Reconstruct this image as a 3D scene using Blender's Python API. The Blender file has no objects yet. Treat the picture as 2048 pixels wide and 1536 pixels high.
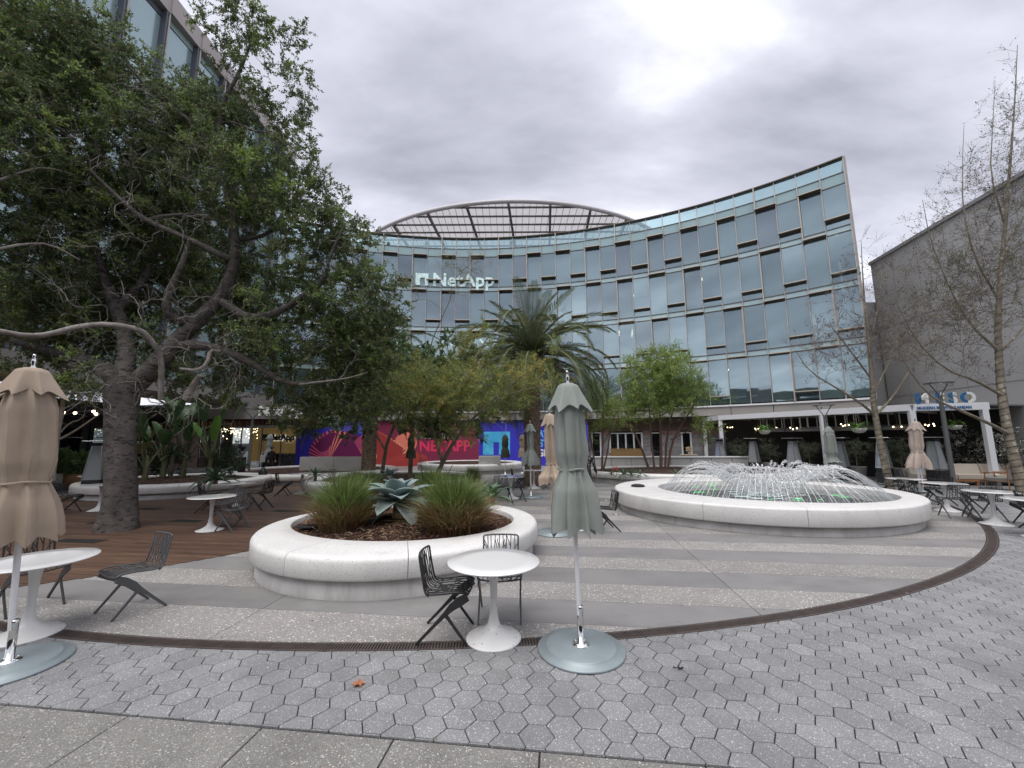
import bpy, bmesh, math, random
import numpy as np
from mathutils import Vector, Matrix
random.seed(7); rng = np.random.default_rng(11)
R_ = math.radians
scene = bpy.context.scene
COL = scene.collection

# ---------------------------------------------------------------- camera
PITCH, FPX, EYE, ROLL = R_(8.0), 800.0, 1.9, R_(-0.27)
def axes():
    up0 = Vector((0, -math.sin(PITCH), math.cos(PITCH))); r0 = Vector((1, 0, 0))
    f = Vector((0, math.cos(PITCH), math.sin(PITCH)))
    return (r0*math.cos(ROLL) + up0*math.sin(ROLL), up0*math.cos(ROLL) - r0*math.sin(ROLL), f)
CR, CU, CF = axes()
cam = bpy.data.cameras.new('camera'); camo = bpy.data.objects.new('camera', cam); COL.objects.link(camo)
cam.sensor_width = 36; cam.lens = FPX/2048*36; cam.clip_start = .05; cam.clip_end = 3000
M = Matrix((CR, CU, -CF)).transposed().to_4x4(); M.translation = Vector((0, 0, EYE)); camo.matrix_world = M
scene.camera = camo
def ray(px, py): return CR*((px-1024)/FPX) + CU*((768-py)/FPX) + CF
def gp(px, py, z=0.0):
    d = ray(px, py); s = (z-EYE)/d.z; return Vector((d.x*s, d.y*s, z))
def at(px, py, Y):
    d = ray(px, py); s = Y/d.y; return Vector((d.x*s, Y, EYE+d.z*s))

# ---------------------------------------------------------------- world and sun
SUN_EL, SUN_AZ = 68.0, 205.0       # degrees; azimuth from +Y towards +X
w = bpy.data.worlds.new('World'); scene.world = w; w.use_nodes = True
nt = w.node_tree; nt.nodes.clear()
def N(t, typ, **kw):
    n = t.nodes.new(typ)
    for k, v in kw.items(): setattr(n, k, v)
    return n
def mth(t, op, a, b=None, c=None, clamp=False):
    n = t.nodes.new('ShaderNodeMath'); n.operation = op; n.use_clamp = clamp
    for i, v in enumerate((a, b, c)):
        if v is None: continue
        if isinstance(v, (int, float)): n.inputs[i].default_value = v
        else: t.links.new(v, n.inputs[i])
    return n.outputs[0]
L = nt.links
out = N(nt, 'ShaderNodeOutputWorld'); bg = N(nt, 'ShaderNodeBackground'); bg2 = N(nt, 'ShaderNodeBackground')
sky = N(nt, 'ShaderNodeTexSky'); sky.sky_type = 'NISHITA'; sky.sun_disc = False
sky.sun_elevation = R_(SUN_EL); sky.sun_rotation = R_(SUN_AZ)
bg.inputs[1].default_value = .07; L.new(sky.outputs[0], bg.inputs[0])
tc = N(nt, 'ShaderNodeTexCoord'); sep = N(nt, 'ShaderNodeSeparateXYZ'); L.new(tc.outputs['Generated'], sep.inputs[0])
zc = mth(nt, 'MAXIMUM', sep.outputs[2], 0.0); den = mth(nt, 'ADD', zc, .22)
cx = mth(nt, 'DIVIDE', sep.outputs[0], den); cy = mth(nt, 'DIVIDE', sep.outputs[1], den)
comb = N(nt, 'ShaderNodeCombineXYZ'); L.new(cx, comb.inputs[0]); L.new(cy, comb.inputs[1])
mp = N(nt, 'ShaderNodeMapping'); L.new(comb.outputs[0], mp.inputs[0]); mp.inputs['Rotation'].default_value = (0, 0, R_(-38)); mp.inputs['Scale'].default_value = (.62, 1.25, 1)
no = N(nt, 'ShaderNodeTexNoise'); no.inputs['Scale'].default_value = 1.55; no.inputs['Detail'].default_value = 7; no.inputs['Roughness'].default_value = .52; no.inputs['Distortion'].default_value = .25
L.new(mp.outputs[0], no.inputs[0])
n2 = N(nt, 'ShaderNodeTexNoise'); n2.inputs['Scale'].default_value = 5.0; n2.inputs['Detail'].default_value = 5; n2.inputs['Roughness'].default_value = .55
L.new(mp.outputs[0], n2.inputs[0])
def blob(px, py, sharp):
    d = ray(px, py).normalized(); v = N(nt, 'ShaderNodeVectorMath', operation='DOT_PRODUCT'); L.new(tc.outputs['Generated'], v.inputs[0]); v.inputs[1].default_value = d
    return mth(nt, 'POWER', mth(nt, 'MAXIMUM', v.outputs['Value'], 0.0), sharp)
t1 = mth(nt, 'MULTIPLY_ADD', n2.outputs[0], .34, mth(nt, 'MULTIPLY_ADD', no.outputs[0], 1.6, -.345))
t1 = mth(nt, 'MULTIPLY_ADD', blob(1350, 90, 70), .08, t1)
t1 = mth(nt, 'MULTIPLY_ADD', blob(1280, 300, 120), .08, t1)
t1 = mth(nt, 'MULTIPLY_ADD', blob(800, 60, 60), -.10, t1)
t1 = mth(nt, 'MULTIPLY_ADD', blob(1640, 190, 30), -.13, t1)
hor = mth(nt, 'POWER', mth(nt, 'SUBTRACT', 1.0, zc, clamp=True), 7.0)
t1 = mth(nt, 'MULTIPLY_ADD', hor, .16, t1)
cr = N(nt, 'ShaderNodeValToRGB'); L.new(t1, cr.inputs[0]); e = cr.color_ramp.elements
e[0].position = .22; e[0].color = (.26, .265, .315, 1); e[1].position = .98; e[1].color = (1.0, 1.01, 1.06, 1)
m_ = e.new(.46); m_.color = (.41, .415, .48, 1); m_ = e.new(.64); m_.color = (.54, .545, .62, 1); m_ = e.new(.80); m_.color = (.74, .75, .83, 1)
L.new(cr.outputs[0], bg2.inputs[0]); bg2.inputs[1].default_value = .83
mx = N(nt, 'ShaderNodeMixShader'); mx.inputs[0].default_value = .93; L.new(bg.outputs[0], mx.inputs[1]); L.new(bg2.outputs[0], mx.inputs[2]); L.new(mx.outputs[0], out.inputs[0])
sd = bpy.data.lights.new('sun', 'SUN'); sd.energy = 1.5; sd.angle = R_(50); sd.color = (1, .97, .93)
so = bpy.data.objects.new('sun', sd); COL.objects.link(so)
dirv = Vector((math.sin(R_(SUN_AZ))*math.cos(R_(SUN_EL)), math.cos(R_(SUN_AZ))*math.cos(R_(SUN_EL)), math.sin(R_(SUN_EL))))
so.rotation_euler = dirv.to_track_quat('Z', 'Y').to_euler()
vs = scene.view_settings; vs.view_transform = 'Standard'; vs.look = 'None'; vs.exposure = 0.93; vs.gamma = 1; vs.use_curve_mapping = False
scene.render.engine = 'CYCLES'
try:
    scene.cycles.max_bounces = 6; scene.cycles.transparent_max_bounces = 12; scene.cycles.caustics_reflective = False; scene.cycles.caustics_refractive = False
except Exception: pass

# ---------------------------------------------------------------- materials
def mat(name, col, rough=.6, metal=0.0, spec=.5, var=None, vscale=4.0, bump=0.0, bscale=60.0, emit=None, estr=0, island=0.0, spots=None, coat=0, sss=0, detail=4, stretch=None, cracks=None):
    """col: base; var: second colour mixed by noise; spots: list of (scale, threshold, colour) aggregate flecks; island: per-object brightness variation"""
    m = bpy.data.materials.new(name); m.use_nodes = True; t = m.node_tree; p = t.nodes['Principled BSDF']; l = t.links
    p.inputs['Roughness'].default_value = rough; p.inputs['Metallic'].default_value = metal
    p.inputs['Specular IOR Level'].default_value = spec; p.inputs['Base Color'].default_value = (*col, 1)
    if coat: p.inputs['Coat Weight'].default_value = coat; p.inputs['Coat Roughness'].default_value = .08
    cur = None; tcn = N(t, 'ShaderNodeTexCoord'); geo = N(t, 'ShaderNodeNewGeometry')
    vec = geo.outputs['Position']
    if stretch:
        mpn = N(t, 'ShaderNodeMapping'); l.new(tcn.outputs['Object'], mpn.inputs[0]); mpn.inputs['Scale'].default_value = stretch; vec = mpn.outputs[0]
    def mixc(f, a, b):
        n = N(t, 'ShaderNodeMix'); n.data_type = 'RGBA'; l.new(f, n.inputs[0])
        for k, v in ((6, a), (7, b)):
            if isinstance(v, tuple): n.inputs[k].default_value = (*v, 1)
            else: l.new(v, n.inputs[k])
        return n.outputs[2]
    if var:
        nz = N(t, 'ShaderNodeTexNoise'); nz.inputs['Scale'].default_value = vscale; nz.inputs['Detail'].default_value = detail; l.new(vec, nz.inputs[0])
        r = N(t, 'ShaderNodeMapRange'); l.new(nz.outputs[0], r.inputs[0]); r.inputs[1].default_value = .35; r.inputs[2].default_value = .65
        cur = mixc(r.outputs[0], col, var)
    for sc, th, sc_col in (spots or []):
        vo = N(t, 'ShaderNodeTexVoronoi'); vo.inputs['Scale'].default_value = sc; l.new(vec, vo.inputs[0])
        sx = N(t, 'ShaderNodeSeparateColor'); l.new(vo.outputs['Color'], sx.inputs[0])
        a = mth(t, 'LESS_THAN', sx.outputs[0], th); b = mth(t, 'LESS_THAN', vo.outputs['Distance'], .42); f = mth(t, 'MULTIPLY', a, b)
        cur = mixc(f, cur if cur is not None else col, sc_col)
    if cracks:
        csc, lo, hi, ccol = cracks[:4]; mc = N(t, 'ShaderNodeMapping'); l.new(geo.outputs['Position'] if len(cracks) > 4 else tcn.outputs['Object'], mc.inputs[0]); mc.inputs['Scale'].default_value = csc
        cn = N(t, 'ShaderNodeTexNoise'); cn.inputs['Scale'].default_value = 1; cn.inputs['Detail'].default_value = 6; cn.inputs['Roughness'].default_value = .65; l.new(mc.outputs[0], cn.inputs[0])
        r2 = N(t, 'ShaderNodeMapRange'); l.new(cn.outputs[0], r2.inputs[0]); r2.inputs[1].default_value = lo; r2.inputs[2].default_value = hi
        cur = mixc(r2.outputs[0], cur if cur is not None else col, ccol)
    if island:
        oi = N(t, 'ShaderNodeObjectInfo'); atn = N(t, 'ShaderNodeAttribute'); atn.attribute_name = 'tint'
        f = mth(t, 'FRACT', mth(t, 'ADD', oi.outputs['Random'], atn.outputs['Fac']))
        g = mth(t, 'MULTIPLY_ADD', f, 2*island, 1-island)
        n = N(t, 'ShaderNodeVectorMath', operation='SCALE'); l.new(g, n.inputs['Scale'])
        if cur is not None: l.new(cur, n.inputs[0])
        else: n.inputs[0].default_value = col
        cur = n.outputs[0]
    if cur is not None: l.new(cur, p.inputs['Base Color'])
    if bump:
        nb = N(t, 'ShaderNodeTexNoise'); nb.inputs['Scale'].default_value = bscale; nb.inputs['Detail'].default_value = 5; l.new(vec, nb.inputs[0])
        bn = N(t, 'ShaderNodeBump'); bn.inputs['Strength'].default_value = bump; bn.inputs['Distance'].default_value = .01; l.new(nb.outputs[0], bn.inputs['Height']); l.new(bn.outputs[0], p.inputs['Normal'])
    if emit: p.inputs['Emission Color'].default_value = (*emit, 1); p.inputs['Emission Strength'].default_value = estr
    if sss:
        tr = N(t, 'ShaderNodeBsdfTranslucent'); ms = N(t, 'ShaderNodeMixShader'); ms.inputs[0].default_value = sss
        if cur is not None: l.new(cur, tr.inputs[0])
        else: tr.inputs[0].default_value = (*col, 1)
        o = t.nodes['Material Output']; l.new(p.outputs[0], ms.inputs[1]); l.new(tr.outputs[0], ms.inputs[2]); l.new(ms.outputs[0], o.inputs[0])
    return m
def glassmat(name, refl, tint, trans, diffc, rough=.02, island=.0):
    m = bpy.data.materials.new(name); m.use_nodes = True; t = m.node_tree; l = t.links; t.nodes.remove(t.nodes['Principled BSDF']); o = t.nodes['Material Output']
    d = N(t, 'ShaderNodeBsdfDiffuse'); d.inputs[0].default_value = (*diffc, 1); tr = N(t, 'ShaderNodeBsdfTransparent'); tr.inputs[0].default_value = (*tint, 1)
    if island:
        oi = N(t, 'ShaderNodeObjectInfo'); sc = N(t, 'ShaderNodeVectorMath', operation='SCALE'); sc.inputs[0].default_value = diffc
        l.new(mth(t, 'MULTIPLY_ADD', oi.outputs['Random'], 2*island, 1-island), sc.inputs['Scale']); l.new(sc.outputs[0], d.inputs[0])
    g = N(t, 'ShaderNodeBsdfGlossy'); g.inputs['Roughness'].default_value = rough; g.inputs[0].default_value = (.76, .93, 1.0, 1)
    a = N(t, 'ShaderNodeMixShader'); a.inputs[0].default_value = trans; l.new(d.outputs[0], a.inputs[1]); l.new(tr.outputs[0], a.inputs[2])
    fr = N(t, 'ShaderNodeFresnel'); fr.inputs[0].default_value = 1.55
    f = mth(t, 'MULTIPLY_ADD', fr.outputs[0], 1.0, refl, clamp=True)
    b = N(t, 'ShaderNodeMixShader'); l.new(f, b.inputs[0]); l.new(a.outputs[0], b.inputs[1]); l.new(g.outputs[0], b.inputs[2]); l.new(b.outputs[0], o.inputs[0])
    return m

# ---------------------------------------------------------------- object helpers
def obj(name, me, m=None, parent=None, loc=None, rot=None):
    o = bpy.data.objects.new(name, me); COL.objects.link(o)
    if m is not None and me is not None:
        for x in (m if isinstance(m, (list, tuple)) else [m]): me.materials.append(x)
    if parent: o.parent = parent
    if loc is not None: o.location = loc
    if rot is not None: o.rotation_euler = (0, 0, rot) if isinstance(rot, (int, float)) else rot
    return o
def tag(o, label=None, cat=None, group=None, kind=None):
    if label: o['label'] = label
    if cat: o['category'] = cat
    if group: o['group'] = group
    if kind: o['kind'] = kind
    return o
def empty(name, loc, rot=0, label=None, cat=None, group=None):
    o = bpy.data.objects.new(name, None); COL.objects.link(o); o.location = loc; o.rotation_euler = (0, 0, rot); o.empty_display_size = .2
    return tag(o, label, cat, group)
KIDS = {}
def kids(o): return [c for c in bpy.data.objects if c.parent == o]
def copy_tree(o, loc=None, rot=None, label=None, parent=None, group=None, fam=None):
    """copy a thing with its parts; fam is a cached list of its direct parts"""
    c = o.copy(); COL.objects.link(c)
    if parent is not None: c.parent = parent
    if loc is not None: c.location = loc
    if rot is not None: c.rotation_euler = (0, 0, rot) if isinstance(rot, (int, float)) else rot
    if label: c['label'] = label
    if group: c['group'] = group
    for ch in (fam if fam is not None else kids(o)): copy_tree(ch, parent=c)
    return c
class MB:
    def __init__(s): s.v = []; s.f = []; s.mi = []; s.smooth = []
    def add(s, vs, fs, mi=0, sm=False):
        b = len(s.v); s.v.extend([tuple(p) for p in vs])
        for f in fs: s.f.append(tuple(b+i for i in f)); s.mi.append(mi); s.smooth.append(sm)
    def box(s, c, d, rz=0, mi=0, rx=0, ry=0):
        hx, hy, hz = d[0]/2, d[1]/2, d[2]/2
        P = [Vector((x, y, z)) for x in (-hx, hx) for y in (-hy, hy) for z in (-hz, hz)]
        if rx or ry or rz:
            Rm = Matrix.Rotation(rz, 3, 'Z') @ Matrix.Rotation(ry, 3, 'Y') @ Matrix.Rotation(rx, 3, 'X'); P = [Rm @ p for p in P]
        c = Vector(c); s.add([p+c for p in P], [(0, 1, 3, 2), (4, 6, 7, 5), (0, 4, 5, 1), (2, 3, 7, 6), (0, 2, 6, 4), (1, 5, 7, 3)], mi)
        return s
    def tube(s, pts, rad, n=8, mi=0, cap=True, sm=True, flat=None):
        pts = [Vector(p) for p in pts]; k = len(pts)
        if isinstance(rad, (int, float)): rad = [rad]*k
        up = None; rings = []
        for i, p in enumerate(pts):
            t = (pts[min(i+1, k-1)]-pts[max(i-1, 0)]);
            if t.length < 1e-9: t = Vector((0, 0, 1))
            t.normalize()
            if up is None: up = Vector((0, 0, 1)) if abs(t.z) < .9 else Vector((1, 0, 0))
            a = t.cross(up)
            if a.length < 1e-6: a = t.cross(Vector((1, 0, 0)))
            a.normalize(); b = a.cross(t).normalized(); up = b
            fa, fb = flat if flat else (1, 1)
            rings.append([p + a*(math.cos(2*math.pi*j/n+math.pi/n)*rad[i]*fa) + b*(math.sin(2*math.pi*j/n+math.pi/n)*rad[i]*fb) for j in range(n)])
        vs = [q for r in rings for q in r]; fs = []
        for i in range(k-1):
            for j in range(n): fs.append((i*n+j, i*n+(j+1) % n, (i+1)*n+(j+1) % n, (i+1)*n+j))
        s.add(vs, fs, mi, sm)
        if cap: s.add(rings[0], [tuple(range(n))[::-1]], mi); s.add(rings[-1], [tuple(range(n))], mi)
        return s
    def lathe(s, prof, n=32, c=(0, 0, 0), mi=0, sm=True):
        vs = []; fs = []; c = Vector(c)
        for r, z in prof:
            for j in range(n): a = 2*math.pi*j/n; vs.append(c+Vector((r*math.cos(a), r*math.sin(a), z)))
        for i in range(len(prof)-1):
            for j in range(n): fs.append((i*n+j, i*n+(j+1) % n, (i+1)*n+(j+1) % n, (i+1)*n+j))
        s.add(vs, fs, mi, sm); return s
    def prism(s, poly, z0, z1, mi=0, bevel=0):
        k = len(poly); b = [(x, y, z0) for x, y in poly]
        if bevel:
            cx = sum(p[0] for p in poly)/k; cy = sum(p[1] for p in poly)/k
            def sh(x, y):
                d = math.hypot(x-cx, y-cy) or 1; q = max(0, (d-bevel))/d; return cx+(x-cx)*q, cy+(y-cy)*q
            m = [(x, y, z1-bevel) for x, y in poly]; t = [(*sh(x, y), z1) for x, y in poly]
            s.add(b+m+t, [(i, (i+1) % k, k+(i+1) % k, k+i) for i in range(k)]+[(k+i, k+(i+1) % k, 2*k+(i+1) % k, 2*k+i) for i in range(k)]+[tuple(range(2*k, 3*k))], mi)
        else:
            t = [(x, y, z1) for x, y in poly]
            s.add(b+t, [(i, (i+1) % k, k+(i+1) % k, k+i) for i in range(k)]+[tuple(range(k, 2*k))]+[tuple(range(k))[::-1]], mi)
        return s
    def mesh(s, name='mesh'):
        me = bpy.data.meshes.new(name); me.from_pydata(s.v, [], s.f)
        me.polygons.foreach_set('material_index', s.mi); me.polygons.foreach_set('use_smooth', s.smooth); me.update(); return me
    def build(s, name, m, parent=None, loc=None, rot=None, fix=False):
        me = s.mesh(name)
        if fix:
            bm = bmesh.new(); bm.from_mesh(me); bmesh.ops.remove_doubles(bm, verts=bm.verts, dist=1e-5); bmesh.ops.recalc_face_normals(bm, faces=bm.faces); bm.to_mesh(me); bm.free()
        return obj(name, me, m, parent, loc, rot)
def polys(name, V, nper, mats, mi=None, parent=None, smooth=False, loc=None):
    """fast mesh of independent n-gons. V: (N, nper, 3)"""
    V = np.asarray(V, dtype=np.float32); n = len(V); me = bpy.data.meshes.new(name)
    me.vertices.add(n*nper); me.vertices.foreach_set('co', V.reshape(-1)); me.loops.add(n*nper); me.loops.foreach_set('vertex_index', np.arange(n*nper, dtype=np.int32))
    me.polygons.add(n); me.polygons.foreach_set('loop_start', np.arange(n, dtype=np.int32)*nper); me.polygons.foreach_set('loop_total', np.full(n, nper, dtype=np.int32))
    for m in mats: me.materials.append(m)
    if mi is not None: me.polygons.foreach_set('material_index', np.asarray(mi, dtype=np.int32))
    if smooth: me.polygons.foreach_set('use_smooth', np.ones(n, dtype=bool))
    me.update(); return obj(name, me, None, parent, loc)
def grid_mesh(P, closed_u=False):
    """P: (a,b,3) -> verts, quads"""
    a, b = P.shape[:2]; vs = P.reshape(-1, 3); fs = []
    for i in range(a-1):
        for j in range(b if closed_u else b-1): fs.append((i*b+j, i*b+(j+1) % b, (i+1)*b+(j+1) % b, (i+1)*b+j))
    return vs, fs
def text_mesh(s, size, extrude=.0, offset=0.0, align='LEFT'):
    c = bpy.data.curves.new('text', 'FONT'); c.body = s; c.size = size; c.extrude = extrude; c.offset = offset; c.align_x = align; c.resolution_u = 3
    o = bpy.data.objects.new('text', c); COL.objects.link(o); dg = bpy.context.evaluated_depsgraph_get(); dg.update()
    me = bpy.data.meshes.new_from_object(o.evaluated_get(dg)); bpy.data.objects.remove(o); return me
def clip_half(poly, nx, ny, d):
    """keep the side nx*x+ny*y >= d"""
    o = []
    for i in range(len(poly)):
        a, b = poly[i], poly[(i+1) % len(poly)]; fa = nx*a[0]+ny*a[1]-d; fb = nx*b[0]+ny*b[1]-d
        if fa >= 0: o.append(a)
        if (fa >= 0) != (fb >= 0): t = fa/(fa-fb); o.append((a[0]+(b[0]-a[0])*t, a[1]+(b[1]-a[1])*t))
    return o
# plaza frame, turned a little from the view
TH = R_(-6.875); E1 = (math.cos(TH), math.sin(TH)); E2 = (-math.sin(TH), math.cos(TH))
def uv2(u, v): return (u*E1[0]+v*E2[0], u*E1[1]+v*E2[1])
def xy2(x, y): return (x*E1[0]+y*E1[1], x*E2[0]+y*E2[1])

def clip_disc(poly, c, R, n=240):
    for i in range(n):
        a = 2*math.pi*i/n; nx, ny = math.cos(a), math.sin(a); d = nx*c[0]+ny*c[1]+R
        if all(nx*p[0]+ny*p[1] <= d for p in poly): continue
        poly = clip_half(poly, -nx, -ny, -d)
        if len(poly) < 3: return None
    return poly
# ================================================================ GROUND
m_base = mat('joint_earth', (.018, .017, .016), .95)
m_ground = mat('grey_paving', (.20, .20, .205), .75, var=(.15, .147, .15), vscale=.8, bump=.25, bscale=40)
m_hex = mat('hex_concrete', (.245, .246, .25), .7, var=(.20, .202, .206), vscale=2.2, island=.11, spots=[(170, .22, (.50, .50, .51)), (210, .2, (.13, .13, .14)), (95, .05, (.56, .56, .56))], bump=.25, bscale=120, cracks=((.9, .9, .9), .50, .80, (.15, .15, .155), 1))
m_agg = mat('exposed_aggregate_concrete', (.225, .222, .21), .75, var=(.175, .172, .163), vscale=3, spots=[(110, .35, (.36, .345, .32)), (150, .3, (.085, .08, .076)), (75, .12, (.50, .48, .45)), (90, .06, (.27, .20, .15))], bump=.4, bscale=150, island=.06, cracks=((.8, .8, .8), .52, .85, (.13, .125, .115), 1))
m_exp = mat('pale_exposed_band', (.28, .268, .256), .8, var=(.232, .222, .213), vscale=1.6, spots=[(75, .3, (.50, .475, .45)), (100, .3, (.19, .178, .168)), (50, .10, (.66, .63, .6))], bump=.5, bscale=110, island=.07, cracks=((.7, 1.6, .7), .52, .85, (.19, .18, .17), 1))
m_smooth = mat('smooth_band_concrete', (.245, .238, .234), .55, var=(.20, .195, .193), vscale=1.3, bump=.12, bscale=50, island=.08, detail=7, cracks=((.7, 1.3, .7), .50, .80, (.14, .135, .13), 1))
m_iron = mat('rusty_iron', (.105, .082, .075), .6, metal=.2, var=(.07, .055, .05), vscale=9, bump=.2, bscale=150)
m_dark = mat('drain_black', (.008, .007, .007), .9)
m_plank = mat('weathered_hardwood', (.135, .075, .048), .48, var=(.07, .042, .03), vscale=2.0, island=.28, bump=.2, bscale=30, stretch=(.6, 9, 1))
m_vent = mat('deck_grate_metal', (.03, .028, .027), .6)
GZ = -.012
gr = MB().add([(-400, -400, GZ-.03), (400, -400, GZ-.03), (400, 400, GZ-.03), (-400, 400, GZ-.03)], [(0, 1, 2, 3)])
GZ = .018
g = MB(); g.add([(-400, -400, GZ-.03), (400, -400, GZ-.03), (400, 400, GZ-.03), (-400, 400, GZ-.03)], [(0, 1, 2, 3)]); tag(g.build('ground', m_base), kind='structure')
DC = (-1.49, 20.39); RI, RO = 16.28, 16.43
# far paving beyond the hexagons
g = MB()
for a_u, b_u, a_v, b_v in ((-60, 60, 16.9, 80), (-60, -3, 6.62, 16.895), (19.4, 60, 2.77, 16.895)): g.add([(*uv2(a_u, a_v), -.006), (*uv2(b_u, a_v), -.006), (*uv2(b_u, b_v), -.006), (*uv2(a_u, b_v), -.006)], [(0, 1, 2, 3)])
tag(g.build('terrace', m_ground), kind='structure')
# --- foreground slabs of exposed aggregate
pav = empty('pavement', (0, 0, 0)); tag(pav, kind='structure')
cuts = [-16, -13.4, -11, -8.4, -6.2, -4.05, -3.05, -2.03, -1.11, -.17, .8, 1.95, 3.1, 5.2, 7.5, 10, 13, 16]
cuts = [-16+1.02*i for i in range(12)]; cuts = [c for c in cuts if c < -4.4]+[-4.06, -3.05, -2.03, -1.11, -.17, .80, 1.8, 2.8, 3.8, 4.9, 6, 7, 8, 9, 10, 11, 12, 13, 14, 15, 16]
for r, (v0, v1) in enumerate([(1.05, 2.752), (-.7, 1.04), (-2.4, -.71), (-5, -2.41)]):
    for a, b in zip(cuts, cuts[1:]):
        if r > 1 and (a < -8 or a > 8): continue
        u0, u1 = a+.005, b-.005
        MB().prism([uv2(u0, v0+.004), uv2(u1, v0+.004), uv2(u1, v1), uv2(u0, v1)], -.03, random.uniform(-.001, .001), bevel=.006).build('slab', m_agg, pav)
# --- hexagon pavers
hexp = empty('hexagon_paving', (0, 0, 0)); tag(hexp, kind='structure')
A = .1195; RH = A*math.sqrt(3)
V0 = 2.765; hexes = []
for i in range(-56, 110):
    uc = i*1.5*A - .02
    for j in range(-1, 80):
        vc = V0 + (j + (.5 if i % 2 else 0))*RH + .02
        x, y = uv2(uc, vc); dd = math.hypot(x-DC[0], y-DC[1])
        if dd < RO-.13: continue
        if vc > 18.5 or (uc > 12 and vc > 17): continue
        if y < .2 or abs(x) > 1.5*y+1.2: continue
        if x < -3 and vc > 6.5: continue
        pl = [(uc+(A-.0040)*math.cos(k*math.pi/3), vc+(A-.0040)*math.sin(k*math.pi/3)) for k in range(6)]
        pl = clip_half(pl, 0, 1, V0+.004)
        pl = [uv2(*p) for p in pl]
        if dd < RO+.15:
            nx, ny = (x-DC[0])/dd, (y-DC[1])/dd; pl = clip_half(pl, nx, ny, nx*DC[0]+ny*DC[1]+RO+.008)
        if len(pl) < 3: continue
        hexes.append((math.hypot(x, y), pl))
hexes.sort(key=lambda h: h[0]); big = MB(); tints = []
for k, (d, pl) in enumerate(hexes):
    cx0 = sum(p[0] for p in pl)/len(pl); cy0 = sum(p[1] for p in pl)/len(pl)
    z1 = random.uniform(-.0012, .0012)
    if k < 300:
        MB().prism([(p[0]-cx0, p[1]-cy0) for p in pl], -.03, 0, bevel=.003).build('paver', m_hex, hexp, loc=(cx0, cy0, z1), rot=(random.uniform(-.006, .006), random.uniform(-.006, .006), 0))
    else:
        f0 = len(big.f); big.prism(pl, -.02, z1, bevel=.003 if d < 9 else 0); tints += [random.random()]*(len(big.f)-f0)
bo = big.build('paver', m_hex, hexp); bo['kind'] = 'stuff'
a_ = bo.data.attributes.new('tint', 'FLOAT', 'FACE'); a_.data.foreach_set('value', tints)
# --- banded concrete inside the ring
DK = (-9.8, 11.3, 6.55)
band = empty('banded_paving', (0, 0, 0)); tag(band, kind='structure')
def circ_clip(u0, u1, v0, v1, R, nseg=40):
    """rectangle strip in plaza frame clipped to the disc about DC -> polygon"""
    cu, cv = xy2(*DC); pl = []
    def lim(v): h = R*R-(v-cv)**2; return math.sqrt(h) if h > 0 else None
    vs_ = np.linspace(v0, v1, 7); left = []; right = []
    for v in vs_:
        h = lim(v)
        if h is None: continue
        a = max(u0, cu-h); b = min(u1, cu+h)
        if a < b: left.append((a, v)); right.append((b, v))
    if len(left) < 2: return None
    return [uv2(*p) for p in (left[::-1][::-1])] and [uv2(*p) for p in right+left[::-1]]
v = 4.52-.62*2; k = 0
while v < 33:
    v0, v1 = v, v+.62
    if k == 0: v0, v1, v, k = 3.3, 4.52, 3.9, 1
    js = [-17, -12.6, -7.9, -3.44, 2.12, 7.7, 12.2, 17] if not (v < 4.5) else [-17, -12.6, -7.9, -3.44, 1.19, 5.6, 12.2, 17]
    for a, b in zip(js, js[1:]):
        pl = clip_disc([uv2(a+.004, v0+.004), uv2(b-.004, v0+.004), uv2(b-.004, v1-.002), uv2(a+.004, v1-.002)], DC, RI-.008) if v > 3.2 else None
        if not pl: continue
        # fully under the deck?
        if all((p[0]-DK[0])**2+(p[1]-DK[1])**2 < (DK[2]-.1)**2 for p in pl): continue
        MB().prism(pl, -.03, 0).build('band_slab', m_exp if k % 2 else m_smooth, band)
    v += .62; k += 1
# --- timber deck
deck = empty('timber_deck', (0, 0, 0)); tag(deck, kind='structure')
du, dv = xy2(DK[0], DK[1]); v = dv-DK[2]+.05; pw = .135; np_ = 0; far = MB()
while v < dv+DK[2]-.1:
    h = math.sqrt(max(0, DK[2]**2-(v+pw/2-dv)**2)); a, b = du-h, du+h
    u = a
    while u < b-.02:
        u2 = min(b, u+random.uniform(2.4, 4.2))
        if b-u2 < .6: u2 = b
        x_, y_ = uv2((u+u2)/2, v+pw/2)
        if abs(x_) < 1.45*y_+3:
            tgt = far if np_ >= 290 else MB()
            def ee(vv, s): 
                q = math.sqrt(max(0, DK[2]**2-(vv-dv)**2)); return du+s*q
            P = [(max(u, ee(v, -1)) if u == a else u+.002, v), (min(u2, ee(v, 1)) if u2 == b else u2-.002, v), (min(u2, ee(v+pw, 1)) if u2 == b else u2-.002, v+pw-.006), (max(u, ee(v+pw, -1)) if u == a else u+.002, v+pw-.006)]
            if P[1][0]-P[0][0] > .03 and P[2][0]-P[3][0] > .03:
                z = .012+random.uniform(-.0012, .0012)
                if tgt is far: far.prism([uv2(*p) for p in P], 0.001, z)
                else:
                    cu_, cv_ = P[0]; o = MB().prism([(p[0]-cu_, p[1]-cv_) for p in P], 0.001, z, bevel=.003).build('plank', m_plank, deck, loc=(*uv2(cu_, cv_), 0), rot=TH); np_ += 1
        u = u2
    v += pw
if far.v: far.build('plank', m_plank, deck)['kind'] = 'stuff'
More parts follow.
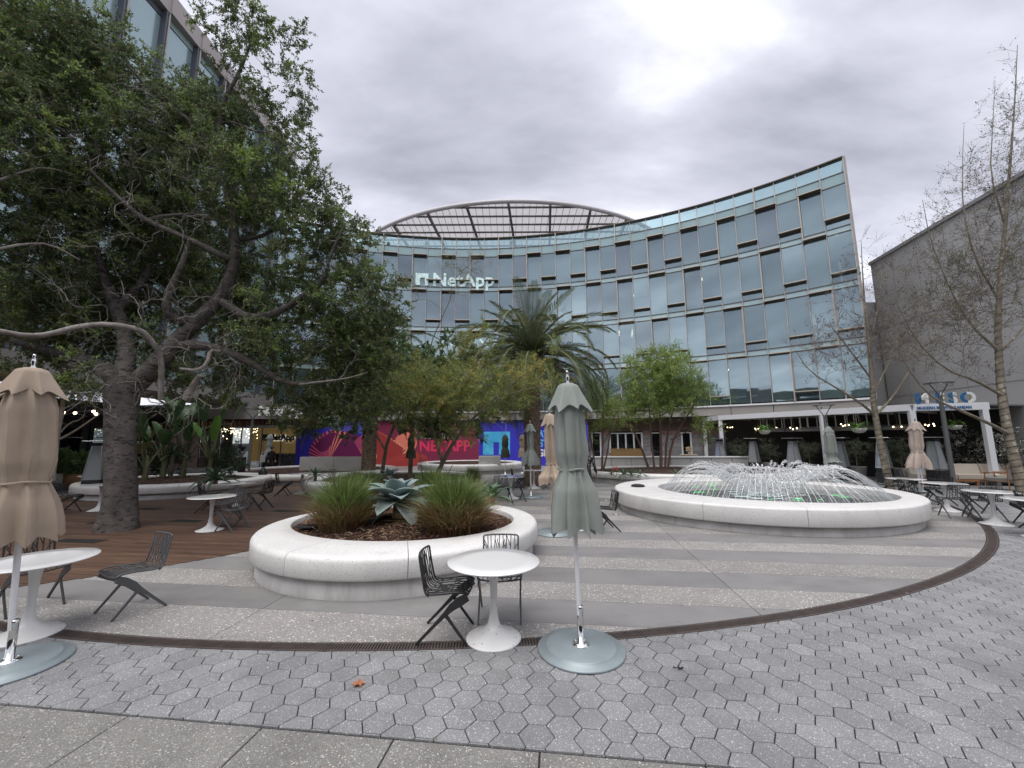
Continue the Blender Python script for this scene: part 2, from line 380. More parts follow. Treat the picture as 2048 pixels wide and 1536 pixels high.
for px, py, wd in [(160, 1082, .95), (105, 1020, .9), (215, 1068-22, .85), (372, 1042, .75), (575, 1022, .8), (300, 1018, .6)]:
    p = gp(px, py, .012); mb = MB()
    mb.box((0, 0, .0155), (wd, .26, .004)); 
    for i in range(16): mb.box((-wd/2+.03+i*(wd-.06)/15, 0, .0195), (.02, .24, .004))
    o = mb.build('deck_grate', m_vent, deck, loc=(p.x, p.y, 0), rot=TH)
# --- ring drain
ring = empty('ring_drain', (DC[0], DC[1], 0)); tag(ring, kind='structure')
n = 216; dth = 2*math.pi/n; mb = MB()
pr = []; 
for i in range(n*2+1):
    a = i*dth/2; pr.append((math.cos(a), math.sin(a)))
mb.add([(c*(RI-.0), s_*(RI-.0), -.022) for c, s_ in pr[:-1]]+[(c*(RO), s_*(RO), -.022) for c, s_ in pr[:-1]], [(i, (i+1) % (2*n), 2*n+(i+1) % (2*n), 2*n+i) for i in range(2*n)])
mb.build('channel', m_dark, ring)
gm = MB(); Rm_ = (RI+RO)/2; nb = 17
for s_ in (-1, 1):
    rr = Rm_+s_*(RO-RI)/2 - s_*.012; gm.box((rr, 0, -.010), (.02, dth*rr-.004, .02))
for i in range(nb):
    a = (-.5+(i+.5)/nb)*dth; gm.box((Rm_*math.cos(a), Rm_*math.sin(a), -.011), (RO-RI-.03, dth*Rm_/nb*.5, .02), rz=a)
gme = gm.mesh('grate'); gme.materials.append(m_iron)
for i in range(n):
    a = i*dth; x = DC[0]+Rm_*math.cos(a); y = DC[1]+Rm_*math.sin(a)
    if abs(x) > 1.5*y+1.5: continue
    o = bpy.data.objects.new('grate', gme); COL.objects.link(o); o.parent = ring; o.rotation_euler = (0, 0, a); o.location = (0, 0, random.uniform(-.001, .001))
# small round floor lights by the fountain
m_steel = mat('brushed_steel', (.55, .55, .55), .25, metal=1)
m_lens = mat('frosted_lens', (.75, .78, .75), .2)
for k_, (px, py) in enumerate([(1232, 1029), (1212, 1001), (1375, 1063)]):
    if k_ == 2: continue
    p = gp(px, py); r = empty('ground_light', p, 0, ['round floor light set in the banded paving nearest the fountain rim', 'small round floor light beyond the lone black chair, further from the camera'][k_], 'floor light')
    MB().lathe([(.0, .006), (.05, .006), (.085, .004), (.09, .001)], 20).build('bezel', m_steel, r); MB().lathe([(0, .009), (.045, .008), (.05, .0065)], 16).build('lens', m_lens, r)

# ================================================================ OFFICE BUILDING
m_mull = mat('bronze_mullion', (.46, .43, .39), .42, metal=.25)
m_box = mat('box_frame_brown', (.14, .118, .095), .6)
m_boxl = mat('box_frame_pale', (.52, .46, .385), .45, metal=.2)
m_fasc = mat('grey_beige_fascia', (.36, .335, .31), .6, var=(.33, .31, .29), vscale=.5)
m_white = mat('white_paint', (.78, .78, .79), .45)
m_win = glassmat('window_glass', .22, (.55, .70, .70), .42, (.125, .18, .19), island=.45)
m_span = glassmat('spandrel_glass', .14, (.5, .6, .6), .0, (.28, .39, .385))
m_slab = glassmat('floor_band_glass', .14, (.5, .6, .6), .0, (.40, .53, .52))
m_para = glassmat('parapet_glass', .16, (.80, .93, .93), .90, (.5, .6, .6))
m_inw = mat('office_interior', (.16, .17, .18), .9)
m_tube = mat('tube_light', (.9, .8, .6), .5, emit=(1.0, .86, .62), estr=7)
FC = (-3.16, -1.22); FR = 31.9; DB = R_(2.06); TE = R_(45.0)
def cyl(R, th, z): return Vector((FC[0]+R*math.sin(th), FC[1]+R*math.cos(th), z))
bld = empty('office_building', (-3.2, 31, 0), 0, 'curved glass office building with shifting window bays closing the plaza', 'building')
bld.location = (0, 0, 0)
def inst(name, me, th, R, z, parent=bld):
    o = bpy.data.objects.new(name, me); COL.objects.link(o); o.parent = parent; o.location = cyl(R, th, z); o.rotation_euler = (0, 0, -th); return o
BW = FR*DB; NB = 35
def bxm(name, d, m, off=(0, 0, 0)):
    me = MB().box(off, d).mesh(name); me.materials.append(m); return me
rows = [(14.04, 16.6), (10.75, 13.66), (7.45, 10.37), (4.14, 7.07)]
m_wins = [m_win, glassmat('window_glass_grey', .20, (.52, .60, .64), .38, (.12, .15, .17), island=.3), glassmat('window_glass_green', .27, (.6, .75, .72), .45, (.15, .22, .22), island=.3), glassmat('window_glass_dusk', .19, (.52, .56, .62), .45, (.14, .15, .18), island=.25)]
me_win = [[bxm('pane', (BW-.06, .025, b-a-.05), m) for m in m_wins] for a, b in rows]
me_sp = bxm('spandrel', (BW-.06, .03, .64), m_span); me_pp = bxm('parapet_pane', (BW-.06, .02, .82), m_para); me_sb = bxm('band_panel', (BW-.06, .03, .33), m_slab)
me_mu = bxm('mullion', (.045, .16, 18.2-4.05), m_mull); me_tr = bxm('transom', (BW-.05, .07, .045), m_box)
lo_b = MB(); lo_b.box((0, -.17, 0), (BW-.02, .34, .05)); 
led_me = MB().box((0, -.385, .02), (BW-.0, .03, .055), mi=1).box((0, -.18, .01), (BW-.004, .37, .05), mi=0).mesh('ledge'); led_me.materials.append(m_box); led_me.materials.append(m_boxl)
for b in range(NB):
    th = TE-(b+.5)*DB
    for r, (z0, z1) in enumerate(rows):
        zc_ = (z0+z1)/2
        o = inst('pane', me_win[r][random.choices((0, 1, 2, 3), (5, 3, 3, 1.5) if r < 3 else (4, 1, 5, 0))[0]], th, FR, zc_); o.rotation_euler = (random.uniform(-.007, .007), 0, -th+random.uniform(-.012, .012))
        if r < 3: inst('band_panel', me_sb, th, FR, z0-.19); inst('transom', me_tr, th, FR-.02, z0-.02); inst('transom', me_tr, th, FR-.02, z0-.36)
    inst('spandrel', me_sp, th, FR, 16.945); inst('parapet_pane', me_pp, th, FR, 17.73); inst('transom', me_tr, th, FR-.02, 17.29); inst('transom', me_tr, th, FR-.02, 16.6)
    cap = bxm('coping', (BW+.01, .42, .06), m_box, (0, .05, 0)) if b == 0 else cap
    inst('coping', cap, th, FR-.04, 18.17)
    for r in range(4):
        z0, z1 = rows[r]
        if b % 2 == 0:
            if r == 3 and (b//2) % 2 == 0: continue
            z = z0+.48
            inst('ledge', led_me, th, FR, z)
        else:
            inst('ledge', led_me, th, FR, z1-.02 if not (((b//2)+r) % 2 == 1 and r > 0) else z1+.02-.0)
    # deep side frames round the alternate two-storey boxes
fin = {}
for b in range(1, NB, 2):
    q = b//2
    spans = []
    # frame from z_top down to z_bot
    if q % 2 == 0: spans = [(16.6, 13.66-.05), (10.37, 7.07-.05)]
    else: spans = [(18.15, 16.58), (13.66, 10.37-.05), (7.07, 4.1)]
    for zt, zb in spans:
        key = round(zt-zb, 2)
        if key not in fin: fin[key] = bxm('frame_fin', (.05, .34, zt-zb), m_boxl)
        side = 1 if (q % 3) else -1
        side = -1 if b > 6 else (-1 if zt > 10.5 else 1)
        inst('frame_fin', fin[key], TE-(b+.5-side*.5)*DB-side*.0011, FR-.17, (zt+zb)/2)
for b in range(NB+1): inst('mullion', me_mu, TE-b*DB, FR-.04, (18.2+4.05)/2)
def arcband(name, Ra, Rb, z0, z1, ta, tb, m, parent=bld, n=40, kind=None):
    P = []
    for i in range(n+1):
        th = ta+(tb-ta)*i/n; P.append([cyl(Ra, th, z0), cyl(Ra, th, z1), cyl(Rb, th, z1), cyl(Rb, th, z0)])
    mb = MB(); vs = [p for r in P for p in r]; fs = []
    for i in range(n):
        for j in range(4): fs.append((i*4+j, i*4+(j+1) % 4, (i+1)*4+(j+1) % 4, (i+1)*4+j))
    fs += [(0, 1, 2, 3), (n*4+3, n*4+2, n*4+1, n*4)]
    mb.add(vs, fs); return mb.build(name, m, parent)
TL = TE-NB*DB
arcband('sill', FR-.2, FR+.5, 3.98, 4.08, TL, TE, m_white)
for i in range(NB//2):
    t0 = TE-i*2*DB-.0006; arcband('fascia_panel', FR-.12, FR+.5, 3.42, 3.975, t0, t0-2*DB+.0012, m_fasc, n=4)
arcband('soffit', FR+.0, FR+6, 3.38, 3.415, TL, TE, mat('soffit', (.06, .055, .05), .8))
for z in (3.9, 7.2, 10.5, 13.8, 17.0): arcband('floor_slab', FR+.06, FR+9, z, z+.2, TL, TE-.035, m_inw)
arcband('core_wall', FR+8.6, FR+9, 4, 17.1, TL, TE-.035, m_inw)
arcband('roof_edge_wall', FR+.12, FR+.3, 16.3, 17.2, TL, TE, m_inw)
# blinds at some windows
m_blind = mat('roller_blind', (.30, .34, .37), .8)
for b in range(0, 27):
    for r, (z0, z1) in enumerate(rows):
        if random.random() < (.75 if r < 2 else .35):
            h = random.choice([.55, .8, 1.0])*(z1-z0-.1); th = TE-(b+.5)*DB
            o = obj('blind', MB().box((0, 0, z1-h/2-.05), (BW-.1, .02, h)).mesh('blind'), m_blind, bld, cyl(FR+.22, th, 0), -th)
# interior lights seen through the glass
tb = MB().box((0, 0, 0), (.09, 1.9, .06)).mesh('tube_light'); tb.materials.append(m_tube)
for (px, py, z) in [(1078, 620, 9.9), (1160, 560, 13.2), (1085, 565, 13.2), (1235, 615, 9.95), (1262, 605, 9.95), (1215, 610, 9.9), (1110, 540, 13.2), (1340, 525, 13.2), (1260, 530, 13.2), (1410, 512, 13.2), (830, 620, 9.9), (900, 620, 9.9), (960, 625, 9.9), (1460, 700, 6.6), (790, 640, 9.9)]:
    p = at(px, py, 30); th = math.atan2(p.x-FC[0], p.y-FC[1])
    o = bpy.data.objects.new('tube_light', tb); COL.objects.link(o); o.parent = bld; o.location = cyl(FR+1.4, th, z); o.rotation_euler = (0, 0, -th+random.uniform(-.3, .3))
# pale stair / lit partitions at the right hand bays
m_part = mat('pale_partition', (.72, .78, .72), .8)
for b, r, w_ in [(0, 0, .12), (0, 1, .2), (0, 2, .12), (1, 1, .35), (4, 1, .5), (5, 2, .2)]:
    z0, z1 = rows[r]; th = TE-(b+.4)*DB; obj('partition', MB().box((0, 0, (z0+z1)/2), (w_, .05, z1-z0-.1)).mesh('partition'), m_part, bld, cyl(FR+.35, th, 0), -th)
# end wall of the wing
p0, p1 = cyl(FR-.15, TE, 0), cyl(FR+9, TE, 0); mid = (p0+p1)/2
obj('end_wall', MB().box((0, 0, 11.1), (.12, (p1-p0).length, 14.2)).mesh('end_wall'), mat('end_cladding', (.33, .31, .30), .6), bld, cyl(FR-.1, TE+.002, 0)+Vector((.60, .80, 0))*((p1-p0).length/2), -math.atan2(.60, .80))
# sign in the fourth floor glass
m_sign = mat('pale_sign', (.62, .80, .80), .4, emit=(.6, .8, .8), estr=.12)
def wrap_text(s, size, th0, z, R, m, name, parent, off=.012, extr=.01, scale_x=1.0):
    me = text_mesh(s, size, extr, off)
    for v_ in me.vertices:
        x, y, zz = v_.co; p = cyl(R-.02-zz, th0+x*scale_x/R, z+y); v_.co = p
    return obj(name, me, m, parent)
thA = math.atan2(at(865, 560, 30.6).x-FC[0], at(865, 560, 30.6).y-FC[1])
zs = at(865, 574, 30.7).z
wrap_text('NetApp', 1.52, thA, zs, FR-.10, m_sign, 'sign_lettering', bld, off=.035)
thL = math.atan2(at(832, 560, 30.6).x-FC[0], at(832, 560, 30.6).y-FC[1]); mb = MB()
def cbox(mb, th0, s0, s1, z0, z1, R): 
    a = [cyl(R, th0+s0/R, z0), cyl(R, th0+s1/R, z0), cyl(R, th0+s1/R, z1), cyl(R, th0+s0/R, z1)]; b_ = [cyl(R-.03, th0+s0/R, z0), cyl(R-.03, th0+s1/R, z0), cyl(R-.03, th0+s1/R, z1), cyl(R-.03, th0+s0/R, z1)]
    mb.add(a+b_, [(0, 1, 2, 3), (7, 6, 5, 4), (0, 4, 5, 1), (1, 5, 6, 2), (2, 6, 7, 3), (3, 7, 4, 0)])
cbox(mb, thL, 0, .36, zs, zs+.98, FR-.12); cbox(mb, thL, .36, .74, zs+.62, zs+.98, FR-.12); cbox(mb, thL, .74, 1.0, zs, zs+.98, FR-.12)
mb.build('sign_emblem', m_sign, bld)
# rooftop birdhouse-like vents and rooftop plants
m_leafd = mat('rooftop_leaf', (.06, .085, .045), .6)
for px, py in ((1450, 408), (1347, 440)):
    p = at(px, py, 27); d = 1.18 if px == 1450 else 1.2; mb = MB(); 
    p = Vector((p.x*d, p.y*d, 17.3)); mb.box((0, 0, .35), (.45, .45, .7)); mb.add([(-.4, -.4, .7), (.4, -.4, .7), (.4, .4, .7), (-.4, .4, .7), (0, 0, 1.15)], [(0, 1, 4), (1, 2, 4), (2, 3, 4), (3, 0, 4)])
    mb.build('roof_vent', m_box, bld, loc=p)

# ---- round canopy over the roof terrace
m_can = mat('canopy_membrane', (.74, .73, .735), .7, sss=.75); m_beam = mat('canopy_beam', (.20, .17, .165), .6); m_rim = mat('canopy_rim', (.55, .52, .52), .5)
cano = empty('roof_canopy', (0, 0, 0), 0, 'wide round slatted canopy rising above the roof of the glass building', 'canopy')
CC = (.35, 54.6); CRd = 21.7; ZC = 22.9
def cpt(x, z): return (x, CC[1]-math.sqrt(max(0, CRd**2-(x-CC[0])**2)), z)
xs = np.linspace(CC[0]-CRd*.96, CC[0]+CRd*.96, 90)
mb = MB(); vs = []; fs = []
for x in xs: y = cpt(x, 0)[1]; vs += [(x, y, ZC), (x, 62, ZC), (x, y, ZC+.08), (x, 62, ZC+.08)]
for i in range(len(xs)-1):
    a = i*4; fs += [(a, a+4, a+5, a+1), (a+2, a+3, a+7, a+6)]
mb.add(vs, fs); mb.build('membrane', m_can, cano)
mb = MB(); mb.tube([Vector(cpt(x, ZC+.0)) for x in xs], .19, n=8); mb.build('rim_beam', m_rim, cano)
dx = .082
for x in np.arange(-19, 20, 3.75):
    y0 = cpt(x, 0)[1]; mb = MB(); mb.tube([(x, y0, ZC-.2), (x+dx*(62-y0), 62, ZC-.2)], .15, n=4, sm=False); mb.build('main_beam', m_beam, cano)
for y in np.arange(33.7, 60, 1.45):
    h = math.sqrt(max(0, CRd**2-(y-CC[1])**2))
    if h < 1: continue
    mb = MB(); mb.tube([(CC[0]-h+.3, y-.0, ZC-.1), (CC[0]+h-.3, y-.0, ZC-.1)], .09, n=4, sm=False); mb.build('purlin', m_beam, cano)
mb = MB()
for x in np.arange(-20, 20.5, .62):
    y0 = cpt(x, 0)[1]; mb.box((x, (y0+62)/2, ZC-.02), (.035, 62-y0, .05))
for y in np.arange(34.4, 60, 2.2): pass
mb.build('batten', mat('batten', (.30, .26, .26), .6), cano)['kind'] = 'stuff'
for x, y in [(-9, 40), (0, 40), (9, 40), (-9, 52), (0, 52), (9, 52)]: MB().tube([(x, y, 17), (x, y, ZC-.1)], .2, n=10).build('column', m_rim, cano)

# ================================================================ LEFT WING (glass, beyond the big tree)
m_wing = glassmat('wing_glass', .20, (.6, .75, .75), .05, (.30, .40, .40), rough=.15, island=.12)
m_stone = mat('wing_stone', (.42, .375, .36), .6)
m_fin = mat('wing_fin', (.42, .40, .37), .5); m_find = mat('wing_fin_dark', (.10, .11, .14), .5)
wing = empty('glass_wing', (0, 0, 0), 0, 'pale glass wing with vertical fins rising behind the big oak on the left', 'building')
WX = -17.0; zrows = [(5.0, 8.0), (8.5, 11.6), (12.1, 15.2), (15.7, 18.8), (19.3, 22.6)]
def wx(y): return WX-.45*((y-25)/12)**2
k = 0
for i in range(12):
    y0 = 6+i*1.85; y1 = y0+1.85; a0, a1 = wx(y0), wx(y1); ang = math.atan2(a1-a0, y1-y0)
    for z0, z1 in zrows:
        z1_ = z1+(.5 if (i+k) % 2 else 0)
        obj('pane', MB().box((0, 0, (z0+z1)/2), (.04, 1.62, z1-z0-.05)).mesh('pane'), m_wing, wing, ((a0+a1)/2, (y0+y1)/2, 0), -ang)
        obj('band', MB().box((0, 0, z1+.25), (.06, 1.62, .42)).mesh('band'), m_find if (i+int(z0)) % 3 == 0 else m_slab, wing, ((a0+a1)/2, (y0+y1)/2, 0), -ang)
    for s_, m2 in ((-.11, m_find), (.03, m_fin)): obj('fin', MB().box((.15, s_, 14.2), (.34, .07, 18.6)).mesh('fin'), m2, wing, (a0, y0, 0), -ang)
mb = MB()
for i in range(12):
    y0 = 6+i*1.85; y1 = y0+1.85; ym = (y0+y1)/2; mb.box((wx(ym)+.12, ym, 23.5), (.5, 1.86, 1.05)); mb.box((wx(ym)-3.2, ym, 14.2), (6, 1.86, 18.4), mi=1)
mb.build('cornice', [m_stone, m_inw], wing)
MB().box((WX-1.2, 17.2, 4.6), (3.2, 22.6, .7)).build('fascia', m_fasc, wing)

# ================================================================ GREY BUILDING right
m_grey = mat('grey_render', (.44, .44, .438), .85, var=(.38, .38, .38), vscale=.35, bump=.1, bscale=20)
m_greyd = mat('grey_render_joint', (.27, .27, .27), .9)
gb = empty('grey_building', (0, 0, 0), 0, 'windowless grey rendered building standing behind the restaurant pergola', 'building')
gx0, gy0, gx1, gy1, gz = 23.25, 24.6, 21.0, 9.5, 13.0
d_ = Vector((gx1-gx0, gy1-gy0, 0)); Lg = d_.length; d_.normalize(); nrm = Vector((-d_.y, d_.x, 0))
if nrm.x < 0: nrm = -nrm
q = [Vector((gx0, gy0, 0)), Vector((gx1, gy1, 0)), Vector((gx1, gy1, 0))+nrm*14, Vector((gx0, gy0, 0))+nrm*14]
MB().prism([(p.x, p.y) for p in q][::-1], 0, gz).build('wall', m_grey, gb)
MB().prism([(p.x-.12*nrm.x, p.y-.12*nrm.y) for p in q][::-1], gz+.0, gz+.18).build('coping', m_greyd, gb)
for i in range(1, 9):
    p = Vector((gx0, gy0, 0))+d_*(i*Lg/9)-nrm*.003; MB().box((p.x, p.y, gz/2), (.03, .02, gz), rz=math.atan2(d_.y, d_.x)).build('joint', m_greyd, gb)
ang = math.atan2(nrm.y, nrm.x)
for z_ in (4.4, 8.7):
    p = (Vector((gx0, gy0, 0))+Vector((gx1, gy1, 0)))/2-nrm*.004; MB().box((p.x, p.y, z_), (Lg, .02, .025), rz=math.atan2(d_.y, d_.x)).build('joint', m_greyd, gb)
for t_, z_ in ((.35, 10.9), (.62, 11.2), (.8, 6.1)):
    p = Vector((gx0, gy0, 0))+d_*(t_*Lg)-nrm*.03; MB().box((p.x, p.y, z_), (.35, .08, .22), rz=math.atan2(d_.y, d_.x)).build('wall_vent', m_greyd, gb)
MB().box((0, 0, 0), (3.6, 5, 10.6)).build('side_block', m_greyd, gb, loc=(24.6, 27.2, 5.3), rot=-.1)

# building row behind the camera, seen only as the dark skyline in the lower panes
bk = empty('terrace_row', (0, 0, 0), 0, 'dark low building row behind the viewer, mirrored in the lower panes', 'building')
m_bk = mat('dark_brick', (.045, .045, .045), .8); mb = MB(); mb.box((0, -16, 4.2), (90, 6, 8.4)); mb.build('wall', m_bk, bk)
mb = MB()
for i in range(-9, 10): mb.box((i*4.6, -14.6, 8.7+(i % 3)*.35), (2.6, 3, 1.2))
mb.build('parapet', m_bk, bk)
# ================================================================ GROUND FLOOR
def thpx(px, R, py=880):
    d = ray(px, py); d = Vector((d.x, d.y)).normalized(); c = Vector(FC); b = -(d.dot(c)); cc = c.dot(c)-R*R; t = -b+math.sqrt(b*b-cc); p = d*t
    return math.atan2(p.x-FC[0], p.y-FC[1])
def zpy(py, px, R):
    th = thpx(px, R); p = cyl(R, th, 0); d = ray(px, py); return EYE+d.z*(p.y/d.y)
# --- printed hoarding
hb = empty('printed_hoarding', (0, 0, 0), 0, 'long curved hoarding printed blue, maroon and orange under the office building', 'hoarding')
RB = 32.02; ZB0, ZB1 = .02, 3.36
m_blue = mat('print_blue', (.05, .045, .55), .45); m_blue2 = mat('print_blue_light', (.12, .11, .58), .45); m_maroon = mat('print_maroon', (.26, .032, .085), .45); m_maroon2 = mat('print_maroon_light', (.42, .05, .15), .45)
m_coral = mat('print_coral', (.92, .26, .18), .45); m_orange = mat('print_orange', (.92, .36, .16), .45); m_peach = mat('print_peach', (.95, .52, .27), .45); m_pink = mat('print_pink', (.80, .13, .26), .45); m_lilac = mat('print_lilac', (.62, .12, .42), .45)
m_red = mat('print_red', (.88, .05, .15), .45); m_cyan = mat('print_cyan', (.06, .42, .78), .45, var=(.12, .60, .88), vscale=1.2); m_cyan2 = mat('print_sky_blue', (.16, .52, .90), .45); m_pw = mat('print_white', (.82, .82, .82), .45); m_pale = mat('print_white_soft', (.55, .45, .52), .45)
edges = [592, 660, 736, 830, 893, 958, 1012, 1068, 1122, 1176]
cols = [m_blue, m_blue, m_maroon, m_maroon, m_maroon, m_blue, m_blue, m_blue, m_blue]
for i, m in enumerate(cols): arcband('hoarding_panel', RB, RB+.08, ZB0, ZB1, thpx(edges[i], RB)+.0002, thpx(edges[i+1], RB)-.0002, m, hb, n=5)
class Flat:
    """flat print on the curved hoarding; s in metres along the wall from px0, z up"""
    def __init__(s, px0, R=None, lift=.008): s.th = thpx(px0, RB); s.lift = lift; s.mb = MB()
    def P(s, a, z): return cyl(RB-s.lift, s.th+a/RB, z)
    def poly(s, pts, mi=0): s.mb.add([s.P(*p) for p in pts], [tuple(range(len(pts)))], mi)
def S(px, px0): return (thpx(px, RB)-thpx(px0, RB))*RB
# lighter blue wedge top left
f = Flat(593); W_ = S(740, 593); f.poly([(0.02, 3.33), (W_, 3.33), (W_, 2.3), (S(660, 593), 2.75), (0.02, 3.0)]); f.mb.build('print_wedge', m_blue2, hb)
# pink shell fan
def fan(name, px0, cx, cz, shape, n, mats, lift, gap=.36, a0=0, a1=1):
    f = Flat(px0, lift=lift)
    for i in range(n):
        t0 = a0+(a1-a0)*i/n; t1 = a0+(a1-a0)*(i+1-gap)/n
        p, q_ = shape(t0), shape(t1); k = len(mats)-1
        mid = [(cx+(p[0]-cx)*s_, cz+(p[1]-cz)*s_) for s_ in (.12, .55, 1)]; mid2 = [(cx+(q_[0]-cx)*s_, cz+(q_[1]-cz)*s_) for s_ in (.12, .55, 1)]
        f.poly([mid[0], mid2[0], mid2[1], mid[1]], min(k, int(2*k*(i/n)+.3) if False else int((k+1)*i/n)))
        f.poly([mid[1], mid2[1], mid2[2], mid[2]], min(k, int((k+1)*i/n)))
    f.mb.build(name, mats, hb)
x0 = 593
c1 = (S(660, x0), .55)
def shell(t): a = R_(205-150*t); r = 1.15+1.25*t; return (c1[0]+r*math.cos(a)*.92, max(.03, min(3.2, c1[1]+r*math.sin(a))))
f = Flat(x0, lift=.006); f.poly([c1]+[shell(i/30) for i in range(31)]+[(S(745, x0), 1.9), (S(745, x0), .03), (c1[0], .03)]); f.mb.build('print_shell_ground', mat('print_plum', (.16, .012, .09), .45), hb)
fan('print_shell', x0, *c1, shell, 17, [m_lilac, m_pink, m_pink, m_coral], .014, gap=.5)
def sh2(t): return (S(745, x0)-.0, .03+3.0*t)
fan('print_rays', x0, *c1, sh2, 13, [m_coral, m_coral, m_pink, m_pink], .016, gap=.5)
# orange ribbed hills
x1 = 742
f = Flat(x1, lift=.007); W2 = S(862, x1)
f.poly([(0, .03), (W2, .03), (W2*.93, .75), (W2*.8, 1.05), (W2*.62, 1.1), (W2*.5, 1.5), (W2*.3, 2.2), (0, 2.9)]); f.mb.build('print_hill_ground', mat('print_brick', (.42, .05, .045), .45), hb)
f = Flat(x1, lift=.012); cx_, cz_, rr = S(812, x1), 1.75, .82; f.poly([(cx_+rr*math.cos(a*math.pi/16), cz_+rr*.98*math.sin(a*math.pi/16)) for a in range(32)]); f.mb.build('print_sun_disc', m_coral, hb)
def hill(t): return (W2*(1-t*1.05) if True else 0, .1+2.7*t**1.15)
f = Flat(x1, lift=.018)
for i in range(21):
    t = i/21; xa = W2*(.0+.98*t); z_top = 2.75*(1-t)**1.3+.45*(1-(2*t-1)**2)+.05
    f.poly([(max(0, xa-1.25), .03), (max(0, xa-1.25)+.12, .03), (xa+.09, z_top), (xa-.04, z_top)], 0 if i < 8 else (1 if i < 15 else 2))
f.mb.build('print_hill_ribs', [m_orange, m_peach, m_peach], hb)
# lettering
def ptext(s, px0, px1, z, h, m, name, lift=.016, off=0.0, outline=False):
    me = text_mesh(s, h/.72, 0, off); wd = max(v.co.x for v in me.vertices); want = S(px1, px0); sx = want/wd; th0 = thpx(px0, RB)
    for v_ in me.vertices: x, y, zz = v_.co; v_.co = cyl(RB-lift, th0+x*sx/RB, z+y)
    return obj(name, me, m, hb)
ptext('WELCOME TO', 833, 921, 2.06, .52, m_pw, 'print_lettering', off=.012)
ptext('WELCOME TO', 833, 921, 2.06, .52, m_maroon, 'print_lettering', off=-.012, lift=.019)
ptext('NETAPP', 838, 942, 1.12, .80, m_red, 'print_lettering', off=.035)
ptext('NetApp', 612, 640, 3.02, .2, m_pw, 'print_lettering')
x2 = 966; f = Flat(x2, lift=.012); a_, b_, c_, d2, e_, f2 = [S(p, x2) for p in (966, 987, 998, 1020, 1020, 1020)]
f.poly([(0, .82), (S(987, x2), .82), (S(987, x2), 1.75), (0, 1.75)]); f.poly([(0, 1.75), (S(1020, x2), 1.75), (S(1020, x2), 2.55), (0, 2.55)]); f.poly([(S(998, x2), .82), (S(1020, x2), .82), (S(1020, x2), 1.75), (S(998, x2), 1.75)])
f.mb.build('print_emblem', m_cyan, hb)
ptext('DATA', 1070, 1103, 2.12, .5, m_cyan2, 'print_lettering', off=.03)
ptext('STR', 1079, 1105, 1.42, .52, m_cyan2, 'print_lettering', off=.03)
ptext('IGEN', 1072, 1106, .72, .5, m_pw, 'print_lettering', off=.03)
f = Flat(1118, lift=.01); f.poly([(0, .03), (S(1175, 1118), .03), (S(1175, 1118), 1.9), (S(1150, 1118), 2.3)]); f.mb.build('print_violet_wedge', mat('print_violet', (.16, .035, .28), .45), hb)

# --- restaurant front with boards and windows
rf = empty('restaurant_front', (0, 0, 0), 0, 'board clad restaurant front with white framed windows under the office building', 'restaurant')
RW = 32.9; t_a, t_b = thpx(1176, RW), thpx(1452, RW)
m_bds = [mat('grey_board', (.30, .285, .285), .8, var=(.22, .21, .21), vscale=6, island=.14), mat('terracotta_board', (.36, .235, .20), .8, var=(.27, .16, .13), vscale=6, island=.14), mat('brown_board', (.17, .12, .085), .8, var=(.12, .085, .06), vscale=6, island=.18)]
arcband('wall', RW+.03, RW+.2, 0, 3.4, t_a, t_b+.18, mat('dark_backing', (.05, .045, .045), .9), rf)
m_black = mat('dark_window', (.012, .014, .016), .12, spec=.6)
m_dwin = glassmat('restaurant_glass', .05, (.3, .3, .3), .45, (.012, .013, .014))
wins = [(1184, 1201, .05, 2.45, 1), (1220, 1284, .95, 2.4, 4), (1303, 1321, .05, 2.4, 1), (1364, 1382, .7, 2.4, 1)]
zc = 0; nb_ = 12; hb_ = 3.36/nb_
for r in range(nb_):
    z0 = r*hb_; m = m_bds[0] if z0 < 2.0 else (m_bds[1] if z0 < 2.5 else m_bds[2]); ths = t_a; off = (r % 3)*.35
    while ths < t_b-.0005:
        te = min(t_b, ths+(1.25+off)/RW); off = 0
        zm = z0+hb_/2; segs = [(ths, te)]
        for a, b, w0, w1, nn in wins:
            if w0-.05 < zm < w1+.05:
                wa, wb = thpx(a, RW)-.002, thpx(b, RW)+.002; ns = []
                for s0, s1 in segs:
                    if s1 <= wa or s0 >= wb: ns.append((s0, s1))
                    else:
                        if s0 < wa: ns.append((s0, wa))
                        if s1 > wb: ns.append((wb, s1))
                segs = ns
        for s0, s1 in segs:
            if s1-s0 > .002: arcband('board', RW-random.uniform(0, .012), RW+.028, z0+.004, z0+hb_-.004, s0+.00012, s1-.00012, m, rf, n=1)
        ths = te
for a, b, w0, w1, nn in wins:
    ta, tb_ = thpx(a, RW), thpx(b, RW); fr = obj('window', None, None, rf)
    for i in range(nn): 
        u0, u1 = ta+(tb_-ta)*i/nn, ta+(tb_-ta)*(i+1)/nn; arcband('pane', RW+.0, RW+.015, w0+.06, w1-.06, u0+.0015, u1-.0015, m_dwin, fr, n=1)
    for i in range(nn+1):
        u = ta+(tb_-ta)*i/nn; arcband('frame', RW-.05, RW+.025, w0, w1, u-.0016, u+.0016, m_white, fr, n=1)
    arcband('frame', RW-.052, RW+.022, w1-.07, w1+.002, ta-.0018, tb_+.0018, m_white, fr, n=1); arcband('frame', RW-.052, RW+.022, w0-.002, w0+.07, ta-.0018, tb_+.0018, m_white, fr, n=1)
m_glow = mat('warm_bulb', (1, .8, .45), .5, emit=(1.0, .62, .22), estr=14)
m_glow2 = mat('white_bulb', (1, .9, .75), .5, emit=(1.0, .80, .50), estr=5)
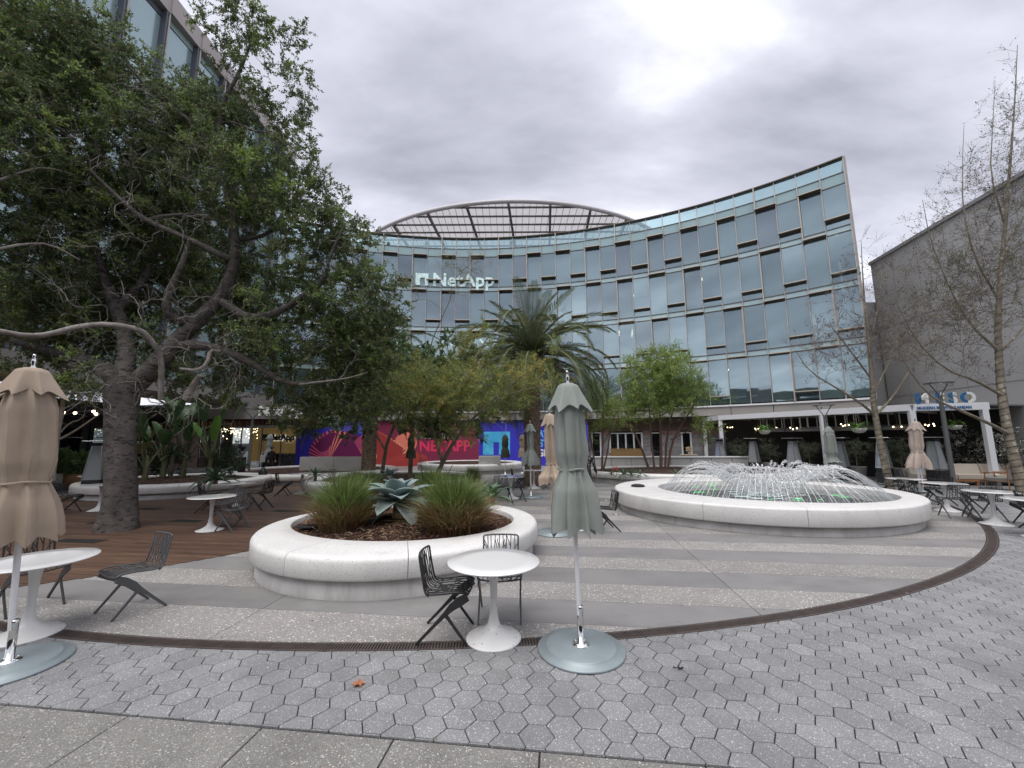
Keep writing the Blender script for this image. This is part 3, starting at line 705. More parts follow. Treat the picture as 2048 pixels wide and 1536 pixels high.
def bulb_cluster(name, pts, r, m, label, cat, group=None, cord=True):
    p0 = Vector(pts[0]); root = empty(name, p0, 0, label, cat, group)
    for p in pts:
        q_ = Vector(p)-p0; MB().lathe([(0, -r), (r*.7, -r*.7), (r, 0), (r*.7, r*.7), (0, r)], 8, q_).build('bulb', m, root)
        if cord: MB().tube([q_+Vector((0, 0, r)), q_+Vector((0, 0, .5))], .008, n=4).build('cord', m_box, root)
    return root
for px, py, lb in [(1229, 879, 'first from the left'), (1240, 883, 'second from the left'), (1254, 884, 'third from the left'), (1268, 881, 'fourth from the left')]:
    p = at(px, py, cyl(RW-.0, thpx(px, RW), 0).y+.6); bulb_cluster('pendant_lamp', [p], .13, m_glow, f'warm globe lamp inside the wide white framed window, {lb}', 'pendant lamp', 'globe lamps inside the restaurant window')
# planter trough with reed screen under the wide window, and timber stand
RS = RW-.5
tr = empty('window_trough', (0, 0, 0), 0, 'orange trough with reed screen below the wide restaurant window', 'planter')
arcband('trough', RS, RS+.35, .45, .68, thpx(1220, RS), thpx(1287, RS), mat('terracotta_orange', (.42, .12, .05), .7), tr, n=4)
m_reed = mat('reed', (.34, .22, .09), .8, var=(.22, .14, .06), vscale=30); mb = MB()
for i in range(95):
    t = thpx(1220, RS)+(thpx(1286, RS)-thpx(1220, RS))*(i+random.random()*.6)/95; h = .62+random.uniform(-.05, .06); p = cyl(RS+.1, t, .64); mb.box((p.x, p.y, .64+h/2), (.022, .03, h), ry=random.uniform(-.02, .02))
mb.build('reed_screen', m_reed, tr)['kind'] = 'stuff'
st = empty('serving_stand', cyl(RW-.8, thpx(1376, RW-.8), 0), 0, 'brown timber stand with pale top under the narrow restaurant window', 'stand')
st.rotation_euler.z = -thpx(1376, RW); MB().box((0, 0, .42), (.95, .5, .84)).build('cabinet', mat('stand_brown', (.13, .08, .055), .7), st); MB().box((0, 0, .875), (1.05, .58, .05)).build('top', mat('stand_top', (.5, .42, .33), .6), st)
bq = empty('dried_bouquet', cyl(RW-.8, thpx(1377, RW-.8), .9), 0, 'cream dried flower bunch standing on the brown timber stand', 'bouquet')
mb = MB(); mb.lathe([(.0, 0), (.08, 0), (.1, .15), (.07, .2)], 10); mb.build('pot', mat('cream_pot', (.5, .42, .3), .7), bq); mb = MB()
for i in range(60):
    a = random.uniform(0, 6.28); r = random.uniform(.02, .22); z = .2+random.uniform(.02, .3); mb.box((r*math.cos(a), r*math.sin(a), z), (.05, .03, .05), rz=a, rx=random.random())
mb.build('flowers', mat('dried_flower', (.55, .42, .26), .8), bq)

# --- lobby to the left of the hoarding
lb = empty('lobby', (0, 0, 0), 0, 'warm lit lobby with slatted timber ceiling left of the blue hoarding', 'lobby')
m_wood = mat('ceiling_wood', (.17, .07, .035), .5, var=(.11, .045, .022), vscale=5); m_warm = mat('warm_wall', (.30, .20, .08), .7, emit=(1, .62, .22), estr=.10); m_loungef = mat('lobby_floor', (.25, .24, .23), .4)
def yl(px, Y): p = ray(px, 880); return p.x/p.y*Y
YL = 27.5
MB().box((yl(480, 29)-1.5, 29.5, 3.25), (15, 8, .12)).build('ceiling', m_wood, lb)
mb = MB()
for i in range(50): mb.box((yl(560, 25.4)-8.8+i*.23, 25.55, 2.98), (.09, .25, .45))
mb.build('ceiling_slats', m_wood, lb)['kind'] = 'stuff'
MB().box((yl(480, 29)-1.5, 25.3, 3.75), (16, .5, .9)).build('fascia', m_fasc, lb)
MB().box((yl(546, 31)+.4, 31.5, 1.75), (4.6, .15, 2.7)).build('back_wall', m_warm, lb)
MB().box((yl(425, 31)-1.5, 31.6, 1.6), (5.2, .15, 3.2)).build('side_wall', m_wood, lb)
MB().box((yl(565, 31)+.5, 30.4, .5), (2.8, .7, 1.0)).build('reception_counter', mat('counter_dark', (.03, .025, .022), .3), lb)
MB().box((yl(470, 29)-2.0, 25.2, .14), (17, .3, .26)).build('plinth', m_white, lb)
MB().box((-18.5, 30, .01), (22, 12, .02)).build('floor', m_loungef, lb)
m_lg = glassmat('lobby_glass', .05, (.8, .82, .8), .88, (.1, .1, .1))
for i, (a, b) in enumerate([(400, 440), (440, 482), (482, 523), (523, 562), (562, 594)]):
    xa, xb = yl(a, 25.4), yl(b, 25.4); MB().box(((xa+xb)/2, 25.42, 1.55), (xb-xa-.06, .02, 2.5)).build('glass_panel', m_lg, lb)
    MB().box((xa, 25.42, 1.55), (.05, .06, 2.55)).build('post', m_steel, lb)
MB().box((yl(538, 25.4), 25.42, 2.82), (3.0, .12, .16)).build('door_header', m_steel, lb)
for x in (-1, 1): MB().tube([(yl(523, 25.3)+x*.13, 25.32, .5), (yl(523, 25.3)+x*.13, 25.32, 2.1)], .02, n=6).build('door_pull', m_steel, lb)
me = text_mesh('NetApp', .62, .03, .035)
o = obj('sign_lettering', me, mat('sign_black', (.01, .01, .01), .4), lb, (yl(531, 31), 31.32, 2.0), (math.pi/2, 0, 0))
me = text_mesh('NetApp', .62, .01, .06); obj('sign_halo', me, mat('sign_halo', (.8, .78, .7), .5, emit=(1, .95, .85), estr=.6), lb, (yl(531, 31)+.03, 31.38, 1.97), (math.pi/2, 0, 0))
MB().box((yl(524, 31), 31.32, 2.2), (.42, .06, .5)).build('sign_emblem', mat('sign_black2', (.01, .01, .01), .4), lb)
# fascia lettering, partly behind leaves
m_ltr = mat('white_letter', (.8, .8, .8), .5, emit=(1, 1, 1), estr=.05)
me = text_mesh('NetApp', .85, .05, .02); obj('fascia_lettering', me, m_ltr, lb, (yl(512, 25), 24.98, 3.5), (math.pi/2, 0, 0))
# lamp swarm under the ceiling
pts = []
for i in range(64): pts.append((yl(442+random.uniform(0, 68), 26.6), 26.6+random.uniform(-.3, .3), 2.55+random.uniform(-.12, .22)+(0 if i % 4 else -.35)))
bulb_cluster('lamp_swarm', pts[:60], .032, m_glow2, 'dense swarm of small warm lamps hanging under the lobby ceiling', 'lamp cluster', cord=False)

# --- dark cafe on the far left
cf = empty('dark_cafe', (0, 0, 0), 0, 'dark navy cafe front behind the oak trunk on the far left', 'cafe')
m_navy = mat('navy_paint', (.012, .016, .028), .45); m_navy2 = mat('navy_panel', (.022, .026, .038), .5)
cxa = -23.2
MB().box((cxa-.2, 18, 1.65), (.3, 19, 3.3)).build('wall', m_navy, cf)
MB().box((cxa+.9, 18, 3.62), (2.6, 19.5, .62)).build('fascia', mat('cafe_fascia', (.05, .05, .055), .7), cf)
MB().box((cxa+.9, 18, 3.29), (2.4, 19.4, .04)).build('soffit', mat('cafe_soffit', (.02, .02, .022), .7), cf)
for i in range(8):
    y = 9.6+i*2.25; fr = obj('window', MB().box((cxa-.02, y, 1.7), (.06, 1.9, 2.2)).mesh('window'), m_navy2, cf); MB().box((cxa+.03, y, 1.7), (.03, 1.6, 1.9)).build('pane', m_dwin, fr); MB().box((cxa+.06, y, 2.15), (.03, 1.7, .05)).build('glazing_bar', m_steel if i in (3, 5) else m_navy2, fr)
m_mural = mat('mural_white', (.8, .8, .78), .6)
mb = MB(); cy_ = 19.3; mb.add([(cxa+.10, cy_-.55, .95), (cxa+.10, cy_+.55, .95), (cxa+.10, cy_+.62, 2.3), (cxa+.10, cy_+.35, 2.75), (cxa+.10, cy_-.35, 2.75), (cxa+.10, cy_-.62, 2.3)], [(0, 1, 2, 3, 4, 5)]); mb.box((cxa+.08, cy_, 1.7), (.03, 1.1, 1.5)); mb.build('poster', m_mural, cf)
lst = []
for (px, py) in [(0, 818), (5, 815), (10, 818), (16, 815), (22, 817)]: lst.append(at(px, py, 13.5))
bulb_cluster('string_light', lst, .04, m_glow, 'warm string of bulbs at the left picture edge above the cafe', 'string light', cord=False)
for k_, ((px, py), lb_) in enumerate(zip([(107, 825), (127, 825), (150, 826), (187, 823), (192, 828)], ['just right of the tan parasol', 'beside the pale slim trunk', 'between slim trunk and oak', 'highest beside the oak trunk', 'lowest beside the oak trunk'])):
    bulb_cluster('festoon_bulb', [at(px, py, 17)], .06, m_glow2, f'festoon bulb on the cafe fascia, {lb_}', 'bulb', cord=False)

# ================================================================ PERGOLA
pg = empty('pergola', (0, 0, 0), 0, 'white steel pergola with restaurant letters on its beam at the right', 'pergola')
m_perg = mat('pergola_white', (.74, .76, .79), .45)
PB, PD, PE, PA = Vector((12.9, 24.9, 0)), Vector((17.25, 17.3, 0)), Vector((19.62, 16.65, 0)), Vector((12.9, 27.0, 0))
ZT = 3.36
def beam(a, b, z, h, t, name='beam', par=pg, m=m_perg):
    d = b-a; mb = MB(); mb.box((0, 0, 0), (d.length, t, h)); return mb.build(name, m, par, loc=((a+b)/2+Vector((0, 0, z))), rot=math.atan2(d.y, d.x))
beam(PB, PD, ZT-.14, .28, .2); beam(PD+Vector((.1, 0, 0)), PE+(PE-PD)*.06, ZT-.141, .30, .21); beam(PA, PB, ZT-.142, .28, .19)
for p in (PB, PB+(PD-PB)*.62, PD, PE, PA): MB().box((p.x, p.y+.0, (ZT-.28)/2), (.2, .2, ZT-.29), rz=-.25).build('column', m_perg, pg)
back = [PA+Vector((4.5, 1.5, 0)), PE+Vector((3.2, 3.0, 0))]
MB().prism([(PA.x, PA.y), (PB.x, PB.y), (PD.x, PD.y), (PE.x, PE.y), (22.2, 17.3), (22.8, 24), (18.5, 28)][::-1], ZT-.10, ZT-.04).build('roof_sheet', mat('pergola_roof', (.20, .20, .205), .7), pg)
dpe = (PD-PB).normalized(); npe = Vector((-dpe.y, dpe.x, 0)); npe = npe if npe.x > 0 else -npe
for i in range(13):
    p = PB+(PD-PB)*((i+.5)/13); beam(p+npe*.15, p+npe*4.6, ZT-.2, .12, .06, 'rafter')
    if i % 3 == 1: pass
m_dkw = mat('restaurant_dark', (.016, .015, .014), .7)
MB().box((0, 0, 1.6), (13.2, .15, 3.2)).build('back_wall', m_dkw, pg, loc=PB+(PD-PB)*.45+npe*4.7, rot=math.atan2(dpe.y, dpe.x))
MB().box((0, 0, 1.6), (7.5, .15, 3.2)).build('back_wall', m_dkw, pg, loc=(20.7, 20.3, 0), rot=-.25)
for i in range(7):
    p = PB+(PD-PB)*(.03+i*.085)+npe*4.5
    MB().box((0, 0, 1.4), (.14, .12, 2.8)).build('door_frame', mat('door_post', (.16, .15, .14), .6) if i == 0 else bpy.data.materials['door_post'], pg, loc=p, rot=math.atan2(dpe.y, dpe.x))
# infrared heaters on drop rods
m_gm = mat('heater_grey', (.26, .26, .265), .45)
for i, t in enumerate((.28, .40, .52, .64, .76, .88)):
    p = PB+(PD-PB)*t+npe*(1.0+(i % 2)*.5); r = empty('ceiling_heater', (p.x, p.y, 2.42), math.atan2(dpe.y, dpe.x)+.15, 'grey strip heater on rods under the pergola roof, '+['nearest the left corner','second from the left corner','third from the left corner','third from the tall right column','second from the tall right column','nearest the tall right column'][i], 'heater', 'strip heaters under the pergola')
    MB().box((0, 0, 0), (1.3, .22, .16), rx=.45).build('housing', m_gm, r)
    for x in (-.55, -.2, .2, .55): MB().tube([(x, 0, .08), (x, 0, .84)], .022, n=6).build('rod', m_perg, r)
# starburst pendant lamps
for i, (px, py, Y, lb_) in enumerate([(1588, 857, 21, 'right of the first hanging basket'), (1460, 855, 25, 'nearest the left corner column'), (1551, 857, 22.5, 'just right of the left hanging basket'), (1640, 856, 21, 'above the right green parasol'), (1690, 850, 19.5, 'left of the middle hanging basket'), (1795, 855, 18, 'right of the slim wrapped trunk'), (1860, 850, 18.6, 'in the bay under the blue letters'), (1953, 843, 18.4, 'in the far right pergola bay'), (1516, 858, 24, 'left of the left hanging basket')]):
    p = at(px, py, Y+.8); r = empty('pendant_lamp', p, 0, f'starburst pendant lamp with warm bulbs in the pergola, {lb_}', 'pendant lamp', 'starburst pendants in the pergola'); n_ = 3 if i % 2 else 5
    MB().tube([(0, 0, .05), (0, 0, max(.15, 3.2-p.z))], .012, n=5).build('rod', m_box, r)
    for k in range(n_):
        a = k*2*math.pi/n_+i; e_ = Vector((math.cos(a)*.16, math.sin(a)*.16, .05*math.sin(3*a))); MB().tube([(0, 0, .03), e_], .007, n=4).build('arm', m_box, r); MB().lathe([(0, -.03), (.022, -.018), (.028, 0), (.018, .022), (0, .03)], 8, e_).build('bulb', m_glow2, r)
# letters on the beam
sg = empty('beam_sign', (PD+PE)/2, 0, 'blue and white letters MESO standing on the pergola beam', 'sign')
sg.location = (0, 0, 0)
m_sblue = mat('sign_blue', (.02, .13, .30), .45); m_swhite = mat('sign_white', (.74, .74, .72), .45)
de = (PE-PD).normalized(); ae = math.atan2(de.y, de.x); o0 = PD+de*.26+Vector((de.y, -de.x, 0))*.06
def letter(s, x, font, split):
    me = text_mesh(s, font, .035, .02); bm = bmesh.new(); bm.from_mesh(me); xs_ = [v.co.x for v in bm.verts]; x0_, x1_ = min(xs_), max(xs_); cut = x0_+(x1_-x0_)*split
    bmesh.ops.bisect_plane(bm, geom=bm.verts[:]+bm.edges[:]+bm.faces[:], plane_co=(cut, 0, 0), plane_no=(1, 0, 0))
    for f_ in bm.faces: f_.material_index = 0 if f_.calc_center_median().x < cut else 1
    bm.to_mesh(me); bm.free(); return obj('letter', me, [m_sblue, m_swhite], sg, o0+de*x+Vector((0, 0, ZT+.02)), (math.pi/2, 0, ae))
for s, x, sp in (('M', -.10, .42), ('E', .60, .55), ('S', 1.06, .5), ('O', 1.46, .42)): letter(s, x, .62, sp)
me = text_mesh('MODERN MEDITERRANEAN', .17, .004, .006); wd = max(v.co.x for v in me.vertices); obj('beam_lettering', me, m_sblue, sg, PD+de*.16+Vector((de.y, -de.x, 0))*.112+Vector((0, 0, ZT-.235)), (math.pi/2, 0, ae)).scale = (1.85/wd, 1, 1)
# dark flowering green wall with blossoms between the last columns
# ================================================================ PLANTERS AND FOUNTAIN
m_terr = mat('white_terrazzo', (.76, .75, .73), .42, var=(.70, .69, .67), vscale=2.5, cracks=((3, 3, .9), .56, 1.0, (.46, .44, .41), 1), spots=[(85, .16, (.50, .485, .47)), (120, .1, (.80, .79, .77)), (60, .03, (.40, .38, .36))], bump=.08, bscale=90, island=.03)
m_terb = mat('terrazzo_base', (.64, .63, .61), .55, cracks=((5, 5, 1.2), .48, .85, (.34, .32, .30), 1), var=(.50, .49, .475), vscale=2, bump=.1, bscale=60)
m_mulch = mat('bark_mulch', (.055, .026, .018), .95, var=(.03, .016, .012), vscale=14, bump=.8, bscale=45)
m_chips = [mat('bark_chip_dark', (.05, .024, .017), .9), mat('bark_chip_red', (.11, .045, .025), .9), mat('bark_chip_pale', (.26, .17, .10), .9)]
def ell(c, a, b, rot, th): x, y = a*math.cos(th), b*math.sin(th); return Vector((c[0]+x*math.cos(rot)-y*math.sin(rot), c[1]+x*math.sin(rot)+y*math.cos(rot), 0))
def ring_bench(root, oc, oa, ob, orot, ic, ia, ib, irot, zt, zb, nseg, off=.3, rb=.09, inset=.09, zin=None, deep=.25, sub=9, matc=None, only=None):
    """rounded cap ring in segments on a recessed base"""
    zin = zin if zin is not None else zt-deep
    for k in range(nseg):
        if only and not only(k): continue
        g_ = .0022/max(oa, 1)*2; a0 = 2*math.pi*k/nseg+off+g_; a1 = 2*math.pi*(k+1)/nseg+off-g_; P = []
        for i in range(sub+1):
            th = a0+(a1-a0)*i/sub; o = ell(oc, oa, ob, orot, th)
            # inner point in the same direction from the inner centre
            dv_ = (o-Vector((ic[0], ic[1], 0))); thi = math.atan2(dv_.y, dv_.x)-irot; ca, sa = math.cos(thi), math.sin(thi); rr = 1/math.sqrt((ca/ia)**2+(sa/ib)**2)
            n_ = Vector((ic[0], ic[1], 0))+ (Matrix.Rotation(irot, 3, 'Z') @ Vector((rr*ca, rr*sa, 0)))
            d = (o-n_); wd = d.length; d.normalize()
            pr_ = [(0.06, zb), (0.0, zb+.012)]  # distance in from outer edge, z
            pr_ = [(.10, zb), (.02, zb+.004), (0, zb+.03), (0, zt-rb)]+[(rb*(1-math.cos(t)), zt-rb+rb*math.sin(t)) for t in (R_(25), R_(50), R_(70), R_(90))]+[(wd*.6, zt+.002), (wd-.02, zt), (wd-.005, zt-.006), (wd, zt-.02), (wd, zin)]
            P.append([o-d*q+Vector((0, 0, z)) for q, z in pr_])
        P = np.array([[tuple(p) for p in r] for r in P]); vs_, fs_ = grid_mesh(P); mb = MB(); mb.add(vs_, fs_, 0, True); nn = P.shape[1]
        mb.add([tuple(p) for p in P[0]], [tuple(range(nn))]); mb.add([tuple(p) for p in P[-1]], [tuple(range(nn))[::-1]])
        o = mb.build('rim_segment', matc or m_terr, root)
    mb = MB(); n = 96; vs_ = []; fs_ = []
    for i in range(n):
        th = 2*math.pi*i/n; a = ell(oc, oa-inset, ob-inset, orot, th); b = ell(ic, ia+.03, ib+.03, irot, th); vs_ += [(a.x, a.y, .0), (a.x, a.y, zb+.05), (b.x, b.y, zb+.05), (b.x, b.y, 0)]
    for i in range(n):
        for j in range(3): a = i*4; b = ((i+1) % n)*4; fs_.append((a+j, b+j, b+j+1, a+j+1))
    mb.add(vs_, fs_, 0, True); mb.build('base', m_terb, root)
def soil(root, ic, ia, ib, irot, z, dome=.06, chips=0, cr=None, seed=1):
    n, m = 10, 72; vs_ = [(ic[0], ic[1], z+dome)]; fs_ = []; rg = np.random.default_rng(seed)
    for i in range(1, n+1):
        for j in range(m): t = i/n; p = ell(ic, (ia-.004)*t, (ib-.004)*t, irot, 2*math.pi*j/m); vs_.append((p.x, p.y, z+dome*(1-t*t)+(rg.uniform(-.012, .012) if i < n else 0)))
    for j in range(m): fs_.append((0, 1+j, 1+(j+1) % m))
    for i in range(n-1):
        for j in range(m): a = 1+i*m; fs_.append((a+j, a+m+j, a+m+(j+1) % m, a+(j+1) % m))
    mb = MB(); mb.add(vs_, fs_, 0, True); mb.build('soil', m_mulch, root)
    if chips:
        t = np.sqrt(rg.random(chips))*.985; th = rg.random(chips)*2*np.pi; x = ia*t*np.cos(th); y = ib*t*np.sin(th); c, s_ = math.cos(irot), math.sin(irot)
        cx = ic[0]+x*c-y*s_; cy = ic[1]+x*s_+y*c; cz = z+dome*(1-t*t)+.006+rg.random(chips)*.012
        a = rg.random(chips)*2*np.pi; ln = rg.uniform(.012, .045, chips); wd = rg.uniform(.004, .014, chips); tl = rg.normal(0, .35, chips)
        d = np.stack([np.cos(a), np.sin(a), tl*.6], 1)*ln[:, None]; e_ = np.stack([-np.sin(a), np.cos(a), rg.normal(0, .3, chips)], 1)*wd[:, None]; C = np.stack([cx, cy, cz], 1)
        o = polys('bark_chips', np.stack([C-d-e_, C+d-e_*.7, C+d*.9+e_, C-d*.8+e_*.8], 1), 4, m_chips, rg.choice(3, chips, p=[.5, .3, .2]), root); o['kind'] = 'stuff'

pl1 = empty('oval_planter', (0, 0, 0), 0, 'white terrazzo planter in the foreground holding the blue agave and two grass clumps', 'planter')
PO = ((-1.86, 7.27), 2.30, 2.24, R_(25)); PI_ = ((-1.93, 7.52), 1.96, 1.68, R_(-15))
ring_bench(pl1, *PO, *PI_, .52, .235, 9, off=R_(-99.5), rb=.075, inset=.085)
soil(pl1, *PI_, .42, dome=.10, chips=16000)
# --- fountain
fo = empty('fountain', (0, 0, 0), 0, 'round white fountain basin with arching water jets and green lights', 'fountain')
FO = ((6.55, 11.3), 3.68, 3.30, R_(8)); FI = ((6.86, 11.14), 2.74, 2.34, R_(-15))
ring_bench(fo, *FO, *FI, .55, .19, 12, off=R_(-80), rb=.045, inset=.12, zin=.1)
m_tile = mat('dark_basin', (.02, .035, .035), .3)
m_water = mat('fountain_water', (.012, .03, .03), .06, spec=.9, bump=.9, bscale=9)
m_water.node_tree.nodes['Principled BSDF'].inputs['Coat Weight'].default_value = .6
nb2 = [n for n in m_water.node_tree.nodes if n.type == 'BUMP'][0]; nb2.inputs['Distance'].default_value = .05
mb = MB(); n = 64; pts = [ell(*FI, 2*math.pi*i/n) for i in range(n)]; mb.add([(p.x, p.y, .40) for p in pts], [tuple(range(n))]); mb.build('water_surface', m_water, fo)
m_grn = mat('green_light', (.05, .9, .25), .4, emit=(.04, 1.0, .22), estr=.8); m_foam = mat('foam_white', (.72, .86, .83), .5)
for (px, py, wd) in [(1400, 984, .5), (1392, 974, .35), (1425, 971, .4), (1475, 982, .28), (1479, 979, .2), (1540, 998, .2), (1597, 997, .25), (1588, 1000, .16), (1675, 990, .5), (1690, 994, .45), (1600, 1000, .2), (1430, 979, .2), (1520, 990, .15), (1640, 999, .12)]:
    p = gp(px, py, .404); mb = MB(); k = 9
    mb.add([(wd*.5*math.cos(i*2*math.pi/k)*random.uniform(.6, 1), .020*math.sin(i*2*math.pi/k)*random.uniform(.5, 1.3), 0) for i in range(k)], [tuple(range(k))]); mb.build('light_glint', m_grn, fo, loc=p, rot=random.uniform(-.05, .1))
# jets
def jetmat():
    m = bpy.data.materials.new('water_jet'); m.use_nodes = True; t = m.node_tree; l = t.links; t.nodes.remove(t.nodes['Principled BSDF']); o = t.nodes['Material Output']
    d = N(t, 'ShaderNodeBsdfDiffuse'); d.inputs[0].default_value = (.92, .94, .96, 1); gl = N(t, 'ShaderNodeBsdfGlossy'); gl.inputs['Roughness'].default_value = .08; tr = N(t, 'ShaderNodeBsdfTransparent')
    a = N(t, 'ShaderNodeMixShader'); a.inputs[0].default_value = .35; l.new(d.outputs[0], a.inputs[1]); l.new(gl.outputs[0], a.inputs[2])
    b = N(t, 'ShaderNodeMixShader'); b.inputs[0].default_value = .35; l.new(a.outputs[0], b.inputs[1]); l.new(tr.outputs[0], b.inputs[2]); l.new(b.outputs[0], o.inputs[0]); return m
m_jet = jetmat(); ctr = Vector((FI[0][0], FI[0][1], 0)); drops = []
NJ = 118
for k in range(NJ):
    th = 2*math.pi*(k+.3*random.random())/NJ; s0 = ell(FI[0], FI[1]-.10, FI[2]-.10, FI[3], th)
    d = (ctr-s0); Lr = d.length*random.uniform(.72, .88); d.normalize(); hgt = random.uniform(.52, .84)
    def P(t, sp=0.0): 
        # parabola: up from the nozzle, over, and down towards the middle
        return s0+d*(Lr*t)+Vector((0, 0, .42+4*hgt*t*(1-t)))
    tb_ = random.uniform(.40, .62); pts = [P(i/14*tb_) for i in range(15)]
    MB().tube(pts, [.0038+.0034*abs(math.sin(i*1.7+k)) for i in range(15)], n=4, cap=False).build('water_jet', m_jet, fo)
    t = tb_
    while t < 1.0:
        t += random.uniform(.003, .009); q = P(min(t, 1)); q = q+Vector((random.gauss(0, .012+.03*(t-tb_)), random.gauss(0, .012+.03*(t-tb_)), random.gauss(0, .02))); drops.append((q, random.uniform(.008, .017)*(1.25-.45*t)))
for k in range(9):   # short upright plumes in the middle
    a = random.uniform(0, 6.28); r = random.uniform(0, .5); c0 = ctr+Vector((r*math.cos(a), r*math.sin(a), .4)); h = random.uniform(.35, .75)
    for j in range(60): t = random.random(); drops.append((c0+Vector((random.gauss(0, .03+.05*t), random.gauss(0, .03+.05*t), h*t)), random.uniform(.007, .015)))
for k in range(700):  # splash
    a = random.uniform(0, 6.28); r = abs(random.gauss(.0, .9)); drops.append((ctr+Vector((r*math.cos(a)*1.15, r*math.sin(a), .41+abs(random.gauss(0, .06)))), random.uniform(.006, .013)))
V = []
for q, r in drops:
    x = Vector((r, 0, 0)); z = Vector((0, 0, r*random.uniform(1, 2.2))); y = Vector((0, r, 0)); a = [q+x, q+y, q-x, q-y]
    for i in range(4): V.append((a[i], a[(i+1) % 4], q+z)); V.append((a[(i+1) % 4], a[i], q-z))
o = polys('water_drops', np.array([[tuple(p) for p in f] for f in V]), 3, [m_jet], None, fo); o['kind'] = 'stuff'
mb = MB()
for k in range(42):
    a = random.uniform(0, 6.28); r = random.uniform(0, 1.0); kk = 8; c0 = ctr+Vector((r*1.2*math.cos(a)-.1, r*.75*math.sin(a), .406+.0015*(k % 4))); rr = random.uniform(.08, .26)
    mb.add([c0+Vector((rr*math.cos(i*2*math.pi/kk)*random.uniform(.5, 1.1), rr*.7*math.sin(i*2*math.pi/kk)*random.uniform(.5, 1.1), 0)) for i in range(kk)], [tuple(range(kk))])
mb.build('foam', m_foam, fo)['kind'] = 'stuff'
bagp = gp(1276, 973, .555); bg_ = empty('small_bag', bagp, 0, 'flat black pouch lying on the fountain rim', 'bag'); MB().lathe([(0, 0), (.17, .0), (.2, .02), (.17, .05), (0, .06)], 16).build('pouch', mat('black_cloth', (.012, .012, .016), .7), bg_); MB().tube([(-.12, .05, .062), (0, .07, .07), (.12, .05, .062)], .008, n=5).build('zip', m_steel, bg_)

# --- other planters
def planter(loc, rx, ry, rot, w_, zt, label, nseg=12, dome=.1, off=.3, chips=3000, name='round_planter', zb=.2):
    r = empty(name, (0, 0, 0), 0, label, 'planter'); ring_bench(r, loc, rx, ry, rot, loc, rx-w_, ry-w_, rot, zt, zb, nseg, off=off, inset=.12); soil(r, loc, rx-w_, ry-w_, rot, zt-.08, dome, chips); return r
PL2 = (-13.0, 16.1); planter(PL2, 3.1, 2.9, 0, .55, .48, 'long white planter of banana plants behind the oak trunk', off=.1)
PM = (-4.45, 16.1); planter(PM, 3.35, 3.2, 0, .55, .50, 'grey white planter behind the foreground one, with the feathery tree', off=.2)
PSL = (-10.4, 21.6); planter(PSL, 4.2, 4.1, 0, .7, .45, 'low white planter ring in front of the blue hoarding at left', off=.1)
PR = (8.6, 19.9); planter(PR, 5.2, 3.3, 0, .5, .45, 'wide white planter with yellow green trees behind the fountain', nseg=26, off=.02)
PF = (-2.6, 25.6); planter(PF, 3.3, 3.0, 0, .6, .55, 'distant white planter bench in front of the maroon hoarding', nseg=14)
m_conc = mat('pale_concrete', (.46, .45, .44), .7, var=(.40, .39, .385), vscale=2)
a = empty('backrest_wall', (0, 0, 0), 0, 'pale sloping bench back standing on the low planter by the blue hoarding', 'bench back')
x0_, x1_ = yl(604, 20.4), yl(738, 20.4)
for i in range(2):
    xa, xb = x0_+(x1_-x0_)*i/2+.01, x0_+(x1_-x0_)*(i+1)/2-.01
    MB().prism([(xa, 20.3), (xb, 20.3), (xb, 20.5), (xa, 20.5)], .36, 1.12, bevel=.02).build('back_panel', m_conc, a)
p = gp(980, 925, .45); b_ = empty('backrest_block', at(979, 928, 23.2), .1, 'single pale bench back block right of the maroon hoarding', 'bench back'); b_.location.z = .5
MB().prism([(-.62, -.15), (.62, -.15), (.55, .2), (-.58, .2)], 0, .52, bevel=.03).build('back_panel', m_conc, b_)
lw = empty('low_wall', (0, 0, 0), 0, 'low pale panelled wall behind the trees in front of the restaurant', 'wall')
for i in range(9):
    xa = 3.7+i*1.15; MB().box((xa+.57, 24.9-.12*i, .42), (1.13, .3, .84), rz=-.1).build('wall_panel', m_conc, lw)
MB().box((8.9, 24.42, .87), (10.4, .4, .06), rz=-.104).build('coping', m_white, lw)

# ================================================================ TABLES
m_tab = mat('white_table_gloss', (.80, .80, .80), .16, spec=.6, coat=.5); m_tbase = mat('white_table_base', (.76, .755, .745), .3, var=(.71, .705, .69), vscale=6, spots=[(38, .05, (.50, .48, .46))])
def make_table():
    r = empty('pedestal_table', (0, 0, 0), 0, 'x', 'table', 'white pedestal tables')
    MB().lathe([(0, .690), (.30, .692), (.44, .700), (.456, .706), (.458, .712), (.452, .7165), (.30, .7180), (0, .7185)], 56).build('tabletop', m_tab, r)
    pr_ = [(.268, 0), (.268, .006), (.262, .012), (.235, .022), (.19, .038), (.14, .06), (.095, .088), (.066, .122), (.048, .17), (.0375, .24), (.034, .32), (.0355, .42), (.041, .52), (.051, .60), (.066, .66), (.080, .689), (0, .6895)]
    MB().lathe(pr_, 40).build('pedestal', m_tbase, r); return r
T0 = make_table(); fT = kids(T0)
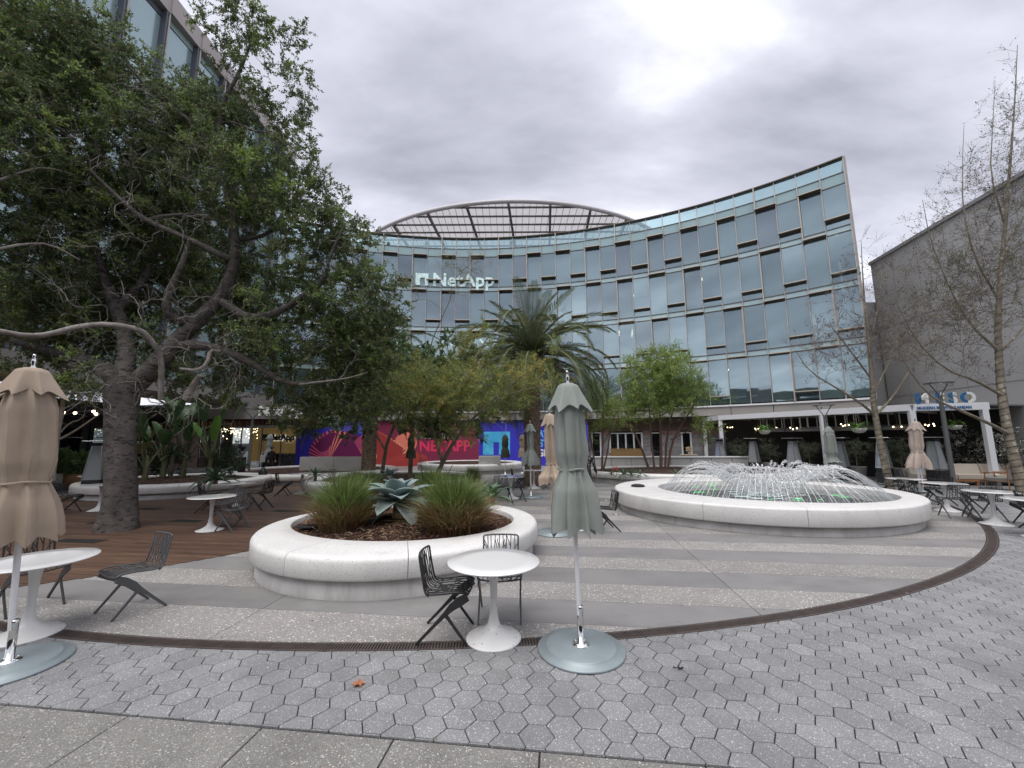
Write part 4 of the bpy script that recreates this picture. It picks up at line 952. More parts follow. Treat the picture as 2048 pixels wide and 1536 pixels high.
tabs = [((-.19, 4.19), 'white pedestal table in the foreground between two dark chairs and the green parasol'),
 ((-4.86, 4.3), 'white pedestal table cut by the left edge beside the tan parasol'),
 ((-6.55, 9.0), 'white pedestal table on the timber deck right of the oak trunk'),
 ((-11.6, 11.6), 'white pedestal table just left of the oak trunk'),
 ((-15.0, 14.7), 'white pedestal table carrying a tray, far left beyond the oak'),
 ((-7.9, 11.8), 'white pedestal table before the long banana planter'),
 ((-7.75, 15.1), 'white pedestal table reflecting blue, beside the grey white planter'),
 ((-.05, 13.6), 'white pedestal table with a striped reflection right of the foreground grasses'),
 ((.85, 16.4), 'white pedestal table right in front of the palm trunk'),
 ((1.35, 9.0), 'white pedestal table mostly hidden behind the foreground green parasol'),
 ((11.7, 12.2), 'white pedestal table pierced by the right tan parasol'),
 ((11.5, 10.95), 'white pedestal table in the middle of the three right of the fountain'),
 ((10.75, 9.25), 'nearest complete white pedestal table right of the fountain'),
 ((10.15, 8.0), 'white pedestal table just entering at the right edge'),
 ((.9, 22.4), 'small distant white table before the blue hoarding')]
for i, (p, lb_) in enumerate(tabs):
    if i == 0: T0.location = (*p, 0); T0['label'] = lb_
    else: copy_tree(T0, loc=(*p, 0), rot=random.uniform(0, 6), label=lb_, fam=fT)
# ================================================================ CHAIRS
m_chb = mat('black_cast_aluminium', (.022, .022, .024), .42); m_chg = mat('grey_cast_aluminium', (.085, .088, .092), .42)
def prof(s):
    """profile of the shell in (y,z): s 0 front edge .. 1 top of back"""
    K = [(.245, .425), (.20, .445), (.10, .447), (-.02, .435), (-.12, .428), (-.175, .44), (-.205, .48), (-.222, .55), (-.245, .66), (-.268, .79)]
    x = s*(len(K)-1); i = min(int(x), len(K)-2); f_ = x-i
    k0, k1, k2, k3 = K[max(i-1, 0)], K[i], K[i+1], K[min(i+2, len(K)-1)]
    def cr_(a, b, c, d): return .5*(2*b+(c-a)*f_+(2*a-5*b+4*c-d)*f_*f_+(3*b-a-3*c+d)*f_**3)
    return cr_(k0[0], k1[0], k2[0], k3[0]), cr_(k0[1], k1[1], k2[1], k3[1])
def SP(u, s):
    """u -1..1 across, s along -> point, slight dish"""
    y, z = prof(s); hw = .225-.02*max(0, (s-.6))*2.2+.012*math.sin(s*6); dish = .022*(u*u)
    if s < .5: return Vector((u*hw, y, z+dish-.0))
    return Vector((u*hw, y+dish*1.2, z))
def make_chair(m, label):
    r = empty('lattice_chair', (0, 0, 0), 0, label, 'chair', 'lattice chairs around the tables')
    mb = MB(); ss = np.linspace(.03, .985, 22)
    for s_ in (-1, 1): mb.tube([SP(s_*1.0, t) for t in ss], .0105, n=5)
    top = [SP(-1, .985), SP(-.9, 1.0), SP(-.5, 1.005), SP(0, 1.005), SP(.5, 1.005), SP(.9, 1.0), SP(1, .985)]; mb.tube(top, .0105, n=5)
    mb.tube([SP(u, .02) for u in (-1, -.6, 0, .6, 1)], .009, n=5)
    for u in (-.78, -.56, -.34, -.12, .12, .34, .56, .78): mb.tube([SP(u+.03*math.sin(9*t+u*20), t) for t in np.linspace(.03, 1.0, 15)], .0062, n=4, cap=False)
    rg = random.Random(5)
    for s_, u0, u1, s0, s1 in [(1, -1, -.56, .93, .78), (1, 1, .56, .93, .78), (1, -.12, -.34, .78, .95), (1, .12, .34, .78, .95), (1, 0, -.22, .80, .95), (1, 0, .22, .80, .95)]: mb.tube([SP(u0, s0), SP(u1, s1)], .0062, n=4, cap=False)
    for i in range(46):
        s0 = rg.uniform(.04, .9); k = rg.choice([-1, -.78, -.56, -.34, -.12, .12, .34, .56, .78]); mb.tube([SP(k, s0), SP(min(1, k+.22), s0+rg.choice([-.07, .07, .1]))], .0058, n=4, cap=False)
    for s0 in (.14, .26, .4): mb.tube([SP(u, s0) for u in np.linspace(-1, 1, 9)], .0055, n=4, cap=False)
    mb.build('lattice_shell', m, r)
    for s_ in (-1, 1):
        mb = MB(); x = s_*.222
        # apron sweeping from under the seat to the rear foot, with a strut to the front foot
        def pl_(pts, ws, th=.009):
            vs_ = []; fs_ = []
            k = len(pts)
            for i_, ((y, z), w_) in enumerate(zip(pts, ws)):
                a_1, b_1 = pts[max(0, i_-1)], pts[min(k-1, i_+1)]; ty, tz = b_1[0]-a_1[0], b_1[1]-a_1[1]; q_ = math.hypot(ty, tz); ny_, nz_ = -tz/q_*w_, ty/q_*w_
                vs_ += [(x-th, y-ny_, z-nz_), (x+th, y-ny_, z-nz_), (x+th, y+ny_, z+nz_), (x-th, y+ny_, z+nz_)]
            for i in range(k-1):
                for j in range(4): fs_.append((i*4+j, i*4+(j+1) % 4, (i+1)*4+(j+1) % 4, (i+1)*4+j))
            fs_ += [(3, 2, 1, 0), tuple(range(k*4-4, k*4))]; mb.add(vs_, fs_)
        pl_([(.235, .428), (.16, .385), (.085, .335), (.02, .27), (-.08, .17), (-.245, .005)], [.035, .042, .034, .021, .015, .0125])
        pl_([(.03, .265), (.07, .215), (.12, .15), (.235, .005)], [.016, .0125, .0115, .011])
        mb.build('leg', m, r)
    return r
CB = make_chair(m_chb, 'x'); CG = make_chair(m_chg, 'x'); fB, fG = kids(CB), kids(CG)
def facing(dx, dy): return math.atan2(-dx, dy)
chairs = [('B', (-.66, 4.27), (1, -.03), 'black lattice chair left of the foreground table, side on'),
 ('G', (-.14, 4.70), (0, -1), 'charcoal lattice chair behind the foreground table, facing the camera'),
 ('G', (-4.37, 4.88), (-.45, -.9), 'grey lattice chair standing alone between left table and planter'),
 ('B', (-5.62, 4.95), (.9, -.4), 'black lattice chair mostly hidden behind the left edge table'),
 ('B', (1.98, 8.85), (-1, -.1), 'black lattice chair seen side on right behind the foreground green parasol'),
 ('G', (-6.05, 9.0), (-1, .25), 'grey lattice chair drawn up to the deck table right of the oak'),
 ('B', (-8.35, 11.35), (.9, .3), 'black lattice chair left of the table before the banana planter'),
 ('G', (-6.85, 9.9), (-.2, -1), 'grey lattice chair behind the deck table, its back towards the planter'),
 ('B', (-7.15, 11.7), (-1, .1), 'black lattice chair right of the table before the banana planter'),
 ('B', (-12.15, 11.2), (1, .1), 'black lattice chair left of the table beside the oak trunk'),
 ('B', (-10.9, 11.4), (-1, .2), 'black lattice chair hidden partly by the oak trunk'),
 ('B', (-8.1, 14.5), (.95, .3), 'black lattice chair left of the blue reflecting table'),
 ('G', (-7.2, 15.9), (-.5, -1), 'grey lattice chair behind the blue reflecting table'),
 ('B', (-.35, 12.95), (.1, 1), 'black lattice chair with its back to us at the striped reflection table'),
 ('B', (.12, 12.9), (-.4, 1), 'black lattice chair half behind the striped reflection table pedestal'),
 ('B', (.2, 16.1), (1, .2), 'black lattice chair left of the table before the palm trunk'),
 ('B', (1.45, 16.0), (-1, .3), 'black lattice chair right of the table before the palm trunk'),
 ('B', (10.95, 12.75), (.9, -.4), 'dark lattice chair left of the table pierced by the tan parasol'),
 ('B', (11.9, 12.95), (-.2, -1), 'dark lattice chair behind the table pierced by the tan parasol'),
 ('B', (12.4, 11.95), (-1, .2), 'dark lattice chair right of the tan parasol pole'),
 ('B', (10.85, 11.15), (.9, .3), 'dark lattice chair left of the middle table on the right'),
 ('G', (10.75, 10.05), (.35, .9), 'grey lattice chair nearest the fountain among the right tables'),
 ('G', (11.15, 9.75), (.3, .9), 'grey lattice chair between the middle and the nearest right tables'),
 ('B', (12.15, 10.7), (-1, .1), 'dark lattice chair right of the middle table on the right'),
 ('B', (11.45, 9.1), (-.9, .3), 'dark lattice chair right behind the nearest complete right table'),
 ('B', (10.85, 8.55), (.75, -.55), 'dark lattice chair cut by the right edge'),
 ('B', (14.3, 14.8), (.5, -1), 'dark lattice chair beside the slim wrapped trunk'),
 ('B', (15.2, 14.6), (-1, -.2), 'dark lattice chair under the second right parasol'),
 ('B', (-5.3, 24.0), (.3, -1), 'distant dark chair before the orange hoarding print')]
usedB = usedG = False
for kd, p, f_, lb_ in chairs:
    src, fam = (CB, fB) if kd == 'B' else (CG, fG); rz = facing(*f_)+random.uniform(-.03, .03)
    if kd == 'B' and not usedB: src.location = (*p, 0); src.rotation_euler.z = rz; src['label'] = lb_; usedB = True
    elif kd == 'G' and not usedG: src.location = (*p, 0); src.rotation_euler.z = rz; src['label'] = lb_; usedG = True
    else: copy_tree(src, loc=(*p, 0), rot=rz, label=lb_, fam=fam)

# ================================================================ PARASOLS
def cloth(name, c1, c2): return mat(name, c1, .9, var=c2, vscale=5, bump=.35, bscale=500, sss=.06)
m_sage = cloth('sage_canvas', (.315, .345, .318), (.28, .31, .285)); m_tan = cloth('tan_canvas', (.43, .345, .27), (.39, .31, .24)); m_olive = cloth('olive_canvas', (.06, .07, .05), (.05, .055, .04)); m_sand = cloth('sand_canvas', (.50, .42, .36), (.45, .37, .32))
m_pole = mat('white_pole', (.74, .74, .76), .35); m_plate = mat('galvanised_plate', (.30, .35, .37), .45, metal=.25, var=(.24, .285, .30), vscale=3, bump=.08, bscale=25); m_chrome = mat('chrome', (.75, .75, .74), .12, metal=1)
def canopy_mesh(top, hem, tie, rt, rm, rh, seed, vent=True, nf=8, droop=.075):
    """closed market parasol cloth: nf sharp ridges where the ribs press out, deep folds between, a belt at height tie"""
    rg = np.random.default_rng(seed); per = 14; nth = nf*per; zs_ = np.linspace(0, 1, 44); P = []
    ph = rg.uniform(0, 6.28, 4); edge = (np.arange(nf)+rg.uniform(-.22, .22, nf))/nf; amp = rg.uniform(.55, 1.25, nf); low = rg.uniform(-.8, 1, nf); skew = rg.uniform(-.25, .25, nf); ft = (top-tie)/(top-hem)
    for t in zs_:
        row = []; R = np.interp(t, [0, .03, .22, ft-.12, ft-.012, ft+.012, ft+.14, .9, 1], [rt*.5, rt, rm*.93, rm, rm*.80, rm*.80, (rm+rh)/2, rh*.97, rh])
        dep = np.interp(t, [0, .06, .3, ft-.05, ft, ft+.07, 1], [.02, .10, .30, .30, .16, .30, .42])
        for j in range(nth):
            k = j//per; fr_ = (j % per)/per; a0 = edge[k]; a1 = edge[(k+1) % nf]+(1 if k == nf-1 else 0); th = 2*math.pi*(a0+(a1-a0)*fr_)
            mid = .5+skew[k]; tri = fr_/mid if fr_ < mid else (1-fr_)/(1-mid); inn = tri**.8*.75+.25*math.sin(math.pi*fr_)   # 0 on the ridge, 1 in the fold
            rid = 1+.14*low[k]*t*(1-fr_)+.14*low[(k+1) % nf]*t*fr_
            rr = R*rid*(1-dep*amp[k]*inn)+R*.035*math.sin(3*th+4*t+ph[0])+R*.018*math.sin(9*th-9*t+ph[1])*(t > .05)+R*.022*abs(((th*3.7+5.5*t+ph[3]+.6*math.sin(9*t+ph[2])) % 1.0)-.5)*min(1, t*4)+R*.02*math.exp(-((t-ft-.03)/.03)**2)*math.sin(24*th+ph[1])
            a = th+(.42*inn+.22)*min(1, t*3)*(.35+.3*math.sin(th+ph[2])); z = top-(top-hem)*t
            if t > .86: z += (t-.86)/.14*(droop*(inn-.45)*amp[k]+.035*low[k])
            row.append((rr*math.cos(a), rr*math.sin(a), z))
        P.append(row)
    return np.array(P)
def vent_mesh(top, drop, r0, r1, seed, nf=8):
    rg = np.random.default_rng(seed+5); per = 10; nth = nf*per; P = []; low = rg.uniform(-.5, 1, nf); am = rg.uniform(.7, 1.3, nf)
    for t in np.linspace(0, 1, 14):
        row = []
        for j in range(nth):
            k = j//per; fr_ = (j % per)/per; th = 2*math.pi*j/nth; w_ = math.sin(math.pi*fr_); R = r0*min(1, .55+t*5)+(r1-r0)*t**1.15; lk = low[k]*(1-fr_)+low[(k+1) % nf]*fr_
            rr = R*(1-(.05+.30*t)*w_**.7*am[k])*(1+.16*lk*t); z = top-drop*(.06*min(1, t*6)+.94*t**1.1)*(1+.12*lk*t)+.06*t**2*w_
            row.append((rr*math.cos(th+seed), rr*math.sin(th+seed), z))
        P.append(row)
    return np.array(P)
def make_parasol(m, H=2.5, hem=.98, tie=1.30, seed=1, label='', scale=1.0, base=True, vent=True, rm=.135, rh=.235, lean=(0, 0), loc=(0, 0), rz=0.0, group='closed parasols', pole_to=None, fat=1.0):
    r = empty('closed_parasol', (loc[0], loc[1], 0), rz, label, 'parasol', group); r.scale = (scale,)*3
    ct = Vector((lean[0], lean[1], 0))
    def put(name, me_mb, mm, off=0.0):
        o = me_mb.build(name, mm, up); return o
    up = r; lx, ly = lean
    def sh(mb):  # shear the upper part so that the mast leans
        mb.v = [(x+lx*z, y+ly*z, z) for x, y, z in mb.v]; return mb
    P = canopy_mesh(H-.09, hem, tie, .10*fat, rm*fat, rh*fat, seed); vs_, fs_ = grid_mesh(P, True); mb = MB(); mb.add(vs_, fs_, 0, True); sh(mb).build('canopy', m, r)
    if vent:
        P = vent_mesh(H-.045, .27, .095*fat, .215*fat, seed); vs_, fs_ = grid_mesh(P, True); mb = MB(); mb.add(vs_, fs_, 0, True); n_ = P.shape[1]; mb.add([tuple(p) for p in P[0]], [tuple(range(n_))[::-1]]); sh(mb).build('vent_cap', m, r)
    # belt
    pts = [(math.cos(a)*(rm*fat*.80+.012*math.sin(8*a)), math.sin(a)*(rm*fat*.80+.012*math.sin(8*a)), tie+.008*math.sin(3*a)) for a in np.linspace(0, 2*math.pi, 49)]
    mb = MB(); mb.tube(pts, .012, n=4, cap=False, flat=(.4, 1.3)); sh(mb).build('belt', m, r)
    mb = MB(); mb.lathe([(0, H+.085), (.010, H+.083), (.014, H+.07), (.008, H+.055), (.016, H+.03), (.020, H+.005), (.012, H-.02), (.02, H-.035), (.022, H-.07)], 12); sh(mb).build('finial', m_chrome, r)
    mb = MB(); mb.tube([(0, 0, .30), (0, 0, H-.05)], .0225, n=12); sh(mb).build('pole', m_pole, r)
    if base:
        MB().lathe([(0, .0), (.395, 0), (.398, .012), (.39, .022), (.325, .026), (.32, .04), (.312, .046), (0, .048)], 48).build('base_plate', m_plate, r)
        mb = MB(); mb.lathe([(.078, .048), (.076, .056), (.03, .060), (.028, .34), (.031, .345), (.031, .375), (.024, .38)], 20); mb.build('socket', m_chrome, r)
        for k in range(4): MB().lathe([(0, .068), (.009, .066), (.009, .056)], 6, (.058*math.cos(k*1.57+.4), .058*math.sin(k*1.57+.4), 0)).build('bolt', m_chrome, r)
    return r
U = make_parasol
U(m_sage, 2.5, 1.05, 1.62, 3, 'big sage green closed parasol in the foreground on a round metal plate', loc=(.62, 3.96), lean=(-.03, 0), rz=.4, rm=.155, rh=.235, fat=1.06)
U(m_tan, 2.62, 1.05, 1.55, 8, 'tan closed parasol cut by the left picture edge', loc=(-4.32, 3.72), lean=(-.05, 0), rz=1.0, rm=.185, rh=.25, fat=1.1)
U(m_tan, 2.5, 1.0, 1.4, 12, 'tan closed parasol hidden behind the big sage green one', loc=(.87, 8.6), lean=(-.03, 0), rz=.2, rm=.15, rh=.34, fat=1.0)
U(m_sage, 2.5, 1.05, 1.62, 17, 'sage green closed parasol with flared hem in front of the palm trunk', loc=(.62, 13.9), lean=(.005, 0), rm=.13, rh=.31, rz=2)
U(m_olive, 2.25, .95, 1.5, 21, 'small olive closed parasol before the cyan emblem print', loc=(-.4, 22.6), rm=.2, rh=.27, rz=1)
U(m_tan, 2.25, .95, 1.5, 22, 'distant tan closed parasol just left of the palm trunk', loc=(.55, 22.9), rm=.17, rh=.24, rz=1)
U(m_olive, 2.3, .95, 1.5, 26, 'dark olive closed parasol before the orange hoarding print', loc=(-5.6, 22.4), rm=.2, rh=.27, rz=2)
U(m_sage, 2.35, .95, 1.5, 31, 'pale green closed parasol behind the dark clad man, before the lobby', loc=(-14.8, 24.6), rm=.15, rh=.24, rz=2)
U(m_sage, 2.5, .85, 1.1, 35, 'green closed parasol beyond the fountain near the pergola', loc=(14.6, 18.6), rm=.24, rh=.36, rz=2)
U(m_sand, 2.45, 1.02, 1.5, 41, 'sand coloured closed parasol standing through the right hand table', loc=(12.2, 12.35), lean=(-.06, 0), rm=.17, rh=.30, rz=2, base=False)
U(m_sand, 2.4, 1.02, 1.5, 44, 'rose sand closed parasol half behind the one at the right table', loc=(14.9, 14.9), rm=.16, rh=.24, rz=2.4)
# ================================================================ VEGETATION
def leafm(name, c, c2, sss=.35, rough=.5, vs=1.2): return mat(name, c, rough, var=c2, vscale=vs, sss=sss, spec=.4)
def resample(pts, step):
    out = []
    for a, b in zip(pts, pts[1:]):
        n = max(1, int((b[0]-a[0]).length/step))
        for i in range(n): t = i/n; out.append((a[0].lerp(b[0], t), a[1]+(b[1]-a[1])*t))
    out.append(pts[-1]); return out
def smooth_poly(pts, it=1):
    for _ in range(it):
        o = [pts[0]]
        for a, b in zip(pts, pts[1:]): o.append((a[0]*.75+b[0]*.25, a[1]*.75+b[1]*.25)); o.append((a[0]*.25+b[0]*.75, a[1]*.25+b[1]*.75))
        o.append(pts[-1]); pts = o
    return pts
def bark_tube(mb, pts, n=12, rough=.06, seed=0, flare=0):
    rg = random.Random(seed); ph = [rg.uniform(0, 6.28) for _ in range(4)]; k = len(pts); up = None; rings = []
    for i, (p, r) in enumerate(pts):
        t = (pts[min(i+1, k-1)][0]-pts[max(i-1, 0)][0]); t.normalize()
        if up is None: up = Vector((0, 0, 1)) if abs(t.z) < .9 else Vector((1, 0, 0))
        a = t.cross(up).normalized(); b = a.cross(t).normalized(); up = b; row = []
        for j in range(n):
            th = 2*math.pi*j/n; f_ = 1+rough*(math.sin(3*th+ph[0]+i*.35)+.6*math.sin(5*th+ph[1]-i*.5)+rg.uniform(-.5, .5)); row.append(p+(a*math.cos(th)+b*math.sin(th))*r*f_)
        rings.append(row)
    vs_ = [q for r_ in rings for q in r_]; fs_ = [(i*n+j, i*n+(j+1) % n, (i+1)*n+(j+1) % n, (i+1)*n+j) for i in range(k-1) for j in range(n)]
    mb.add(vs_, fs_, 0, True); mb.add(rings[-1], [tuple(range(n))], 0, True)
def grow(limbs, targets, step=.16, jit=.05, sag=.0, upb=.0, seed=0):
    """connect target points to the limb skeleton, nearest first: returns nodes, parents, tips"""
    rg = np.random.default_rng(seed); pos = []; par = []
    for pts in limbs:
        prev = -1
        for p, r in resample(pts, step): pos.append((p.x, p.y, p.z)); par.append(prev); prev = len(pos)-1
    nl = len(pos); pos = np.array(pos+[(0, 0, 0)]*(len(targets)*26)); n = nl; tips = []
    T = np.asarray(targets); d0 = np.array([np.min(np.linalg.norm(pos[:nl]-t, axis=1)) for t in T]); order = np.argsort(d0)
    for ti in order:
        t = T[ti]; dd = pos[:n]-t; dist = np.linalg.norm(dd, axis=1); cost = dist + np.maximum(0, dd[:, 2])*.5*(1 if upb >= 0 else 0) + (np.maximum(0, dd[:, 2])*upb)
        j = int(np.argmin(cost)); L_ = dist[j]; k = min(24, max(1, int(L_/step))); a = pos[j].copy(); prev = j
        bend = rg.normal(0, 1, 3)*L_*.12; bend[2] += sag*L_+upb*L_*-.15
        for i in range(1, k+1):
            s_ = i/k; q = a+(t-a)*s_+bend*4*s_*(1-s_)+ (rg.normal(0, jit, 3) if i < k else 0)
            pos[n] = q; par.append(prev); prev = n; n += 1
        tips.append(prev)
    return pos[:n], np.array(par), tips, nl
def branch_mesh(name, pos, par, nl, m, parent, r0=.006, pw=.42, rmax=.09, sides=4):
    cnt = np.ones(len(pos)); isl = np.zeros(len(pos), bool); isl[:nl] = True
    for i in range(len(pos)-1, nl-1, -1):
        if par[i] >= 0: cnt[par[i]] += cnt[i]*.5 if par[i] < nl else cnt[i]
    # use counts of tips only: divide by mean chain length
    rad = np.minimum(rmax, r0*np.maximum(1, cnt/4)**pw)
    idx = np.arange(nl, len(pos)); A_ = pos[par[idx]]; B_ = pos[idx]; ra = np.where(par[idx] < nl, rad[idx]*1.15, rad[par[idx]]); rb = rad[idx]
    t = B_-A_; ln = np.linalg.norm(t, axis=1, keepdims=True)+1e-9; t = t/ln; ref = np.where(np.abs(t[:, 2:3]) < .9, [[0, 0, 1.]], [[1., 0, 0]]); a = np.cross(t, ref); a /= np.linalg.norm(a, axis=1, keepdims=True)+1e-9; b = np.cross(t, a)
    q = []
    A2 = A_-t*ra[:, None]*.3
    ang = [2*math.pi*k/sides for k in range(sides)]
    RA = [A2+(a*math.cos(x)+b*math.sin(x))*ra[:, None] for x in ang]; RB_ = [B_+(a*math.cos(x)+b*math.sin(x))*rb[:, None] for x in ang]
    for k in range(sides): k2 = (k+1) % sides; q.append(np.stack([RA[k], RA[k2], RB_[k2], RB_[k]], 1))
    return polys(name, np.concatenate(q), 4, [m], None, parent, smooth=False)
def twigs_and_leaves(root, tips, pos, par, m_tw, leaf_ms, rg, ntw=9, tl=(.18, .42), nleaf=24, lsz=(.055, .026), spread=.85, updir=.15, droop=0.0, clump=None, twr=.0025, probs=None, crown_name='crown', twname='twigs', jitter=.04, leafless=0.0, fold=False, hangl=0.0):
    tp = pos[tips]; tdir = tp-pos[par[tips]]; tdir /= np.linalg.norm(tdir, axis=1, keepdims=True)+1e-9
    n = len(tips)*ntw; base = np.repeat(tp, ntw, 0); td = np.repeat(tdir, ntw, 0); dirs = td+rg.normal(0, spread, (n, 3)); dirs[:, 2] += updir; dirs /= np.linalg.norm(dirs, axis=1, keepdims=True)
    ln = rg.uniform(tl[0], tl[1], n); base = base+rg.normal(0, jitter, (n, 3)); mid = base+dirs*ln[:, None]*.5+rg.normal(0, .02, (n, 3)); end = base+dirs*ln[:, None]; end[:, 2] -= droop*ln; mid[:, 2] -= droop*ln*.3
    q = []
    for A_, B_, r1, r2 in ((base, mid, twr, twr*.8), (mid, end, twr*.8, twr*.4)):
        t = B_-A_; t = t/(np.linalg.norm(t, axis=1, keepdims=True)+1e-9); a = np.cross(t, [[.3, .5, .8]]); a /= np.linalg.norm(a, axis=1, keepdims=True)+1e-9; b = np.cross(t, a)
        for k in range(3):
            x0_, x1_ = 2*math.pi*k/3, 2*math.pi*(k+1)/3; u0 = a*math.cos(x0_)+b*math.sin(x0_); u1 = a*math.cos(x1_)+b*math.sin(x1_); q.append(np.stack([A_+u0*r1, A_+u1*r1, B_+u1*r2, B_+u0*r2], 1))
    polys(twname, np.concatenate(q), 4, [m_tw], None, root)
    if nleaf:
        keep = rg.random(n) >= leafless; base, mid, end, dirs = base[keep], mid[keep], end[keep], dirs[keep]; n = len(base)
        N_ = n*nleaf; s_ = rg.random(N_)**.8; bb = np.repeat(base, nleaf, 0); mm = np.repeat(mid, nleaf, 0); ee_ = np.repeat(end, nleaf, 0)
        p = (1-s_)[:, None]**2*bb+2*((1-s_)*s_)[:, None]*mm+(s_**2)[:, None]*ee_; p += rg.normal(0, .012, (N_, 3))
        d = np.repeat(dirs, nleaf, 0)*.7+rg.normal(0, .75, (N_, 3)); d[:, 2] -= hangl; d /= np.linalg.norm(d, axis=1, keepdims=True); sd_ = np.cross(d, rg.normal(0, 1, (N_, 3))+[[0, 0, 1.2]]); sd_ /= np.linalg.norm(sd_, axis=1, keepdims=True)+1e-9
        L_ = lsz[0]*rg.uniform(.65, 1.25, N_)[:, None]; W = lsz[1]*rg.uniform(.7, 1.2, N_)[:, None]*.5; nr = np.cross(d, sd_); cup = nr*W*.35
        V = np.stack([p, p+d*L_*.45+sd_*W+cup, p+d*L_, p+d*L_*.45-sd_*W+cup], 1)
        # clump colouring: bright young tufts here and there
        cl = np.repeat(rg.random(len(tips)), ntw)[keep]; cl = np.repeat(cl, nleaf); pr = probs if probs else [1/len(leaf_ms)]*len(leaf_ms); mi = rg.choice(len(leaf_ms), N_, p=pr); fc, ic_ = clump if clump else (.14, len(leaf_ms)-1); mi = np.where((cl > 1-fc) & (rg.random(N_) < .65), ic_, mi)
        o = polys(crown_name, V, 4, leaf_ms, mi, root)
        return o
def in_lobes(lobes, n, rg, shell=.35):
    w_ = np.array([l[1][0]*l[1][1]*l[1][2]*l[2] for l in lobes]); w_ = w_/w_.sum(); ix = rg.choice(len(lobes), n, p=w_); out = []
    for i in ix:
        c, r, _ = lobes[i]; v = rg.normal(0, 1, 3); v /= np.linalg.norm(v); rr = (shell+(1-shell)*rg.random())**.8 if rg.random() < .75 else rg.random()**.5; out.append(np.array(c)+v*np.array(r)*rr)
    return np.array(out)

# ---- the big oak
m_bark = mat('oak_bark', (.115, .102, .092), .9, var=(.066, .058, .052), vscale=5, bump=1.0, bscale=26, cracks=((7, 7, 17), .52, .60, (.028, .022, .02)))
m_limb = mat('oak_limb_bark', (.10, .09, .082), .85, var=(.085, .072, .068), vscale=6, bump=.5, bscale=30)
m_twig = mat('oak_twig', (.21, .185, .17), .8)
m_twigp = mat('pale_limb', (.27, .245, .225), .8, var=(.15, .135, .12), vscale=7, bump=.4, bscale=30)
lf = [leafm('oak_leaf_dark', (0.072, 0.116, 0.049), (0.053, 0.088, 0.039)), leafm('oak_leaf', (0.133, 0.196, 0.079), (0.102, 0.156, 0.063)), leafm('oak_leaf_olive', (0.206, 0.218, 0.110), (0.158, 0.184, 0.085)), leafm('oak_leaf_brown', (0.242, 0.150, 0.072), (0.171, 0.116, 0.061)), leafm('oak_leaf_young', (0.317, 0.438, 0.110), (0.242, 0.344, 0.085))]
oak = empty('oak_tree', gp(236, 1060), 0, 'big gnarled evergreen oak growing through the timber deck on the left', 'tree'); ob = oak.location.copy(); oak.location = (0, 0, 0)
def LP(*pts): return smooth_poly([(at(px, py, Y), r) for px, py, Y, r in pts], 1)
trunk = [(at(234, 1072, 9.08), .41), (at(235, 1055, 9.08), .37), (at(237, 1030, 9.1), .325), (at(240, 990, 9.1), .29), (at(241, 940, 9.12), .275), (at(243, 880, 9.15), .275), (at(244, 820, 9.2), .30), (at(242, 785, 9.2), .33), (at(244, 755, 9.2), .28)]
limbs = [LP((246, 790, 9.2, 0.2340), (300, 742, 9.3, 0.2028), (345, 690, 9.4, 0.1872), (392, 642, 9.6, 0.1716), (440, 600, 9.7, 0.1482), (472, 525, 9.6, 0.1326), (468, 444, 9.5, 0.1014), (455, 376, 9.4, 0.0858), (426, 322, 9.3, 0.0780), (427, 290, 9.3, 0.0702), (444, 246, 9.2, 0.0624), (444, 205, 9.1, 0.0507), (478, 147, 9.0, 0.0390), (500, 90, 8.9, 0.0234)),
 LP((427, 305, 9.3, 0.0546), (393, 253, 9.1, 0.0468), (342, 212, 8.9, 0.0390), (290, 171, 8.7, 0.0312), (256, 130, 8.5, 0.0234)),
 LP((470, 522, 9.6, 0.0780), (430, 505, 9.3, 0.0780), (376, 478, 9.0, 0.0702), (290, 441, 8.7, 0.0585), (239, 398, 8.5, 0.0468), (180, 340, 8.3, 0.0312)),
 LP((290, 441, 8.7, 0.0390), (330, 430, 8.9, 0.0312), (400, 428, 9.2, 0.0234), (440, 445, 9.4, 0.0156)),
 LP((440, 600, 9.7, 0.1092), (500, 640, 9.6, 0.1014), (560, 624, 9.5, 0.0858), (610, 590, 9.3, 0.0702), (650, 560, 9.2, 0.0546), (658, 515, 9.0, 0.0351), (690, 450, 8.9, 0.0234)),
 LP((345, 690, 9.4, 0.1248), (400, 690, 9.6, 0.1092), (450, 700, 9.8, 0.0936), (520, 735, 9.9, 0.0780), (570, 768, 9.9, 0.0624), (640, 765, 9.8, 0.0390), (690, 757, 9.7, 0.0234)),
 LP((392, 642, 9.6, 0.1170), (340, 640, 9.2, 0.1014), (330, 600, 9.0, 0.0858), (360, 540, 8.9, 0.0624), (380, 480, 8.8, 0.0390)),
 LP((240, 770, 9.2, 0.2028), (205, 738, 9.4, 0.1716), (150, 712, 9.6, 0.1404), (90, 700, 9.8, 0.1014), (20, 680, 10, 0.0702), (-60, 640, 10, 0.0390)),
 LP((244, 765, 9.2, 0.2028), (256, 700, 9.5, 0.1716), (235, 620, 9.7, 0.1404), (200, 540, 9.6, 0.1092), (170, 420, 9.3, 0.0858), (130, 280, 9.0, 0.0624), (100, 140, 8.8, 0.0390)),
 LP((235, 620, 9.7, 0.1014), (290, 560, 10, 0.0858), (310, 500, 10.2, 0.0624), (330, 420, 10.2, 0.0390)),
 LP((444, 246, 9.2, 0.0351), (470, 245, 9.2, 0.0351), (505, 262, 9.1, 0.0273), (540, 266, 9.0, 0.0156)),
 LP((470, 480, 9.6, 0.0546), (540, 470, 9.8, 0.0468), (590, 420, 9.9, 0.0351), (600, 350, 9.8, 0.0234))]
